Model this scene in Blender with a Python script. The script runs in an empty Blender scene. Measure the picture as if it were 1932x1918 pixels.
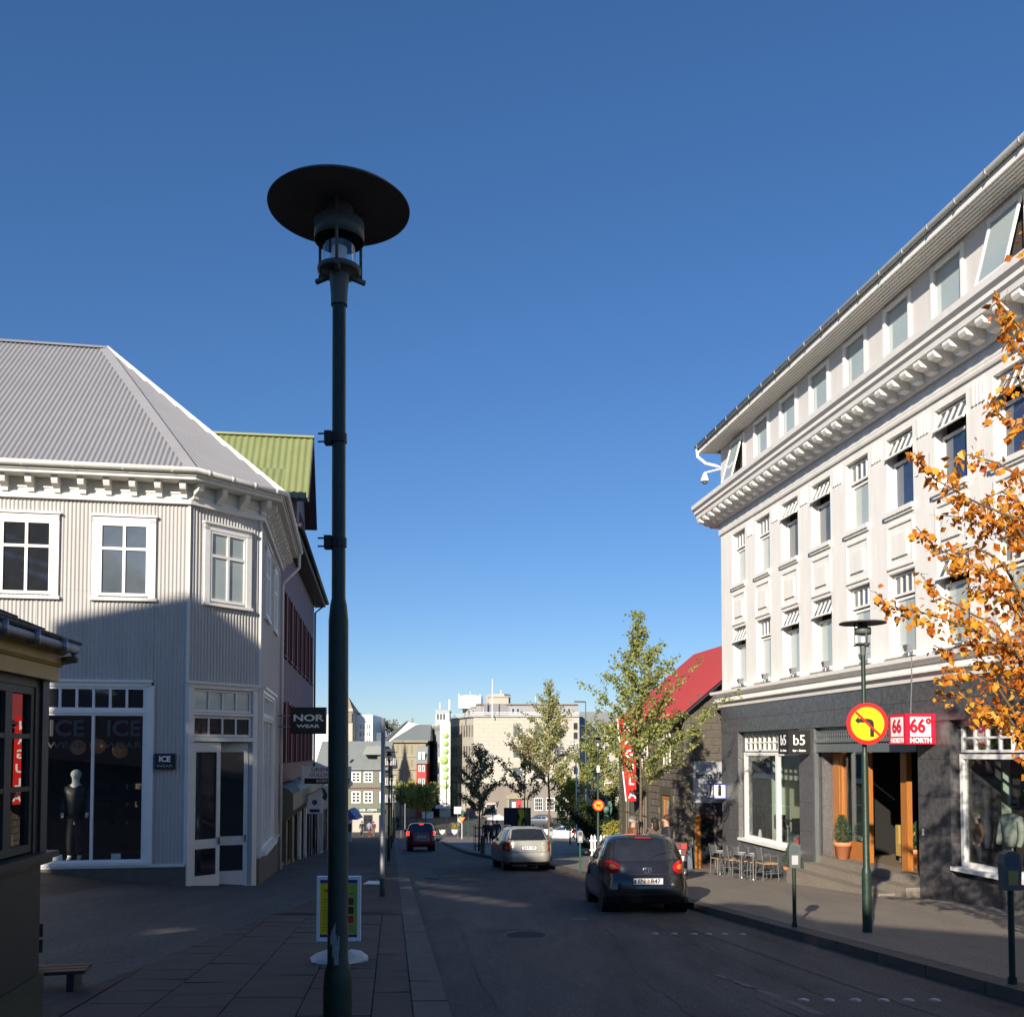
import bpy, math, random
import numpy as np
from mathutils import Vector, Matrix
random.seed(7); np.random.seed(7)
PI=math.pi
SC=bpy.context.scene; COL=SC.collection

# ------------------------------------------------------------ camera, sky, sun, exposure
PITCH=math.radians(2.4); FPX=1789.0            # focal length in pixels of a 1932 px wide picture
cd=bpy.data.cameras.new('camera'); cam=bpy.data.objects.new('camera',cd); COL.objects.link(cam)
cam.location=(0,0,0); cam.rotation_euler=(PI/2+PITCH,0,0)
cd.sensor_width=36; cd.lens=36*FPX/1932; cd.clip_start=.05; cd.clip_end=3000
cd.shift_y=(1420-FPX*math.tan(PITCH)-959)/1932
SC.camera=cam
SUN_EL=math.radians(20.6); SUN_AZ=math.atan2(.37,.93)      # light travels towards +x,+y
w=bpy.data.worlds.new('World'); SC.world=w; w.use_nodes=True
nt=w.node_tree; bg=nt.nodes['Background']; sky=nt.nodes.new('ShaderNodeTexSky'); sky.sky_type='NISHITA'
sky.sun_disc=False; sky.sun_elevation=SUN_EL; sky.sun_rotation=SUN_AZ+PI
sky.air_density=1.0; sky.dust_density=0.05; sky.ozone_density=5; sky.altitude=0
hs=nt.nodes.new('ShaderNodeHueSaturation'); hs.inputs['Saturation'].default_value=1.15; gm=nt.nodes.new('ShaderNodeGamma'); gm.inputs[1].default_value=.85; nt.links.new(sky.outputs[0],gm.inputs[0]); nt.links.new(gm.outputs[0],hs.inputs['Color'])
tn=nt.nodes.new('ShaderNodeMix'); tn.data_type='RGBA'; tn.blend_type='MULTIPLY'; tn.inputs[0].default_value=1; tn.inputs[7].default_value=(.93,.955,1.10,1); nt.links.new(hs.outputs[0],tn.inputs[6]); nt.links.new(tn.outputs[2],bg.inputs[0]); bg.inputs[1].default_value=.093
sd=bpy.data.lights.new('sun','SUN'); sd.energy=5.0; sd.angle=math.radians(.53); sd.color=(1,.9,.76)
so=bpy.data.objects.new('sun',sd); COL.objects.link(so); so.location=(-30,-60,40)
so.rotation_euler=Vector((.37*math.cos(SUN_EL),.93*math.cos(SUN_EL),-math.sin(SUN_EL))).to_track_quat('-Z','Y').to_euler()
SC.view_settings.view_transform='Standard'; SC.view_settings.look='None'
SC.view_settings.exposure=.6; SC.view_settings.gamma=1; SC.view_settings.use_curve_mapping=False
SC.render.engine='CYCLES'

# ------------------------------------------------------------ materials
def mat(name,c,rough=.7,metal=0,var=.12,scale=6,bump=0,bscale=40,spec=.5,coat=0,stretch=None,isl=0):
    m=bpy.data.materials.new(name); m.use_nodes=True; n=m.node_tree.nodes; l=m.node_tree.links
    b=n['Principled BSDF']; b.inputs['Roughness'].default_value=rough; b.inputs['Metallic'].default_value=metal
    b.inputs['Specular IOR Level'].default_value=spec
    if coat: b.inputs['Coat Weight'].default_value=coat; b.inputs['Coat Roughness'].default_value=.04
    c4=(*c,1); b.inputs['Base Color'].default_value=c4
    if var or isl:
        g=n.new('ShaderNodeNewGeometry'); mp=n.new('ShaderNodeMapping'); l.new(g.outputs['Position'],mp.inputs[0])
        if stretch: mp.inputs['Scale'].default_value=stretch
        t=n.new('ShaderNodeTexNoise'); t.inputs['Scale'].default_value=scale; t.inputs['Detail'].default_value=6
        t.inputs['Roughness'].default_value=.65; l.new(mp.outputs[0],t.inputs['Vector'])
        mx=n.new('ShaderNodeMix'); mx.data_type='RGBA'; mx.blend_type='MIX'
        mx.inputs[6].default_value=(*[v*(1-var*1.6) for v in c],1); mx.inputs[7].default_value=(*[min(1,v*(1+var*1.4)) for v in c],1)
        l.new(t.outputs['Fac'],mx.inputs[0]); out=mx.outputs[2]
        if isl:
            hs=n.new('ShaderNodeHueSaturation'); mr=n.new('ShaderNodeMapRange'); mr.inputs[3].default_value=1-isl; mr.inputs[4].default_value=1+isl
            l.new(g.outputs['Random Per Island'],mr.inputs[0]); l.new(mr.outputs[0],hs.inputs['Value']); l.new(out,hs.inputs['Color']); out=hs.outputs[0]
        l.new(out,b.inputs['Base Color'])
        if bump:
            t2=n.new('ShaderNodeTexNoise'); t2.inputs['Scale'].default_value=bscale; t2.inputs['Detail'].default_value=4
            l.new(mp.outputs[0],t2.inputs['Vector'])
            bp=n.new('ShaderNodeBump'); bp.inputs['Strength'].default_value=bump; bp.inputs['Distance'].default_value=.02
            l.new(t2.outputs['Fac'],bp.inputs['Height']); l.new(bp.outputs[0],b.inputs['Normal'])
    return m
def emis(name,c,s):
    m=mat(name,c,.4,var=0); b=m.node_tree.nodes['Principled BSDF']; b.inputs['Emission Color'].default_value=(*c,1); b.inputs['Emission Strength'].default_value=s; return m
def glassm(name,tint=(.8,.87,.85),refl=1.0,rough=0.0):
    m=bpy.data.materials.new(name); m.use_nodes=True; n=m.node_tree.nodes; l=m.node_tree.links
    n.remove(n['Principled BSDF']); o=n['Material Output']
    t=n.new('ShaderNodeBsdfTransparent'); t.inputs[0].default_value=(*tint,1)
    g=n.new('ShaderNodeBsdfGlossy'); g.inputs['Roughness'].default_value=rough; g.inputs[0].default_value=(refl,refl,refl,1)
    fr=n.new('ShaderNodeFresnel'); fr.inputs[0].default_value=1.5
    a=n.new('ShaderNodeMath'); a.operation='MULTIPLY_ADD'; a.inputs[1].default_value=1.6; a.inputs[2].default_value=.03; a.use_clamp=True
    gm_=n.new('ShaderNodeNewGeometry'); io=n.new('ShaderNodeMapRange'); io.inputs[3].default_value=1.5; io.inputs[4].default_value=1/1.5; l.new(gm_.outputs['Backfacing'],io.inputs[0]); l.new(io.outputs[0],fr.inputs[0]); l.new(fr.outputs[0],a.inputs[0])
    mx=n.new('ShaderNodeMixShader'); l.new(a.outputs[0],mx.inputs[0]); l.new(t.outputs[0],mx.inputs[1]); l.new(g.outputs[0],mx.inputs[2])
    l.new(mx.outputs[0],o.inputs[0]); return m
def leafm(name,cols,isl=.3):
    m=bpy.data.materials.new(name); m.use_nodes=True; n=m.node_tree.nodes; l=m.node_tree.links
    b=n['Principled BSDF']; b.inputs['Roughness'].default_value=.5; b.inputs['Specular IOR Level'].default_value=.35
    g=n.new('ShaderNodeNewGeometry'); r=n.new('ShaderNodeValToRGB'); e=r.color_ramp.elements
    e[0].color=(*cols[0],1); e[1].color=(*cols[-1],1)
    for i in range(1,len(cols)-1):
        q=e.new(i/(len(cols)-1)); q.color=(*cols[i],1)
    l.new(g.outputs['Random Per Island'],r.inputs[0]); l.new(r.outputs[0],b.inputs['Base Color'])
    tr=n.new('ShaderNodeBsdfTranslucent'); l.new(r.outputs[0],tr.inputs[0])
    mx=n.new('ShaderNodeMixShader'); mx.inputs[0].default_value=.4
    l.new(b.outputs[0],mx.inputs[1]); l.new(tr.outputs[0],mx.inputs[2]); l.new(mx.outputs[0],n['Material Output'].inputs[0]); return m
M={}
def asphalt(name,c1,c2,speck,bs):
    m=bpy.data.materials.new(name); m.use_nodes=True; n=m.node_tree.nodes; l=m.node_tree.links; b=n['Principled BSDF']
    b.inputs['Roughness'].default_value=.78; b.inputs['Specular IOR Level'].default_value=.35
    g=n.new('ShaderNodeNewGeometry')
    def noise(s,d=5,rough=.6,st=None):
        t=n.new('ShaderNodeTexNoise'); t.inputs['Scale'].default_value=s; t.inputs['Detail'].default_value=d; t.inputs['Roughness'].default_value=rough
        if st:
            mp=n.new('ShaderNodeMapping'); mp.inputs['Scale'].default_value=st; mp.inputs['Rotation'].default_value=(0,0,-.125); l.new(g.outputs['Position'],mp.inputs[0]); l.new(mp.outputs[0],t.inputs[0])
        else: l.new(g.outputs['Position'],t.inputs[0])
        return t
    a=noise(1.1,6,.7,(1.6,.28,1)); r=n.new('ShaderNodeValToRGB'); r.color_ramp.elements[0].position=.3; r.color_ramp.elements[1].position=.72
    r.color_ramp.elements[0].color=(*c1,1); r.color_ramp.elements[1].color=(*c2,1); l.new(a.outputs[0],r.inputs[0])
    s=noise(bs,3,.8); r2=n.new('ShaderNodeValToRGB'); r2.color_ramp.elements[0].position=.36; r2.color_ramp.elements[1].position=.68
    r2.color_ramp.elements[0].color=(.55,.55,.55,1); r2.color_ramp.elements[1].color=(speck,speck,speck,1); l.new(s.outputs[0],r2.inputs[0])
    mx=n.new('ShaderNodeMix'); mx.data_type='RGBA'; mx.blend_type='MULTIPLY'; mx.inputs[0].default_value=1
    l.new(r.outputs[0],mx.inputs[6]); l.new(r2.outputs[0],mx.inputs[7]); l.new(mx.outputs[2],b.inputs['Base Color'])
    bp=n.new('ShaderNodeBump'); bp.inputs['Strength'].default_value=.5; bp.inputs['Distance'].default_value=.008; l.new(s.outputs[0],bp.inputs['Height']); l.new(bp.outputs[0],b.inputs['Normal'])
    return m
M['asphalt']=asphalt('asphalt',(.030,.026,.0235),(.078,.069,.061),2.7,50)
M['walk']=asphalt('pavement_concrete',(.20,.168,.132),(.27,.232,.185),1.5,55)
M['groundfar']=asphalt('far_ground',(.06,.06,.06),(.12,.115,.1),1.2,20)
def pavers():
    m=bpy.data.materials.new('small_pavers'); m.use_nodes=True; n=m.node_tree.nodes; l=m.node_tree.links; b=n['Principled BSDF']; b.inputs['Roughness'].default_value=.85
    g=n.new('ShaderNodeNewGeometry'); mp=n.new('ShaderNodeMapping'); mp.inputs['Rotation'].default_value=(0,0,-.125); l.new(g.outputs['Position'],mp.inputs[0])
    t=n.new('ShaderNodeTexBrick'); t.inputs['Scale'].default_value=1; t.inputs['Brick Width'].default_value=.2; t.inputs['Row Height'].default_value=.1; t.inputs['Mortar Size'].default_value=.005
    t.inputs['Color1'].default_value=(.052,.038,.031,1); t.inputs['Color2'].default_value=(.085,.061,.047,1); t.inputs['Mortar'].default_value=(.04,.035,.033,1)
    l.new(mp.outputs[0],t.inputs[0])
    z=n.new('ShaderNodeTexNoise'); z.inputs['Scale'].default_value=.7; z.inputs['Detail'].default_value=5; l.new(g.outputs['Position'],z.inputs[0])
    r=n.new('ShaderNodeValToRGB'); r.color_ramp.elements[0].position=.3; r.color_ramp.elements[0].color=(.6,.6,.6,1); r.color_ramp.elements[1].position=.7; r.color_ramp.elements[1].color=(1.3,1.25,1.2,1); l.new(z.outputs[0],r.inputs[0])
    mx=n.new('ShaderNodeMix'); mx.data_type='RGBA'; mx.blend_type='MULTIPLY'; mx.inputs[0].default_value=1; l.new(t.outputs[0],mx.inputs[6]); l.new(r.outputs[0],mx.inputs[7]); l.new(mx.outputs[2],b.inputs['Base Color'])
    bp=n.new('ShaderNodeBump'); bp.inputs['Strength'].default_value=.6; bp.inputs['Distance'].default_value=.01; bp.invert=True; l.new(t.outputs['Fac'],bp.inputs['Height']); l.new(bp.outputs[0],b.inputs['Normal'])
    return m
M['pavers']=pavers()
M['slab']=mat('slab',(.068,.053,.043),.8,var=.4,scale=2.2,bump=.4,bscale=60)
M['kerb']=mat('kerb_granite',(.09,.076,.064),.75,var=.3,scale=5,bump=.3,bscale=90)
M['paint']=mat('worn_road_paint',(.12,.115,.105),.7,var=.4,scale=9)
M['dirt']=mat('mortar_bed',(.045,.042,.04),.9)
M['white']=mat('white_plaster',(.80,.775,.73),.75,var=.11,scale=2.6,bump=.2,bscale=30,stretch=(1.6,1.6,.35))
M['whitetrim']=mat('white_trim',(.82,.795,.745),.6,var=.10,scale=3,stretch=(1.5,1.5,.5))
M['grayplaster']=mat('lavender_render',(.62,.59,.57),.75,var=.08,scale=2.5,stretch=(1.5,1.5,.4))
M['wframe']=mat('white_window_frame',(.82,.80,.75),.45,var=.06)
M['granite']=mat('dark_granite',(.085,.083,.086),.25,var=.6,scale=9,bump=.12,bscale=60,spec=.6)
M['granite2']=mat('rough_granite',(.115,.113,.115),.2,var=.6,scale=22,bump=1.0,bscale=38,spec=1)
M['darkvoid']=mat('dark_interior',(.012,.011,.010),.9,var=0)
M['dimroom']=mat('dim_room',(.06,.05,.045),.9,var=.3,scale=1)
M['greenroom']=mat('pale_green_wall',(.50,.60,.52),.8,var=.06)
M['creamroom']=mat('cream_wall',(.55,.55,.38),.8,var=.06)
M['floorwood']=mat('floor',(.22,.16,.1),.5,var=.2)
M['orangewood']=mat('varnished_wood',(.42,.155,.035),.35,var=.3,scale=5,stretch=(8,8,.6),coat=.2)
M['glass']=glassm('window_glass',(.95,.97,.96))
M['glassdark']=glassm('dark_window_glass',(.35,.38,.4))
M['mirrorglass']=glassm('kiosk_glass',(.10,.11,.12),1.0)
M['blind']=mat('pale_blind_pane',(.36,.42,.42),.06,var=.12,scale=.7,spec=.8)
M['bluepane']=mat('blue_pane',(.035,.055,.11),.04,var=.4,scale=.7,spec=1)
M['darkpane']=mat('dark_pane',(.02,.022,.026),.04,var=.3,spec=.9)
M['graypane']=mat('gray_pane',(.1,.12,.14),.05,var=.35,scale=1.2,spec=.9)
M['gcorr']=mat('gray_corrugated',(.44,.425,.405),.55,var=.10,scale=1.6,stretch=(2,2,.3))
M['groof']=mat('gray_roof_sheet',(.265,.262,.272),.5,var=.08,scale=1.5)
M['cream']=mat('cream_trim',(.70,.68,.62),.6,var=.06)
M['gplinth']=mat('brown_plinth',(.12,.10,.078),.8,var=.2,bump=.2)
M['redwall']=mat('dusty_rose_corrugated',(.21,.14,.16),.65,var=.14,scale=2)
M['redtrim']=mat('oxblood_trim',(.14,.03,.035),.6,var=.2)
M['greenroof']=mat('moss_green_sheet',(.215,.24,.10),.45,var=.12,scale=1.5)
M['darktrim']=mat('dark_eave',(.03,.027,.04),.6,var=.2)
M['olive']=mat('olive_fascia',(.12,.115,.07),.5,var=.15)
M['ochrewall']=mat('ochre_panel',(.16,.12,.035),.5,var=.25)
M['lampgreen']=mat('dark_green_paint',(.014,.036,.022),.45,var=.5,scale=14,bump=.1)
M['lampgray']=mat('lamp_shade_gray',(.10,.115,.10),.5,var=.2)
M['lampin']=mat('lamp_shade_underside',(.10,.092,.088),.7,var=.2)
M['clear']=glassm('clear_lamp_glass',(.9,.92,.93))
M['galv']=mat('galvanised_steel',(.3,.3,.31),.45,.6,var=.2,scale=14)
M['black']=mat('black_paint',(.012,.012,.013),.45,var=.3)
M['rubber']=mat('rubber',(.014,.014,.014),.8,var=.2)
M['kioskwood']=mat('kiosk_paint',(.034,.036,.03),.55,var=.3,scale=5)
M['kioskyel']=mat('mustard_fascia',(.42,.28,.075),.55,var=.2,scale=4)
M['kioskpl']=mat('kiosk_plinth',(.06,.06,.035),.8,var=.25,bump=.2)
M['slate']=mat('slate',(.035,.037,.045),.55,var=.35,scale=4,isl=.25)
M['brownwood']=mat('brown_wood',(.07,.033,.022),.6,var=.3)
M['lightwood']=mat('chair_wood',(.45,.27,.12),.5,var=.2)
M['wicker']=mat('gray_wicker',(.12,.13,.135),.6,var=.35,scale=60)
M['alu']=mat('brushed_frame',(.22,.24,.24),.4,.5,var=.1)
M['steel']=mat('polished_steel',(.6,.6,.6),.15,1,var=0)
M['terra']=mat('terracotta',(.62,.235,.10),.7,var=.15,scale=12)
M['conifer']=leafm('conifer_leaf',[(.03,.07,.035),(.06,.13,.06),(.09,.16,.09)])
M['lgreen']=leafm('green_leaf',[(.19,.24,.07),(.29,.33,.10),(.36,.38,.13),(.24,.29,.08),(.46,.40,.10)])
M['lpale']=leafm('pale_green_leaf',[(.25,.28,.12),(.36,.38,.16),(.44,.45,.22),(.3,.33,.13),(.52,.38,.10)])
M['ldark']=leafm('dark_leaf',[(.16,.16,.07),(.30,.25,.13),(.40,.28,.15),(.22,.20,.09),(.34,.34,.15)])
M['lorange']=leafm('orange_leaf',[(.55,.17,.02),(.72,.30,.03),(.85,.42,.04),(.62,.20,.02),(.38,.09,.015),(.8,.5,.08)])
M['lyellow']=leafm('yellow_green_leaf',[(.3,.3,.07),(.5,.42,.08),(.22,.26,.07)])
M['lshrub']=leafm('shrub_leaf',[(.02,.035,.015),(.04,.06,.02),(.07,.09,.025)])
M['bark']=mat('bark',(.13,.10,.065),.85,var=.3,scale=10,bump=.4)
M['barkdark']=mat('dark_bark',(.05,.04,.032),.85,var=.3,scale=10,bump=.4)
M['twig']=mat('twig',(.14,.10,.06),.8,var=.2)
M['signred']=mat('sign_red',(.65,.02,.02),.4,var=.05)
M['signyel']=mat('sign_yellow',(.85,.58,.01),.4,var=.04)
M['signorange']=mat('sign_orange',(.85,.35,.02),.4,var=.04)
M['signwhite']=mat('sign_white',(.84,.82,.79),.4,var=.03)
M['signblack']=mat('sign_black',(.02,.018,.016),.5,var=.1)
M['nredbox']=mat('sign_crimson',(.62,.012,.04),.35,var=.05)
M['postgreen']=mat('green_post',(.022,.10,.055),.4,var=.25,scale=9)
M['stone']=mat('basalt_block',(.115,.098,.078),.85,var=.22,scale=3,bump=.5,bscale=25,isl=.22)
M['mortar']=mat('pale_mortar',(.28,.25,.2),.9,var=.15)
M['redroof']=mat('red_roof_sheet',(.32,.045,.045),.5,var=.08,scale=2)
M['signgray']=mat('pale_gray_board',(.42,.43,.45),.6,var=.05)
M['skin']=mat('skin',(.48,.28,.2),.55,var=.08)
M['purple']=mat('blue_enamel',(.03,.04,.25),.4,var=0)

# ------------------------------------------------------------ mesh helpers
class MB:
    def __init__(s): s.v=[]; s.f=[]; s.mi=[]; s.cur=0
    def add(s,vs,fs):
        o=len(s.v); s.v+= [tuple(v) for v in vs]; s.f+=[tuple(i+o for i in f) for f in fs]; s.mi+=[s.cur]*len(fs)
    def hexa(s,p):   # 8 points: bottom 4 ccw, top 4
        s.add(p,[(3,2,1,0),(4,5,6,7),(0,1,5,4),(1,2,6,5),(2,3,7,6),(3,0,4,7)])
    def box(s,x0,x1,y0,y1,z0,z1): s.hexa([(x0,y0,z0),(x1,y0,z0),(x1,y1,z0),(x0,y1,z0),(x0,y0,z1),(x1,y0,z1),(x1,y1,z1),(x0,y1,z1)])
    def fb(s,F,u0,u1,n0,n1,z0,z1):   # box in a facade frame
        p=F.p; s.hexa([p(u0,n1,z0),p(u1,n1,z0),p(u1,n0,z0),p(u0,n0,z0),p(u0,n1,z1),p(u1,n1,z1),p(u1,n0,z1),p(u0,n0,z1)])
    def fq(s,F,pts): s.add([F.p(*q) for q in pts],[tuple(range(len(pts)))])
    def prism(s,F,poly,n0,n1):       # poly in (u,z), extruded in n
        k=len(poly); s.add([F.p(u,n1,z) for u,z in poly]+[F.p(u,n0,z) for u,z in poly],
            [tuple(range(k)),tuple(range(2*k-1,k-1,-1))]+[((i+1)%k,i,i+k,(i+1)%k+k) for i in range(k)])
    def uprism(s,F,poly,u0,u1):      # profile in (n,z) swept along u
        k=len(poly); s.add([F.p(u0,n,z) for n,z in poly]+[F.p(u1,n,z) for n,z in poly],
            [tuple(range(k)),tuple(range(2*k-1,k-1,-1))]+[((i+1)%k,i,i+k,(i+1)%k+k) for i in range(k)])
    def tube(s,pts,r,k=8,cap=True):
        pts=[Vector(p) for p in pts]; rs=r if isinstance(r,(list,tuple)) else [r]*len(pts); o=len(s.v); 
        t0=(pts[1]-pts[0]).normalized(); a=t0.orthogonal().normalized()
        for i,p in enumerate(pts):
            t=(pts[min(i+1,len(pts)-1)]-pts[max(i-1,0)]).normalized(); a=(a-t*a.dot(t)).normalized(); b=t.cross(a)
            for j in range(k):
                q=2*PI*j/k; s.v.append(tuple(p+(a*math.cos(q)+b*math.sin(q))*rs[i]))
        for i in range(len(pts)-1):
            for j in range(k):
                s.f.append((o+i*k+j,o+i*k+(j+1)%k,o+(i+1)*k+(j+1)%k,o+(i+1)*k+j)); s.mi.append(s.cur)
        if cap:
            s.f.append(tuple(o+j for j in range(k-1,-1,-1))); s.f.append(tuple(o+(len(pts)-1)*k+j for j in range(k))); s.mi+=[s.cur]*2
    def lathe(s,prof,c=(0,0,0),k=24,axis='z'):
        o=len(s.v)
        for r,z in prof:
            for j in range(k):
                q=2*PI*j/k; x,y=r*math.cos(q),r*math.sin(q)
                s.v.append((c[0]+x,c[1]+y,c[2]+z) if axis=='z' else ((c[0]+z,c[1]+x,c[2]+y) if axis=='x' else (c[0]+x,c[1]+z,c[2]+y)))
        for i in range(len(prof)-1):
            for j in range(k):
                q=(o+i*k+j,o+i*k+(j+1)%k,o+(i+1)*k+(j+1)%k,o+(i+1)*k+j); s.f.append(q if axis!='y' else q[::-1]); s.mi.append(s.cur)
    def sphere(s,c,r,k=12,h=8,sc=(1,1,1)):
        o=len(s.v)
        for i in range(h+1):
            a=PI*i/h-PI/2
            for j in range(k):
                q=2*PI*j/k; s.v.append((c[0]+r*sc[0]*math.cos(a)*math.cos(q),c[1]+r*sc[1]*math.cos(a)*math.sin(q),c[2]+r*sc[2]*math.sin(a)))
        for i in range(h):
            for j in range(k): s.f.append((o+i*k+j,o+i*k+(j+1)%k,o+(i+1)*k+(j+1)%k,o+(i+1)*k+j)); s.mi.append(s.cur)
    def build(s,name,m,parent=None,smooth=False,label=None):
        off=Vector((0,0,0)); q=parent
        while q is not None: off+=q.location; q=q.parent
        me=bpy.data.meshes.new(name); me.from_pydata([(x-off.x,y-off.y,z-off.z) for x,y,z in s.v],[],s.f)
        for mm in (m if isinstance(m,(list,tuple)) else [m]): me.materials.append(M[mm] if isinstance(mm,str) else mm)
        if any(s.mi): me.polygons.foreach_set('material_index',s.mi)
        if smooth: me.polygons.foreach_set('use_smooth',[True]*len(me.polygons))
        me.update(); o=bpy.data.objects.new(name,me); COL.objects.link(o); o.parent=parent
        if label: o['label']=label
        return o
class F:
    def __init__(s,O,u,z=0): 
        L=math.hypot(*u); s.u=(u[0]/L,u[1]/L); s.n=(s.u[1],-s.u[0]); s.O=O; s.z=z
    def p(s,u,n,z): return (s.O[0]+s.u[0]*u+s.n[0]*n, s.O[1]+s.u[1]*u+s.n[1]*n, z+s.z)
    def at(s,u,n=0): 
        q=s.p(u,n,0); return F((q[0],q[1]),s.u,s.z)
    def back(s,u,n=0): q=s.p(u,n,0); return F((q[0],q[1]),(-s.u[0],-s.u[1]),s.z)
    def side(s,u,n=0): q=s.p(u,n,0); return F((q[0],q[1]),s.n,s.z)          # plane facing -u ... n = n x z
    def side2(s,u,n=0): q=s.p(u,n,0); return F((q[0],q[1]),(-s.n[0],-s.n[1]),s.z)
def tag(o,label=None,cat=None,group=None,kind=None):
    if label: o['label']=label
    if cat: o['category']=cat
    if group: o['group']=group
    if kind: o['kind']=kind
    return o
def T(name,loc,label,cat,group=None):
    o=bpy.data.objects.new(name,None); o.empty_display_size=.2; COL.objects.link(o); o.location=loc; return tag(o,label,cat,group)
def kids(o): return list(o.children)
def dup(o,loc,rz=0,label=None,group=None,top=True,parent=None):
    c=o.copy(); COL.objects.link(c)
    if top: 
        c.location=loc; c.rotation_euler=(0,0,rz)
        if label: c['label']=label
        if group: c['group']=group
    else: c.parent=parent
    for ch in kids(o): dup(ch,None,top=False,parent=c)
    return c
def text(s,size,Fr,u,n,z,m,parent,name='lettering',ex=.004,align='CENTER',sx=1,bold=0):
    cu=bpy.data.curves.new('t','FONT'); cu.body=s; cu.size=size; cu.align_x=align; cu.align_y='CENTER'; cu.extrude=ex; cu.offset=bold; cu.resolution_u=3
    t=bpy.data.objects.new('t',cu); COL.objects.link(t); dg=bpy.context.evaluated_depsgraph_get(); dg.update()
    me=bpy.data.meshes.new_from_object(t.evaluated_get(dg)); bpy.data.objects.remove(t)
    X=Vector((*Fr.u,0)); Z=Vector((*Fr.n,0)); O=Vector(Fr.p(u,n,z)); q=parent; off=Vector((0,0,0))
    while q is not None: off+=q.location; q=q.parent
    O-=off
    for v in me.vertices:
        c=v.co.copy(); v.co=O+X*c.x*sx+Vector((0,0,1))*c.y+Z*c.z
    me.materials.clear(); me.materials.append(M[m]); o=bpy.data.objects.new(name,me); COL.objects.link(o); o.parent=parent; return o
def corr(mb,poly,udir,pitch=.076,amp=.011,spp=6,n=None):
    """corrugated sheet on a convex planar polygon; udir runs across the waves"""
    P=[Vector(p) for p in poly]; U=Vector(udir).normalized(); N=(P[1]-P[0]).cross(P[2]-P[1]).normalized(); N=-N if (n is not None and N.z<0) else N; V=N.cross(U).normalized()
    q=[((p-P[0]).dot(U),(p-P[0]).dot(V)) for p in P]; s0=min(a for a,b in q); s1=max(a for a,b in q)
    k=max(2,int((s1-s0)/pitch*spp)); rows=[]
    for i in range(k+1):
        s=s0+(s1-s0)*(i+.0)/k; s=min(max(s,s0+1e-4),s1-1e-4); ts=[]
        for (a,b),(c,d) in zip(q,q[1:]+q[:1]):
            if (a-s)*(c-s)<=0 and abs(a-c)>1e-9: ts.append(b+(d-b)*(s-a)/(c-a))
        if len(ts)<2: continue
        h=amp*math.sin(2*PI*s/pitch); b=P[0]+U*s+N*h; rows.append((b+V*min(ts),b+V*max(ts)))
    o=len(mb.v)
    for a,b in rows: mb.v+= [tuple(a),tuple(b)]
    for i in range(len(rows)-1): mb.f.append((o+2*i,o+2*i+2,o+2*i+3,o+2*i+1)); mb.mi.append(mb.cur)
def holes(mb,Fr,u0,u1,z0,z1,hs,depth,n=0):
    us=sorted({u0,u1,*[h[0] for h in hs],*[h[1] for h in hs]}); zs=sorted({z0,z1,*[h[2] for h in hs],*[h[3] for h in hs]})
    us=[x for x in us if u0<=x<=u1]; zs=[x for x in zs if z0<=x<=z1]
    for a,b in zip(us,us[1:]):
        run=None
        for c,d in list(zip(zs,zs[1:]))+[(None,None)]:
            solid = c is not None and not any(h[0]<=(a+b)/2<=h[1] and h[2]<=(c+d)/2<=h[3] for h in hs)
            if solid: run=(run[0],d) if run else (c,d)
            elif run: mb.fq(Fr,[(a,n,run[0]),(b,n,run[0]),(b,n,run[1]),(a,n,run[1])]); run=None
    for a,b,c,d in hs:
        mb.fq(Fr,[(a,n,c),(a,n,d),(a,n-depth,d),(a,n-depth,c)]); mb.fq(Fr,[(b,n,d),(b,n,c),(b,n-depth,c),(b,n-depth,d)])
        mb.fq(Fr,[(a,n,d),(b,n,d),(b,n-depth,d),(a,n-depth,d)]); mb.fq(Fr,[(b,n,c),(a,n,c),(a,n-depth,c),(b,n-depth,c)])
def window(Fr,par,u0,u1,z0,z1,n,fw=.06,fd=.06,vs=(),hz=(),mf='wframe',mp='darkpane',bar=.035,name='window'):
    """frame + bars as the window, each lite a pane. vs: fractions or list per row"""
    mb=MB(); mb.fb(Fr,u0,u0+fw,n-fd,n,z0,z1); mb.fb(Fr,u1-fw,u1,n-fd,n,z0,z1); mb.fb(Fr,u0+fw,u1-fw,n-fd,n,z0,z0+fw); mb.fb(Fr,u0+fw,u1-fw,n-fd,n,z1-fw,z1)
    a,b,c,d=u0+fw,u1-fw,z0+fw,z1-fw; zz=[c]+[c+(d-c)*h for h in hz]+[d]; lit=[]
    for h in zz[1:-1]: mb.fb(Fr,a,b,n-fd+.004,n-.002,h-bar/2,h+bar/2)
    for i,(p,q) in enumerate(zip(zz,zz[1:])):
        v=vs[i] if vs and isinstance(vs[0],(list,tuple)) else vs
        uu=[a]+[a+(b-a)*t for t in v]+[b]; z_a=p+(bar/2 if i else 0); z_b=q-(bar/2 if i<len(zz)-2 else 0)
        for t in uu[1:-1]: mb.fb(Fr,t-bar/2,t+bar/2,n-fd+.004,n-.002,z_a,z_b)
        for j,(e,f) in enumerate(zip(uu,uu[1:])): lit.append((e+(bar/2 if j else 0),f-(bar/2 if j<len(uu)-2 else 0),z_a,z_b))
    w=mb.build(name,mf,par)
    for e,f,g,h in lit:
        pb=MB(); pb.fb(Fr,e,f,n-fd*.6-.008,n-fd*.6,g,h); pb.build('pane',mp,w)
    return w
def G(x,y):
    b=-1.6-.073*min(y,100) if y>-40 else -1.6+.073*40
    if y>100: b=-8.9-.6*(1-math.exp(-(y-100)/8))
    if x<-5.5 and y<45:
        f=1 if y<26 else max(0,(45-y)/19); b+=.135*min(-5.5-x,9)*f
    return b
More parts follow.
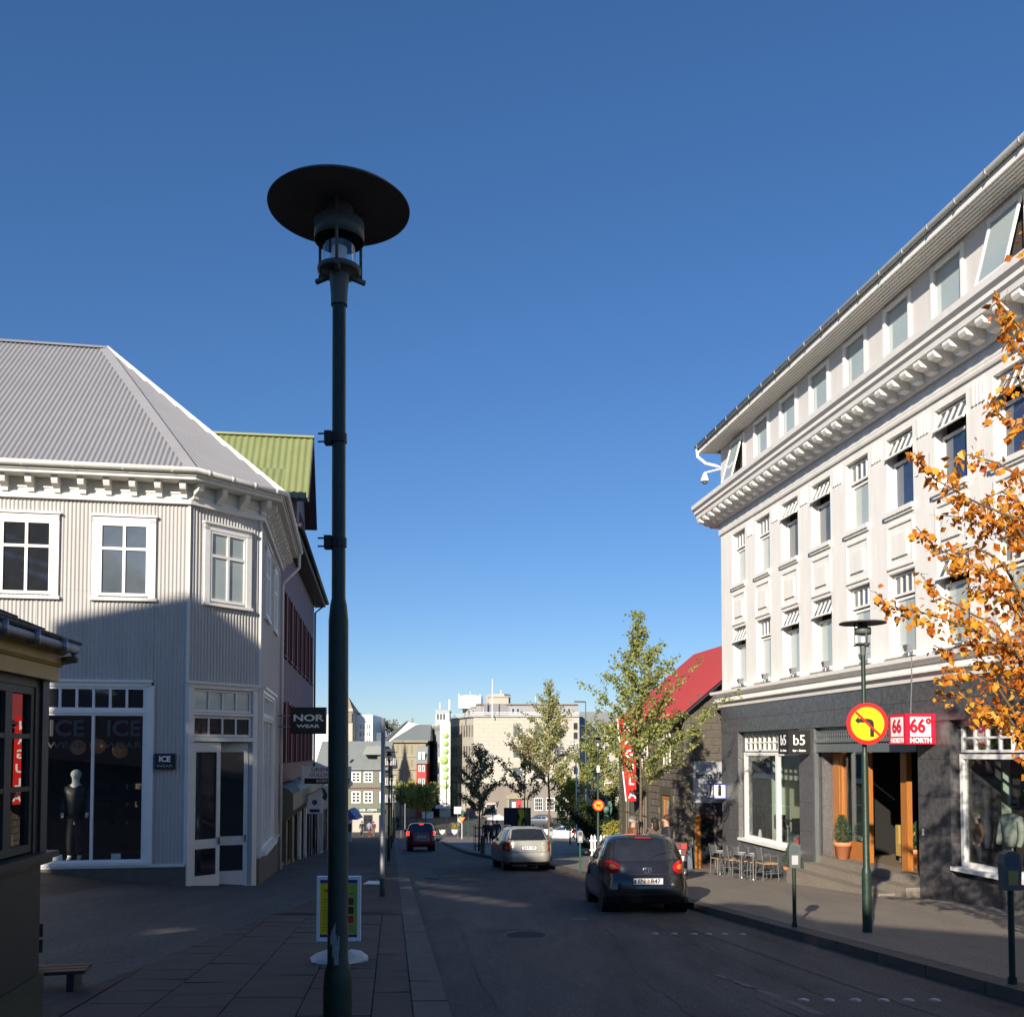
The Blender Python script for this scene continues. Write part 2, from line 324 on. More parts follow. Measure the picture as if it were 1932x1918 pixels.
def XL(y): return .471-.126*min(y,100)
def XR(y):
    if y<38: return 5.58-.126*y
    if y<42: return .79+( -.85-.79)*(y-38)/4
    if y<49: return -.85+(-2.36+.85)*(y-42)/7
    return -2.36-.126*(y-49)
def gz(x,y): return G(x,y)+(.12 if (x<XL(y) or x>XR(y)) and y<100 else 0)
def leaves(name,pts,size,m,parent,droop=.6,kind='stuff',aspect=.75):
    n=len(pts); rng=np.random.default_rng(len(pts)+int(size*1000)); P=np.array([tuple(p) for p in pts])
    a=rng.uniform(0,2*PI,n); e=rng.normal(-droop,.5,n); L=np.stack([np.cos(a)*np.cos(e),np.sin(a)*np.cos(e),np.sin(e)],1)
    r=rng.normal(size=(n,3)); W=np.cross(L,r); W/=np.linalg.norm(W,axis=1)[:,None]+1e-9; N=np.cross(L,W)
    s=size*rng.uniform(.65,1.25,n)[:,None]
    v=np.stack([P,P+L*s*.45+W*s*aspect*.5+N*s*.12,P+L*s*1.05,P+L*s*.45-W*s*aspect*.5+N*s*.12],1).reshape(-1,3)
    off=Vector((0,0,0)); q=parent
    while q is not None: off+=q.location; q=q.parent
    v-=np.array(off)
    me=bpy.data.meshes.new(name); i=np.arange(n)*4; f=np.stack([i,i+1,i+2,i,i+2,i+3],1).reshape(-1,3)
    me.from_pydata(v.tolist(),[],f.tolist()); me.materials.append(M[m]); o=bpy.data.objects.new(name,me); COL.objects.link(o); o.parent=parent
    if kind: o['kind']=kind
    return o
def tree(loc,H,th,R,nl,ls,m,label,group=None,seed=1,bark='bark',tr=.05,nb=16,cone=.55,bend=(0,0),name='tree',drop=.5,cat='tree'):
    rnd=random.Random(seed); t=T(name,loc,label,cat,group); x,y,z=loc
    mb=MB(); n=9; tp=[(x+bend[0]*(i/n)**2+rnd.uniform(-.015,.015)*i*.6,y+bend[1]*(i/n)**2,z-.05+H*.95*i/n) for i in range(n+1)]
    mb.tube(tp,[tr*(1-.88*i/n) for i in range(n+1)],8); mb.build('trunk',bark,t,True)
    bl=MB(); pts=[]
    for k in range(nb):
        fz=(k+rnd.random())/nb; h=th+(H*.93-th)*fz; q=h/(H*.95)*n; i=min(int(q),n-1); b=Vector(tp[i]).lerp(Vector(tp[i+1]),q-i)
        prof=(1-fz)**cone*(min(1,.55+fz*2.2)); L=R*prof*rnd.uniform(.7,1.2)*1.15+.12; a=k*2.4+rnd.uniform(-.5,.5); el=rnd.uniform(.35,.75)
        d=Vector((math.cos(a)*math.cos(el),math.sin(a)*math.cos(el),math.sin(el))); c=[b]
        for s in range(5): d=(d+Vector((rnd.uniform(-.12,.12),rnd.uniform(-.12,.12),rnd.uniform(-.02,.14)))).normalized(); c.append(c[-1]+d*L/5)
        bl.tube(c,[tr*.32*(1-.16*s) for s in range(6)],5,False)
        cnt=max(4,int(nl/nb*prof*1.5))
        subs=[]
        for s in range(5):
            b0=c[0].lerp(c[5],.25+.16*s) if False else c[1+s]; d2=(d+Vector((rnd.uniform(-1,1),rnd.uniform(-1,1),rnd.uniform(-.5,.8)))).normalized(); e=b0+d2*L*.38; bl.tube([b0,e],[tr*.13,tr*.06],4,False); subs.append((b0,e))
        for _ in range(cnt):
            if rnd.random()<.45: s=rnd.uniform(.8,5); i0=min(4,int(s)); p=c[i0].lerp(c[i0+1],s-i0)
            else: e=rnd.choice(subs); p=e[0].lerp(e[1],rnd.random()**.7)
            pts.append(p+Vector([rnd.gauss(0,ls*.55) for _ in range(3)]))
    top=Vector(tp[-1])
    for _ in range(max(6,nl//25)): pts.append(top+Vector((rnd.gauss(0,.1),rnd.gauss(0,.1),rnd.uniform(-.9,.25))))
    bl.build('limbs',bark,t,True); leaves('foliage',pts,ls,m,t,drop); return t
def skin(name,verts,edges,m,parent,M4,sub=1):
    me=bpy.data.meshes.new(name); me.from_pydata([v[:3] for v in verts],edges,[]); o=bpy.data.objects.new(name,me); COL.objects.link(o)
    o.modifiers.new('s','SKIN'); 
    for i,v in enumerate(verts): 
        r=v[3]; me.skin_vertices[0].data[i].radius=(r,r) if not isinstance(r,tuple) else r
    me.skin_vertices[0].data[0].use_root=True
    sb=o.modifiers.new('b','SUBSURF'); sb.levels=sub; sb.render_levels=sub
    dg=bpy.context.evaluated_depsgraph_get(); dg.update(); m2=bpy.data.meshes.new_from_object(o.evaluated_get(dg)); bpy.data.objects.remove(o)
    m2.transform(M4); m2.materials.clear(); m2.materials.append(m if not isinstance(m,str) else M[m])
    m2.polygons.foreach_set('use_smooth',[True]*len(m2.polygons)); o=bpy.data.objects.new(name,m2); COL.objects.link(o); o.parent=parent; return o
def human(loc,yaw,H,jacket,trousers,hair,label,cat='person',name='person',cap=None,walk=.0,face='skin',long=False,detail=1,arms=(.0,.0),group=None):
    t=T(name,loc,label,cat,group); k=H/1.75; M4=Matrix.Rotation(yaw,4,'Z')@Matrix.Scale(k,4)
    # figure looks towards +y locally
    s=walk; hd=1.62; sh=1.42
    def arm(sg,b): return [(sg*.19,0,sh,.055),(sg*.245,-.02+b*.12,1.14,.042),(sg*.225,.06+b*.28,.92+b*.16,.033),(sg*.22,.09+b*.33,.84+b*.2,.036)]
    aL,aR=arm(-1,arms[0]),arm(1,arms[1])
    body=[(0,0,.95,.12),(0,0,1.15,.115),(0,0,1.36,.125),(0,.01,1.48,.055),(0,.02,1.56,.07),(0,.025,hd+.035,.088),(0,.015,1.70,.062)]+aL+aR+[(-.09,s*.1,.5,.07),(-.09,s*.28,.08,.045),(-.09,s*.28+.13,.04,.035),(.09,-s*.1,.5,.07),(.09,-s*.3,.08,.045),(.09,-s*.3+.13,.04,.035)]
    e=[(0,1),(1,2),(2,3),(3,4),(4,5),(5,6),(2,7),(7,8),(8,9),(9,10),(2,11),(11,12),(12,13),(13,14),(0,15),(15,16),(16,17),(0,18),(18,19),(19,20)]
    skin('body',body,e,face,t,M4,detail)
    j=[(0,0,.80,.15),(0,0,1.08,.15),(0,0,1.36,.15),(0,0,1.46,.075)]+[(x,y,z,r+.022) for x,y,z,r in aL[:3]]+[(x,y,z,r+.022) for x,y,z,r in aR[:3]]
    skin('jacket',j,[(0,1),(1,2),(2,3),(2,4),(4,5),(5,6),(2,7),(7,8),(8,9)],jacket,t,M4,detail)
    l=[(0,0,1.0,.13),(-.09,s*.1,.5,.088),(-.09,s*.28,.1,.062),(.09,-s*.1,.5,.088),(.09,-s*.3,.1,.062)]
    skin('trousers',l,[(0,1),(1,2),(0,3),(3,4)],trousers,t,M4,detail)
    mb=MB(); mb.sphere((0,-.012,1.675),.103,12,8,(1,1.08,.95))
    if long: mb.sphere((0,-.07,1.53),.1,10,8,(1,.7,1.6))
    o=mb.build('hair',hair,None,True); o.data.transform(M4); o.parent=t
    nb=MB(); nb.hexa([(-.014,.1,1.61),(.014,.1,1.61),(.014,.09,1.61),(-.014,.09,1.61),(-.01,.1,1.66),(.01,.1,1.66),(.008,.1,1.665),(-.008,.1,1.665)]); nb.v=[(x,y+(.035 if z<1.63 and i<2 else .01),z) for i,(x,y,z) in enumerate(nb.v)]
    o=nb.build('nose',face,None); o.data.transform(M4); o.parent=t
    if cap:
        mb=MB(); mb.sphere((0,0,1.705),.118,12,6,(1,1.1,.62)); mb.box(-.07,.07,.09,.17,1.685,1.70); o=mb.build('flat_cap',cap,None,True); o.data.transform(M4); o.parent=t
    return t
# ------------------------------------------------------------ ground, road, pavements
def sheet(name,x0,x1,ys,nx,dz,m,kind='structure',parent=None,hf=G):
    mb=MB(); n=nx+1
    for y in ys:
        a,b=(x0(y) if callable(x0) else x0),(x1(y) if callable(x1) else x1)
        for i in range(n): x=a+(b-a)*i/nx; mb.v.append((x,y,hf(x,y)+dz))
    for j in range(len(ys)-1):
        for i in range(nx): o=j*n+i; mb.f.append((o,o+1,o+n+1,o+n)); mb.mi.append(0)
    o=mb.build(name,m,parent,True)
    if kind: o['kind']=kind
    return o
fr=lambda a,b,s:[a+(b-a)*i/int(round((b-a)/s)) for i in range(int(round((b-a)/s))+1)]
YS=fr(-40,100,2); yb=sorted(set(YS+[38,42,49]))
sheet('ground',-500,500,fr(-300,-40,20)[:-1]+fr(-40,100,4)+fr(102,130,4)+fr(150,1500,90),80,-.17,'groundfar')
sheet('road',lambda y:XL(y)-.1,lambda y:XR(y)+.1,yb,4,0,'asphalt')
sheet('square_paving',-160,200,fr(98,130,2)+fr(135,420,15),24,.02,'groundfar')
pl=sheet('pavement_left',-45,lambda y:XL(y)-.30 if y>15.5 or y<3.5 else XL(y)-3.02,sorted(set(YS+[3.5,3.51,15.5,15.51])),26,.12,'pavers')
sheet('slab_bed',lambda y:XL(y)-3.1,lambda y:XL(y)-.02,fr(3,16,1),4,.085,'dirt')
pr=sheet('pavement_right',lambda y:XR(y)+.28,lambda y:46,yb,12,.12,'walk')
def stones(par,name,xf,w0,w1,y0,y1,L,gap,m,hz=.12,dep=.16,jit=0):
    y=y0; k=0
    while y<y1-.01:
        e=min(y+L,y1); a,b=y+gap,e; p=[]
        for z in (-dep,0):
            for (xx,yy) in ((xf(a)+w0,a),(xf(a)+w1,a),(xf(b)+w1,b),(xf(b)+w0,b)): p.append((xx,yy,G(xx,yy)+hz+z+(random.uniform(-jit,jit) if z==0 else 0)))
        mb=MB(); mb.hexa(p); mb.build(name,m,par); y=e; k+=1
stones(pl,'kerb_stone',XL,-.295,0,4,60,1.0,.016,'kerb',jit=.003)
stones(pr,'kerb_stone',XR,0,.275,6,38,1.0,.016,'kerb',jit=.003)
stones(pr,'kerb_stone',XR,0,.275,38,78,2.0,.02,'kerb')
stones(pl,'kerb_stone',XL,-.295,0,60,98,2.0,.02,'kerb')
for c,(w0,w1,L) in enumerate([(-.62,-.305,1.2),(-1.2,-.63,.6),(-1.8,-1.21,.6),(-2.4,-1.81,.6),(-3.0,-2.41,.6)]):
    stones(pl,'slab',XL,w0,w1,3.6+.17*c,15.4,L,.014,'slab',hz=.122,dep=.05,jit=.004)
# gutter line and worn paint on the road
def decal(name,pts,w,m='paint',dz=.006,jit=.3,lab=None,seed=3):
    r=random.Random(seed); mb=MB()
    for a,b in zip(pts,pts[1:]):
        a=Vector(a); b=Vector(b); n=max(1,int((b-a).length/.12)); d=(b-a).normalized(); q=Vector((-d.y,d.x)); pa=None
        for i in range(n+1):
            c=a.lerp(b,i/n); h=w*(.5+r.uniform(-jit,jit)*.5); v=[(c.x+q.x*h,c.y+q.y*h),(c.x-q.x*h,c.y-q.y*h)]; v=[(x,y,G(x,y)+dz) for x,y in v]
            if pa and r.random()>jit*.5: mb.add([pa[0],v[0],v[1],pa[1]],[(0,1,2,3)])
            pa=v
    o=mb.build(name,m); o['kind']='structure'; return o
decal('road_marking',[(2.15,10.1),(2.28,9.6),(2.36,9.2),(2.46,8.8),(2.52,8.4),(2.6,7.9)],.07,jit=.35)
decal('road_marking',[(1.0,15.9),(1.25,15.9)],.3,jit=.2,seed=5)
decal('road_marking',[(-2.9,66),(-6.6,66)],.5,jit=.2); decal('road_marking',[(-3.4,74),(-7.2,74)],.5,jit=.2)
def patch_sheet(name,cx,cy,w_,l_,rot,m,dz,rag=.06,seed=1):
    rr=random.Random(seed); k=28; pts=[]
    for j in range(k):
        a=2*PI*j/k; cx_,sx_=math.cos(a),math.sin(a); q=max(abs(cx_),abs(sx_)); x=cx_/q*w_/2*(1+rr.uniform(-rag,rag)); y=sx_/q*l_/2*(1+rr.uniform(-rag,rag)*.5)
        X=cx+x*math.cos(rot)-y*math.sin(rot); Y=cy+x*math.sin(rot)+y*math.cos(rot); pts.append((X,Y,G(X,Y)+dz))
    mb=MB(); mb.add([(cx,cy,G(cx,cy)+dz)]+pts,[(0,j+1,(j+1)%k+1) for j in range(k)]); o=mb.build(name,m); o['kind']='structure'; return o
M['patch1']=asphalt('asphalt_patch',(.028,.026,.025),(.05,.047,.044),1.9,70); M['patch2']=asphalt('asphalt_patch_light',(.06,.054,.048),(.10,.09,.08),2.0,60)
patch_sheet('asphalt_patch',-.4,17.5,1.0,6.5,.13,'patch2',.004,.05,4); patch_sheet('asphalt_patch',2.9,7.6,1.0,3.2,.12,'patch2',.004,.05,5); patch_sheet('asphalt_patch',-1.6,30,1.6,8,.13,'patch1',.004,.05,6); patch_sheet('asphalt_patch',3.35,11.4,.55,7.5,.126,'patch2',.0045,.03,7)
def crack(pts,seed):
    rr=random.Random(seed); mb=MB(); P=[]
    for a,b in zip(pts,pts[1:]):
        for i in range(14): t=i/14; P.append((a[0]+(b[0]-a[0])*t+rr.gauss(0,.03),a[1]+(b[1]-a[1])*t))
    L=[(x-.002-rr.random()*.004,y,G(x,y)+.0065) for x,y in P]; Q=[(x+.002+rr.random()*.004,y,G(x,y)+.0065) for x,y in P]
    mb.add(L+Q,[(i,i+len(P),i+1+len(P),i+1) for i in range(len(P)-1)]); o=mb.build('road_crack','dirt'); o['kind']='structure'
crack([(1.7,6.5),(1.3,10),(1.45,14),(.7,19),(.2,24)],1); crack([(-.1,8),(-.45,11),(-.8,15)],2); crack([(2.9,8.6),(2.5,12),(2.2,15)],3)
def cover(x,y,lab):
    mb=MB(); g=G(x,y)+.006; mb.lathe([(.33,0),(.33,.004),(.30,.006),(0,.006)],(x,y,g),28)
    for i in range(-3,4): 
        h=math.sqrt(.28**2-(i*.08)**2); mb.box(x-h,x+h,y+i*.08-.012,y+i*.08+.012,g+.006,g+.011)
    tag(mb.build('manhole_cover','rust'),lab,'manhole cover')
M['rust']=mat('cast_iron',(.045,.035,.03),.55,.4,var=.4,scale=20)
cover(.2,13.6,'round cast iron manhole cover in the road left of the black hatchback'); cover(-2.3,27,'round manhole cover farther down the road before the silver car')
# road studs, two rows across the road near the right kerb
def stud(x,y,lab,g):
    mb=MB(); mb.lathe([(.055,0),(.05,.01),(.03,.018),(0,.02)],(x,y,G(x,y)+.001),14); o=mb.build('road_stud','galv',None,True); tag(o,lab,'road stud',g)
for i,px in enumerate((1228,1263,1300,1327,1356,1389)):
    d=13.8-.02*i; stud((px-966)/1789*d*1.02,d,['leftmost','second','third','fourth','fifth','rightmost'][i]+' small metal stud of the far row behind the black car','far row of road studs')
for i,px in enumerate((1510,1558,1607,1659,1706,1755)):
    d=8.65; stud((px-966)/1789*d*1.0,d,['leftmost','second','third','fourth','fifth','rightmost'][i]+' small metal stud of the near row by the right kerb','near row of road studs')
mb=MB(); o0=(-3.57,23.3)
for i in range(6): mb.fb(F(o0,(1,-.1)),i*.07,i*.07+.055,-.28,.28,G(-3,23.2)+.125,G(-3,23.2)+.145)
tag(mb.build('pavement_grate','signwhite'),'pale slotted grate in the left pavement beside the gray post','grate')

# ------------------------------------------------------------ street lamps
def street_lamp(label,group):
    t=T('street_lamp',(0,0,0),label,'street lamp',group)
    mb=MB(); mb.lathe([(.063,-.3),(.063,.80),(.058,.86),(.045,.9),(.0435,2.38),(.037,2.45),(.0305,2.48),(.0295,3.80)],k=20); mb.build('pole','lampgreen',t,True)
    mb=MB(); mb.lathe([(.036,3.79),(.037,3.84),(.044,3.92),(.044,3.93),(.085,3.935),(.096,3.94),(.096,3.958),(.085,3.962),(.0,3.962)],k=24)
    for j in range(3):
        a=j*2*PI/3+.6; mb.tube([(0,0,3.94),(.125*math.cos(a),.125*math.sin(a),3.925)],.013,6)
    mb.build('lamp_base','lampgray',t,True)
    for j in range(3):
        mb=MB(); a=j*2*PI/3+.6; x,y=.105*math.cos(a),.105*math.sin(a); mb.tube([(x,y,3.93),(x,y,4.235)],.0075,6); mb.build('support_rod','lampgray',t,True)
    mb=MB(); mb.lathe([(.072,3.96),(.072,4.13)],k=24); mb.build('glass_cylinder','clear',t,True)
    mb=MB(); mb.lathe([(.035,3.96),(.035,4.05),(.02,4.06)],k=12); mb.build('bulb','signwhite',t,True)
    mb=MB(); mb.lathe([(.108,4.08),(.11,4.08),(.11,4.165),(.108,4.165),(.108,4.08)],k=28); mb.build('reflector_ring','lampgray',t,True)
    mb=MB(); mb.lathe([(.068,4.13),(.068,4.17),(.06,4.24)],k=24); mb.build('inner_housing','lampin',t,True)
    mb=MB(); mb.lathe([(.06,4.238),(.302,4.228),(.3125,4.226),(.314,4.232),(.3,4.245),(.1,4.268),(0,4.275)],k=64); mb.build('lamp_shade','lampin',t,True)
    return t
lamp=street_lamp('nearest tall dark green street lamp with torn sticker, standing left in the foreground','green disc street lamps')
LX,LY=-.772,4.14; lamp.location=(LX,LY,gz(LX,LY)-.02)
for i,(x,y,lab) in enumerate([(4.83,13,'green disc street lamp carrying the no left turn sign before the granite shopfront'),(2.77,30.6,'green disc street lamp behind the black car carrying the dog sign'),
      (-4.78,37,'dark disc street lamp just behind the plain gray post, nearest of the left row'),(-6.97,55,'second dark disc street lamp down the left kerb row'),(-9.1,73,'third dark disc street lamp down the left kerb row'),(-11.2,91,'farthest dark disc street lamp of the left kerb row')]):
    dup(lamp,(x,y,gz(x,y)-.02),i*.7,lab)
# extras on the nearest lamp: clamps and torn sticker
mb=MB(); g0=gz(LX,LY)
for z in (P1:=( -g0+1.39, -g0+.925)):
    zz=z+g0
    mb.lathe([(.036,-.02),(.036,.02)],(LX,LY,zz),14); mb.box(LX-.062,LX-.03,LY-.02,LY+.02,zz-.028,zz+.03)
    for e in (-.018,.018): mb.tube([(LX-.09,LY-.01,zz+e),(LX-.05,LY-.01,zz+e)],.004,5)
mb.build('clamp','black',lamp)
mb=MB(); r=.0452
zc=-.83
for (a0,a1,z0,z1) in [(-1.95,-1.5,-.05,.03),(-2.2,-1.9,.0,.05),(-1.9,-1.6,.03,.075),(-1.75,-1.3,-.09,-.03),(-2.0,-1.3,-.13,-.085),(-1.55,-1.25,-.03,.02)]:
    n=5; b=[]
    for i in range(n+1):
        a=a0+(a1-a0)*i/n; j=random.uniform(-.008,.008)
        b+= [(LX+r*math.cos(a),LY+r*math.sin(a),zc+z0+j+(i*.004)),(LX+r*math.cos(a),LY+r*math.sin(a),zc+z1-j+(i*.006))]
    mb.add(b,[(2*i,2*i+2,2*i+3,2*i+1) for i in range(n)])
mb.build('torn_sticker',mat('torn_paper',(.32,.32,.33),.8,var=.5,scale=60),lamp)

# ------------------------------------------------------------ houses behind the viewer (they throw the shade over the street)
def ab(a,s,z=0): return (.93*a+.37*s,-.37*a+.93*s,z)
def shade_house(prof,s0,s1,label,m,name='house'):
    mb=MB(); pp=[(a,(b-.35*s0)/.94) for a,b in prof]; k=len(pp)
    mb.add([ab(a,s0,z) for a,z in pp]+[ab(a,s1,z) for a,z in pp],[tuple(range(k)),tuple(range(2*k-1,k-1,-1))]+[(i,i+k,(i+1)%k+k,(i+1)%k) for i in range(k)])
    t=T(name,ab(prof[0][0],s0),label,'house'); mb.build('wall',m,t)
    return t
pa=[-15.5,-15.3,-13.15,-11.3,-4.2]; pb=[7.45,7.6,8.6,7.4,3.85]
slits=[(-10.6,4.12,-6.3,3.28,.27),(-12.7,4.93,-8.9,4.28,.2),(-9.2,1.45,-4.6,.60,.36),(-7.6,2.6,-5.6,2.2,.12),(-11.8,5.5,-10.2,5.2,.12),(-4.9,.2,-1.2,-.45,.25),(-13.3,6.0,-11.9,5.75,.1),(-9.5,-.1,-6.5,-.7,.2)]  # slits added to the unseen fronts so sun streaks reach the ground
def slatted(name,a0,a1,topf,s0,label,m):
    mb=MB(); n=int((a1-a0)/.1)
    for i in range(n):
        c0=a0+(a1-a0)*i/n; c1=a0+(a1-a0)*(i+1)/n; c=(c0+c1)/2; cuts=[]
        for x0,y0,x1,y1,w_ in slits:
            if x0<c<x1: t_=(c-x0)/(x1-x0); h=w_*math.sin(PI*t_)**.5*(.75+.35*math.sin(c*9)); y=y0+(y1-y0)*t_; cuts.append((y-h/2,y+h/2))
        cuts.sort(); lo=-6
        for p,q in cuts+[(topf(c),99)]:
            if p>lo: mb.hexa([ab(c0,s0,(lo-.35*s0)/.94),ab(c1,s0,(lo-.35*s0)/.94),ab(c1,s0-.08,(lo-.35*s0)/.94),ab(c0,s0-.08,(lo-.35*s0)/.94),ab(c0,s0,(p-.35*s0)/.94),ab(c1,s0,(p-.35*s0)/.94),ab(c1,s0-.08,(p-.35*s0)/.94),ab(c0,s0-.08,(p-.35*s0)/.94)])
            lo=q
    t=T(name,ab(a0,s0),label,'house'); mb.build('wall',m,t); return t
slatted('house',-15.5,-4.2,lambda a:float(np.interp(a,pa,pb)),-9,'gabled house front with open galleries behind the viewer shading the left side','redwall')
slatted('shade_wall',-4.19,-1.0,lambda a:float(np.interp(a,[-4.2,-3.1,-2.75,-1.8,-1.0],[3.8,3.6,3.8,3.5,3.0])),-9.1,'added unseen wall behind the viewer between the two houses, shaped to cast shade','grayplaster')  # unseen shade caster added here, its top line shaped for the light
shade_house([(-.99,-6),(-.99,3.0),(1.7,2.72),(10,2.3),(10,-6)],-9.2,-15,'low house behind the viewer shading the road','grayplaster')

# ------------------------------------------------------------ gray corrugated corner house (left)
gh=T('corner_shop_house',(-6.62,19.3,-2.86),'gray corrugated iron corner house with white windows and chamfered door corner','house')
Fm=F((-6.62,19.3),(.986,.168)); Fc=F((-6.62,19.3),(.616,.788)); Ft=F((-5.5237,20.7024),(-.168,.986)); FU=-11.; TU=5.9; WB,WT=-2.24,5.15
mb=MB()
def cw(Fr,u0,u1,z0,z1):
    zz=[z0]+[z for z in (-.55,1.46,3.3) if z0+.1<z<z1-.1]+[z1]; rr=random.Random(int(u0*10))
    for a,b in zip(zz,zz[1:]):
        u=u0; w_=.836
        while u<u1-.01:
            v=min(u+w_,u1); o=.0+.0035*rr.random(); corr(mb,[Fr.p(u,o,a-.03 if a>z0 else a),Fr.p(v,o,a-.03 if a>z0 else a),Fr.p(v,o-.004,b),Fr.p(u,o-.004,b)],(*Fr.u,0)); u=v
cw(Fm,FU,-2.92,WB,WT); cw(Fm,-2.92,-.66,1.46,WT); cw(Fm,-.66,0,WB,WT); cw(Fc,0,1.78,1.46,WT)
cw(Ft,0,.32,WB,WT); cw(Ft,.32,3.55,1.46,WT); cw(Ft,3.55,TU,WB,WT)
mb.build('corrugated_wall','gcorr',gh)
mb=MB(); mb.fb(Fm,FU,.01,-.2,.03,-4.4,WB-.05); mb.fb(Ft,-.01,TU,-.2,.03,-5.2,WB-.05); mb.fb(Fc,1.72,1.79,-.1,.02,-5.2,WB-.05); mb.build('plinth','gplinth',gh)
mb=MB(); mb.fb(Fm,FU,.0,-.02,.055,WB-.05,WB+.01); mb.fb(Ft,0,TU,-.02,.055,WB-.05,WB+.01)
for Fr,a,b in ((Fm,-.03,.02),(Ft,-.03,.03)): mb.fb(Fr,a,b,-.03,.022,WB,WT)
mb.build('sill_band','cream',gh)
# back volume, frieze, eave
mb=MB(); cor=[Fm.p(FU,-.04,0),Fm.p(0,-.04,0),Ft.p(0,-.04,0),Ft.p(TU,-.04,0),Ft.p(TU,-8,0),Fm.p(FU,-8,0)]
def ring(mb,off,z0,z1,off2=None):
    a=[Fm.p(FU,off,0),isx(Fm,Fc,off),isx(Fc,Ft,off),Ft.p(TU,off,0)]; b=[(p[0],p[1]) for p in a]
    i=[Fm.p(FU,-.1,0),isx(Fm,Fc,-.1),isx(Fc,Ft,-.1),Ft.p(TU,-.1,0)]
    for k in range(3):
        mb.hexa([(a[k][0],a[k][1],z0),(a[k+1][0],a[k+1][1],z0),(i[k+1][0],i[k+1][1],z0),(i[k][0],i[k][1],z0),(a[k][0],a[k][1],z1),(a[k+1][0],a[k+1][1],z1),(i[k+1][0],i[k+1][1],z1),(i[k][0],i[k][1],z1)])
def isx(A,B,off):
    p=Vector(A.p(0,off,0)); d=Vector((*A.u,0)); q=Vector(B.p(0,off,0)); e=Vector((*B.u,0)); D=d.x*e.y-d.y*e.x; t=((q.x-p.x)*e.y-(q.y-p.y)*e.x)/D; return p+d*t
ring(mb,.05,WT-.02,5.50); ring(mb,.09,WT-.06,WT+.05); ring(mb,.075,5.30,5.345); mb.build('frieze','cream',gh)
mb=MB(); ring(mb,.46,5.50,5.56); ring(mb,.50,5.562,5.63); mb.build('eave_board','cream',gh)
for Fr,a,b in ((Fm,FU+.2,-.1),(Fc,.05,1.75),(Ft,.15,TU-.1)):
    n=int(round((b-a)/.49))
    for i in range(n+1):
        u=a+(b-a)*i/n; mb=MB(); mb.uprism(Fr,[(.05,5.18),(.14,5.2),(.15,5.27),(.30,5.34),(.33,5.40),(.33,5.5),(.05,5.5)],u-.06,u+.06); mb.build('bracket','cream',gh)
mb=MB(); gp=[Fm.p(FU,.56,5.66),isx(Fm,Fc,.56)+Vector((0,0,5.66)),isx(Fc,Ft,.56)+Vector((0,0,5.66)),Vector(Ft.p(TU,.56,5.66))]; mb.tube(gp,.06,10)
for k in range(3):
    for i in range(12 if k==0 else 4):
        a=Vector(gp[k]).lerp(Vector(gp[k+1]),(i+.5)/(12 if k==0 else 4)); mb.sphere(a,.068,6,4)
mb.build('gutter','cream',gh,True)
e=Ft.p(TU-.15,.52,5.62); mb=MB(); mb.tube([e,(e[0],e[1],5.2),Ft.p(TU-.2,.1,4.75),Ft.p(TU-.2,.08,4.6),Ft.p(TU-.2,.08,-3.6)],.042,8); mb.build('downpipe','cream',gh,True)
# roof
RZ=5.68; A=Vector((-10.0,23.0,9.98)); E=[Vector(Fm.p(FU,.50,RZ)),isx(Fm,Fc,.50)+Vector((0,0,RZ)),isx(Fc,Ft,.50)+Vector((0,0,RZ)),Vector(Ft.p(TU,.50,RZ))]
AL=A+Vector((*Fm.u,0))*-8.5; AB=A+Vector((*Ft.u,0))*5.2
mb=MB()
corr(mb,[E[0],E[1],A,AL],(*Fm.u,0),.105,.013); corr(mb,[E[1],E[2],A],(E[2]-E[1]),.105,.013); corr(mb,[E[2],E[3],AB,A],(*Ft.u,0),.105,.013); mb.build('roof_sheet','groof',gh)
def hip(a,b,w,m,nm,up=.03):
    mb=MB(); d=(b-a).normalized(); s=d.cross(Vector((0,0,1))).normalized(); u=s.cross(d).normalized()
    mb.add([a+s*w-u*.05,a+u*up,a-s*w-u*.05,b+s*w-u*.05,b+u*up,b-s*w-u*.05],[(0,3,4,1),(1,4,5,2),(0,1,2),(3,5,4)]); mb.build(nm,m,gh)
hip(E[1],A,.17,'groof','hip_cap',.05); hip(E[2],A,.10,'cream','hip_cap',.06); hip(AL,A,.12,'groof','ridge_cap',.05); hip(A,AB,.12,'groof','ridge_cap',.05)
mb=MB(); mb.add([Ft.p(TU,0,-5),Ft.p(TU,-9,-5),Ft.p(TU,-9,5.6),Ft.p(TU,-4.3,9.6),Ft.p(TU,0,5.6)],[(4,3,2,1,0)]); mb.build('gable_wall','gcorr',gh)
# upper windows
def upwin(Fr,u0,u1,z0=3.07,z1=4.80,pane='graypane'):
    w=window(Fr,gh,u0+.13,u1-.13,z0+.1,z1-.15,.045,.055,.05,[[.5],[.5]],[.66],mf='wframe',mp=pane,bar=.055)
    mb=MB(); mb.fb(Fr,u0,u0+.13,-.01,.055,z0+.06,z1-.06); mb.fb(Fr,u1-.13,u1,-.01,.055,z0+.06,z1-.06); mb.fb(Fr,u0,u1,-.01,.055,z1-.15,z1-.02)
    mb.fb(Fr,u0-.03,u1+.03,-.01,.10,z1-.02,z1+.02); mb.fb(Fr,u0-.03,u1+.03,-.01,.085,z0,z0+.06); mb.build('casing','wframe',w)
upwin(Fm,-1.87,-.65); upwin(Fm,-3.72,-2.50,pane='darkpane'); upwin(Fm,-5.6,-4.4); upwin(Fm,-7.5,-6.3); upwin(Fc,.33,1.50,pane='blind'); upwin(Ft,.9,2.0,pane='blind'); upwin(Ft,3.2,4.3,pane='blind')
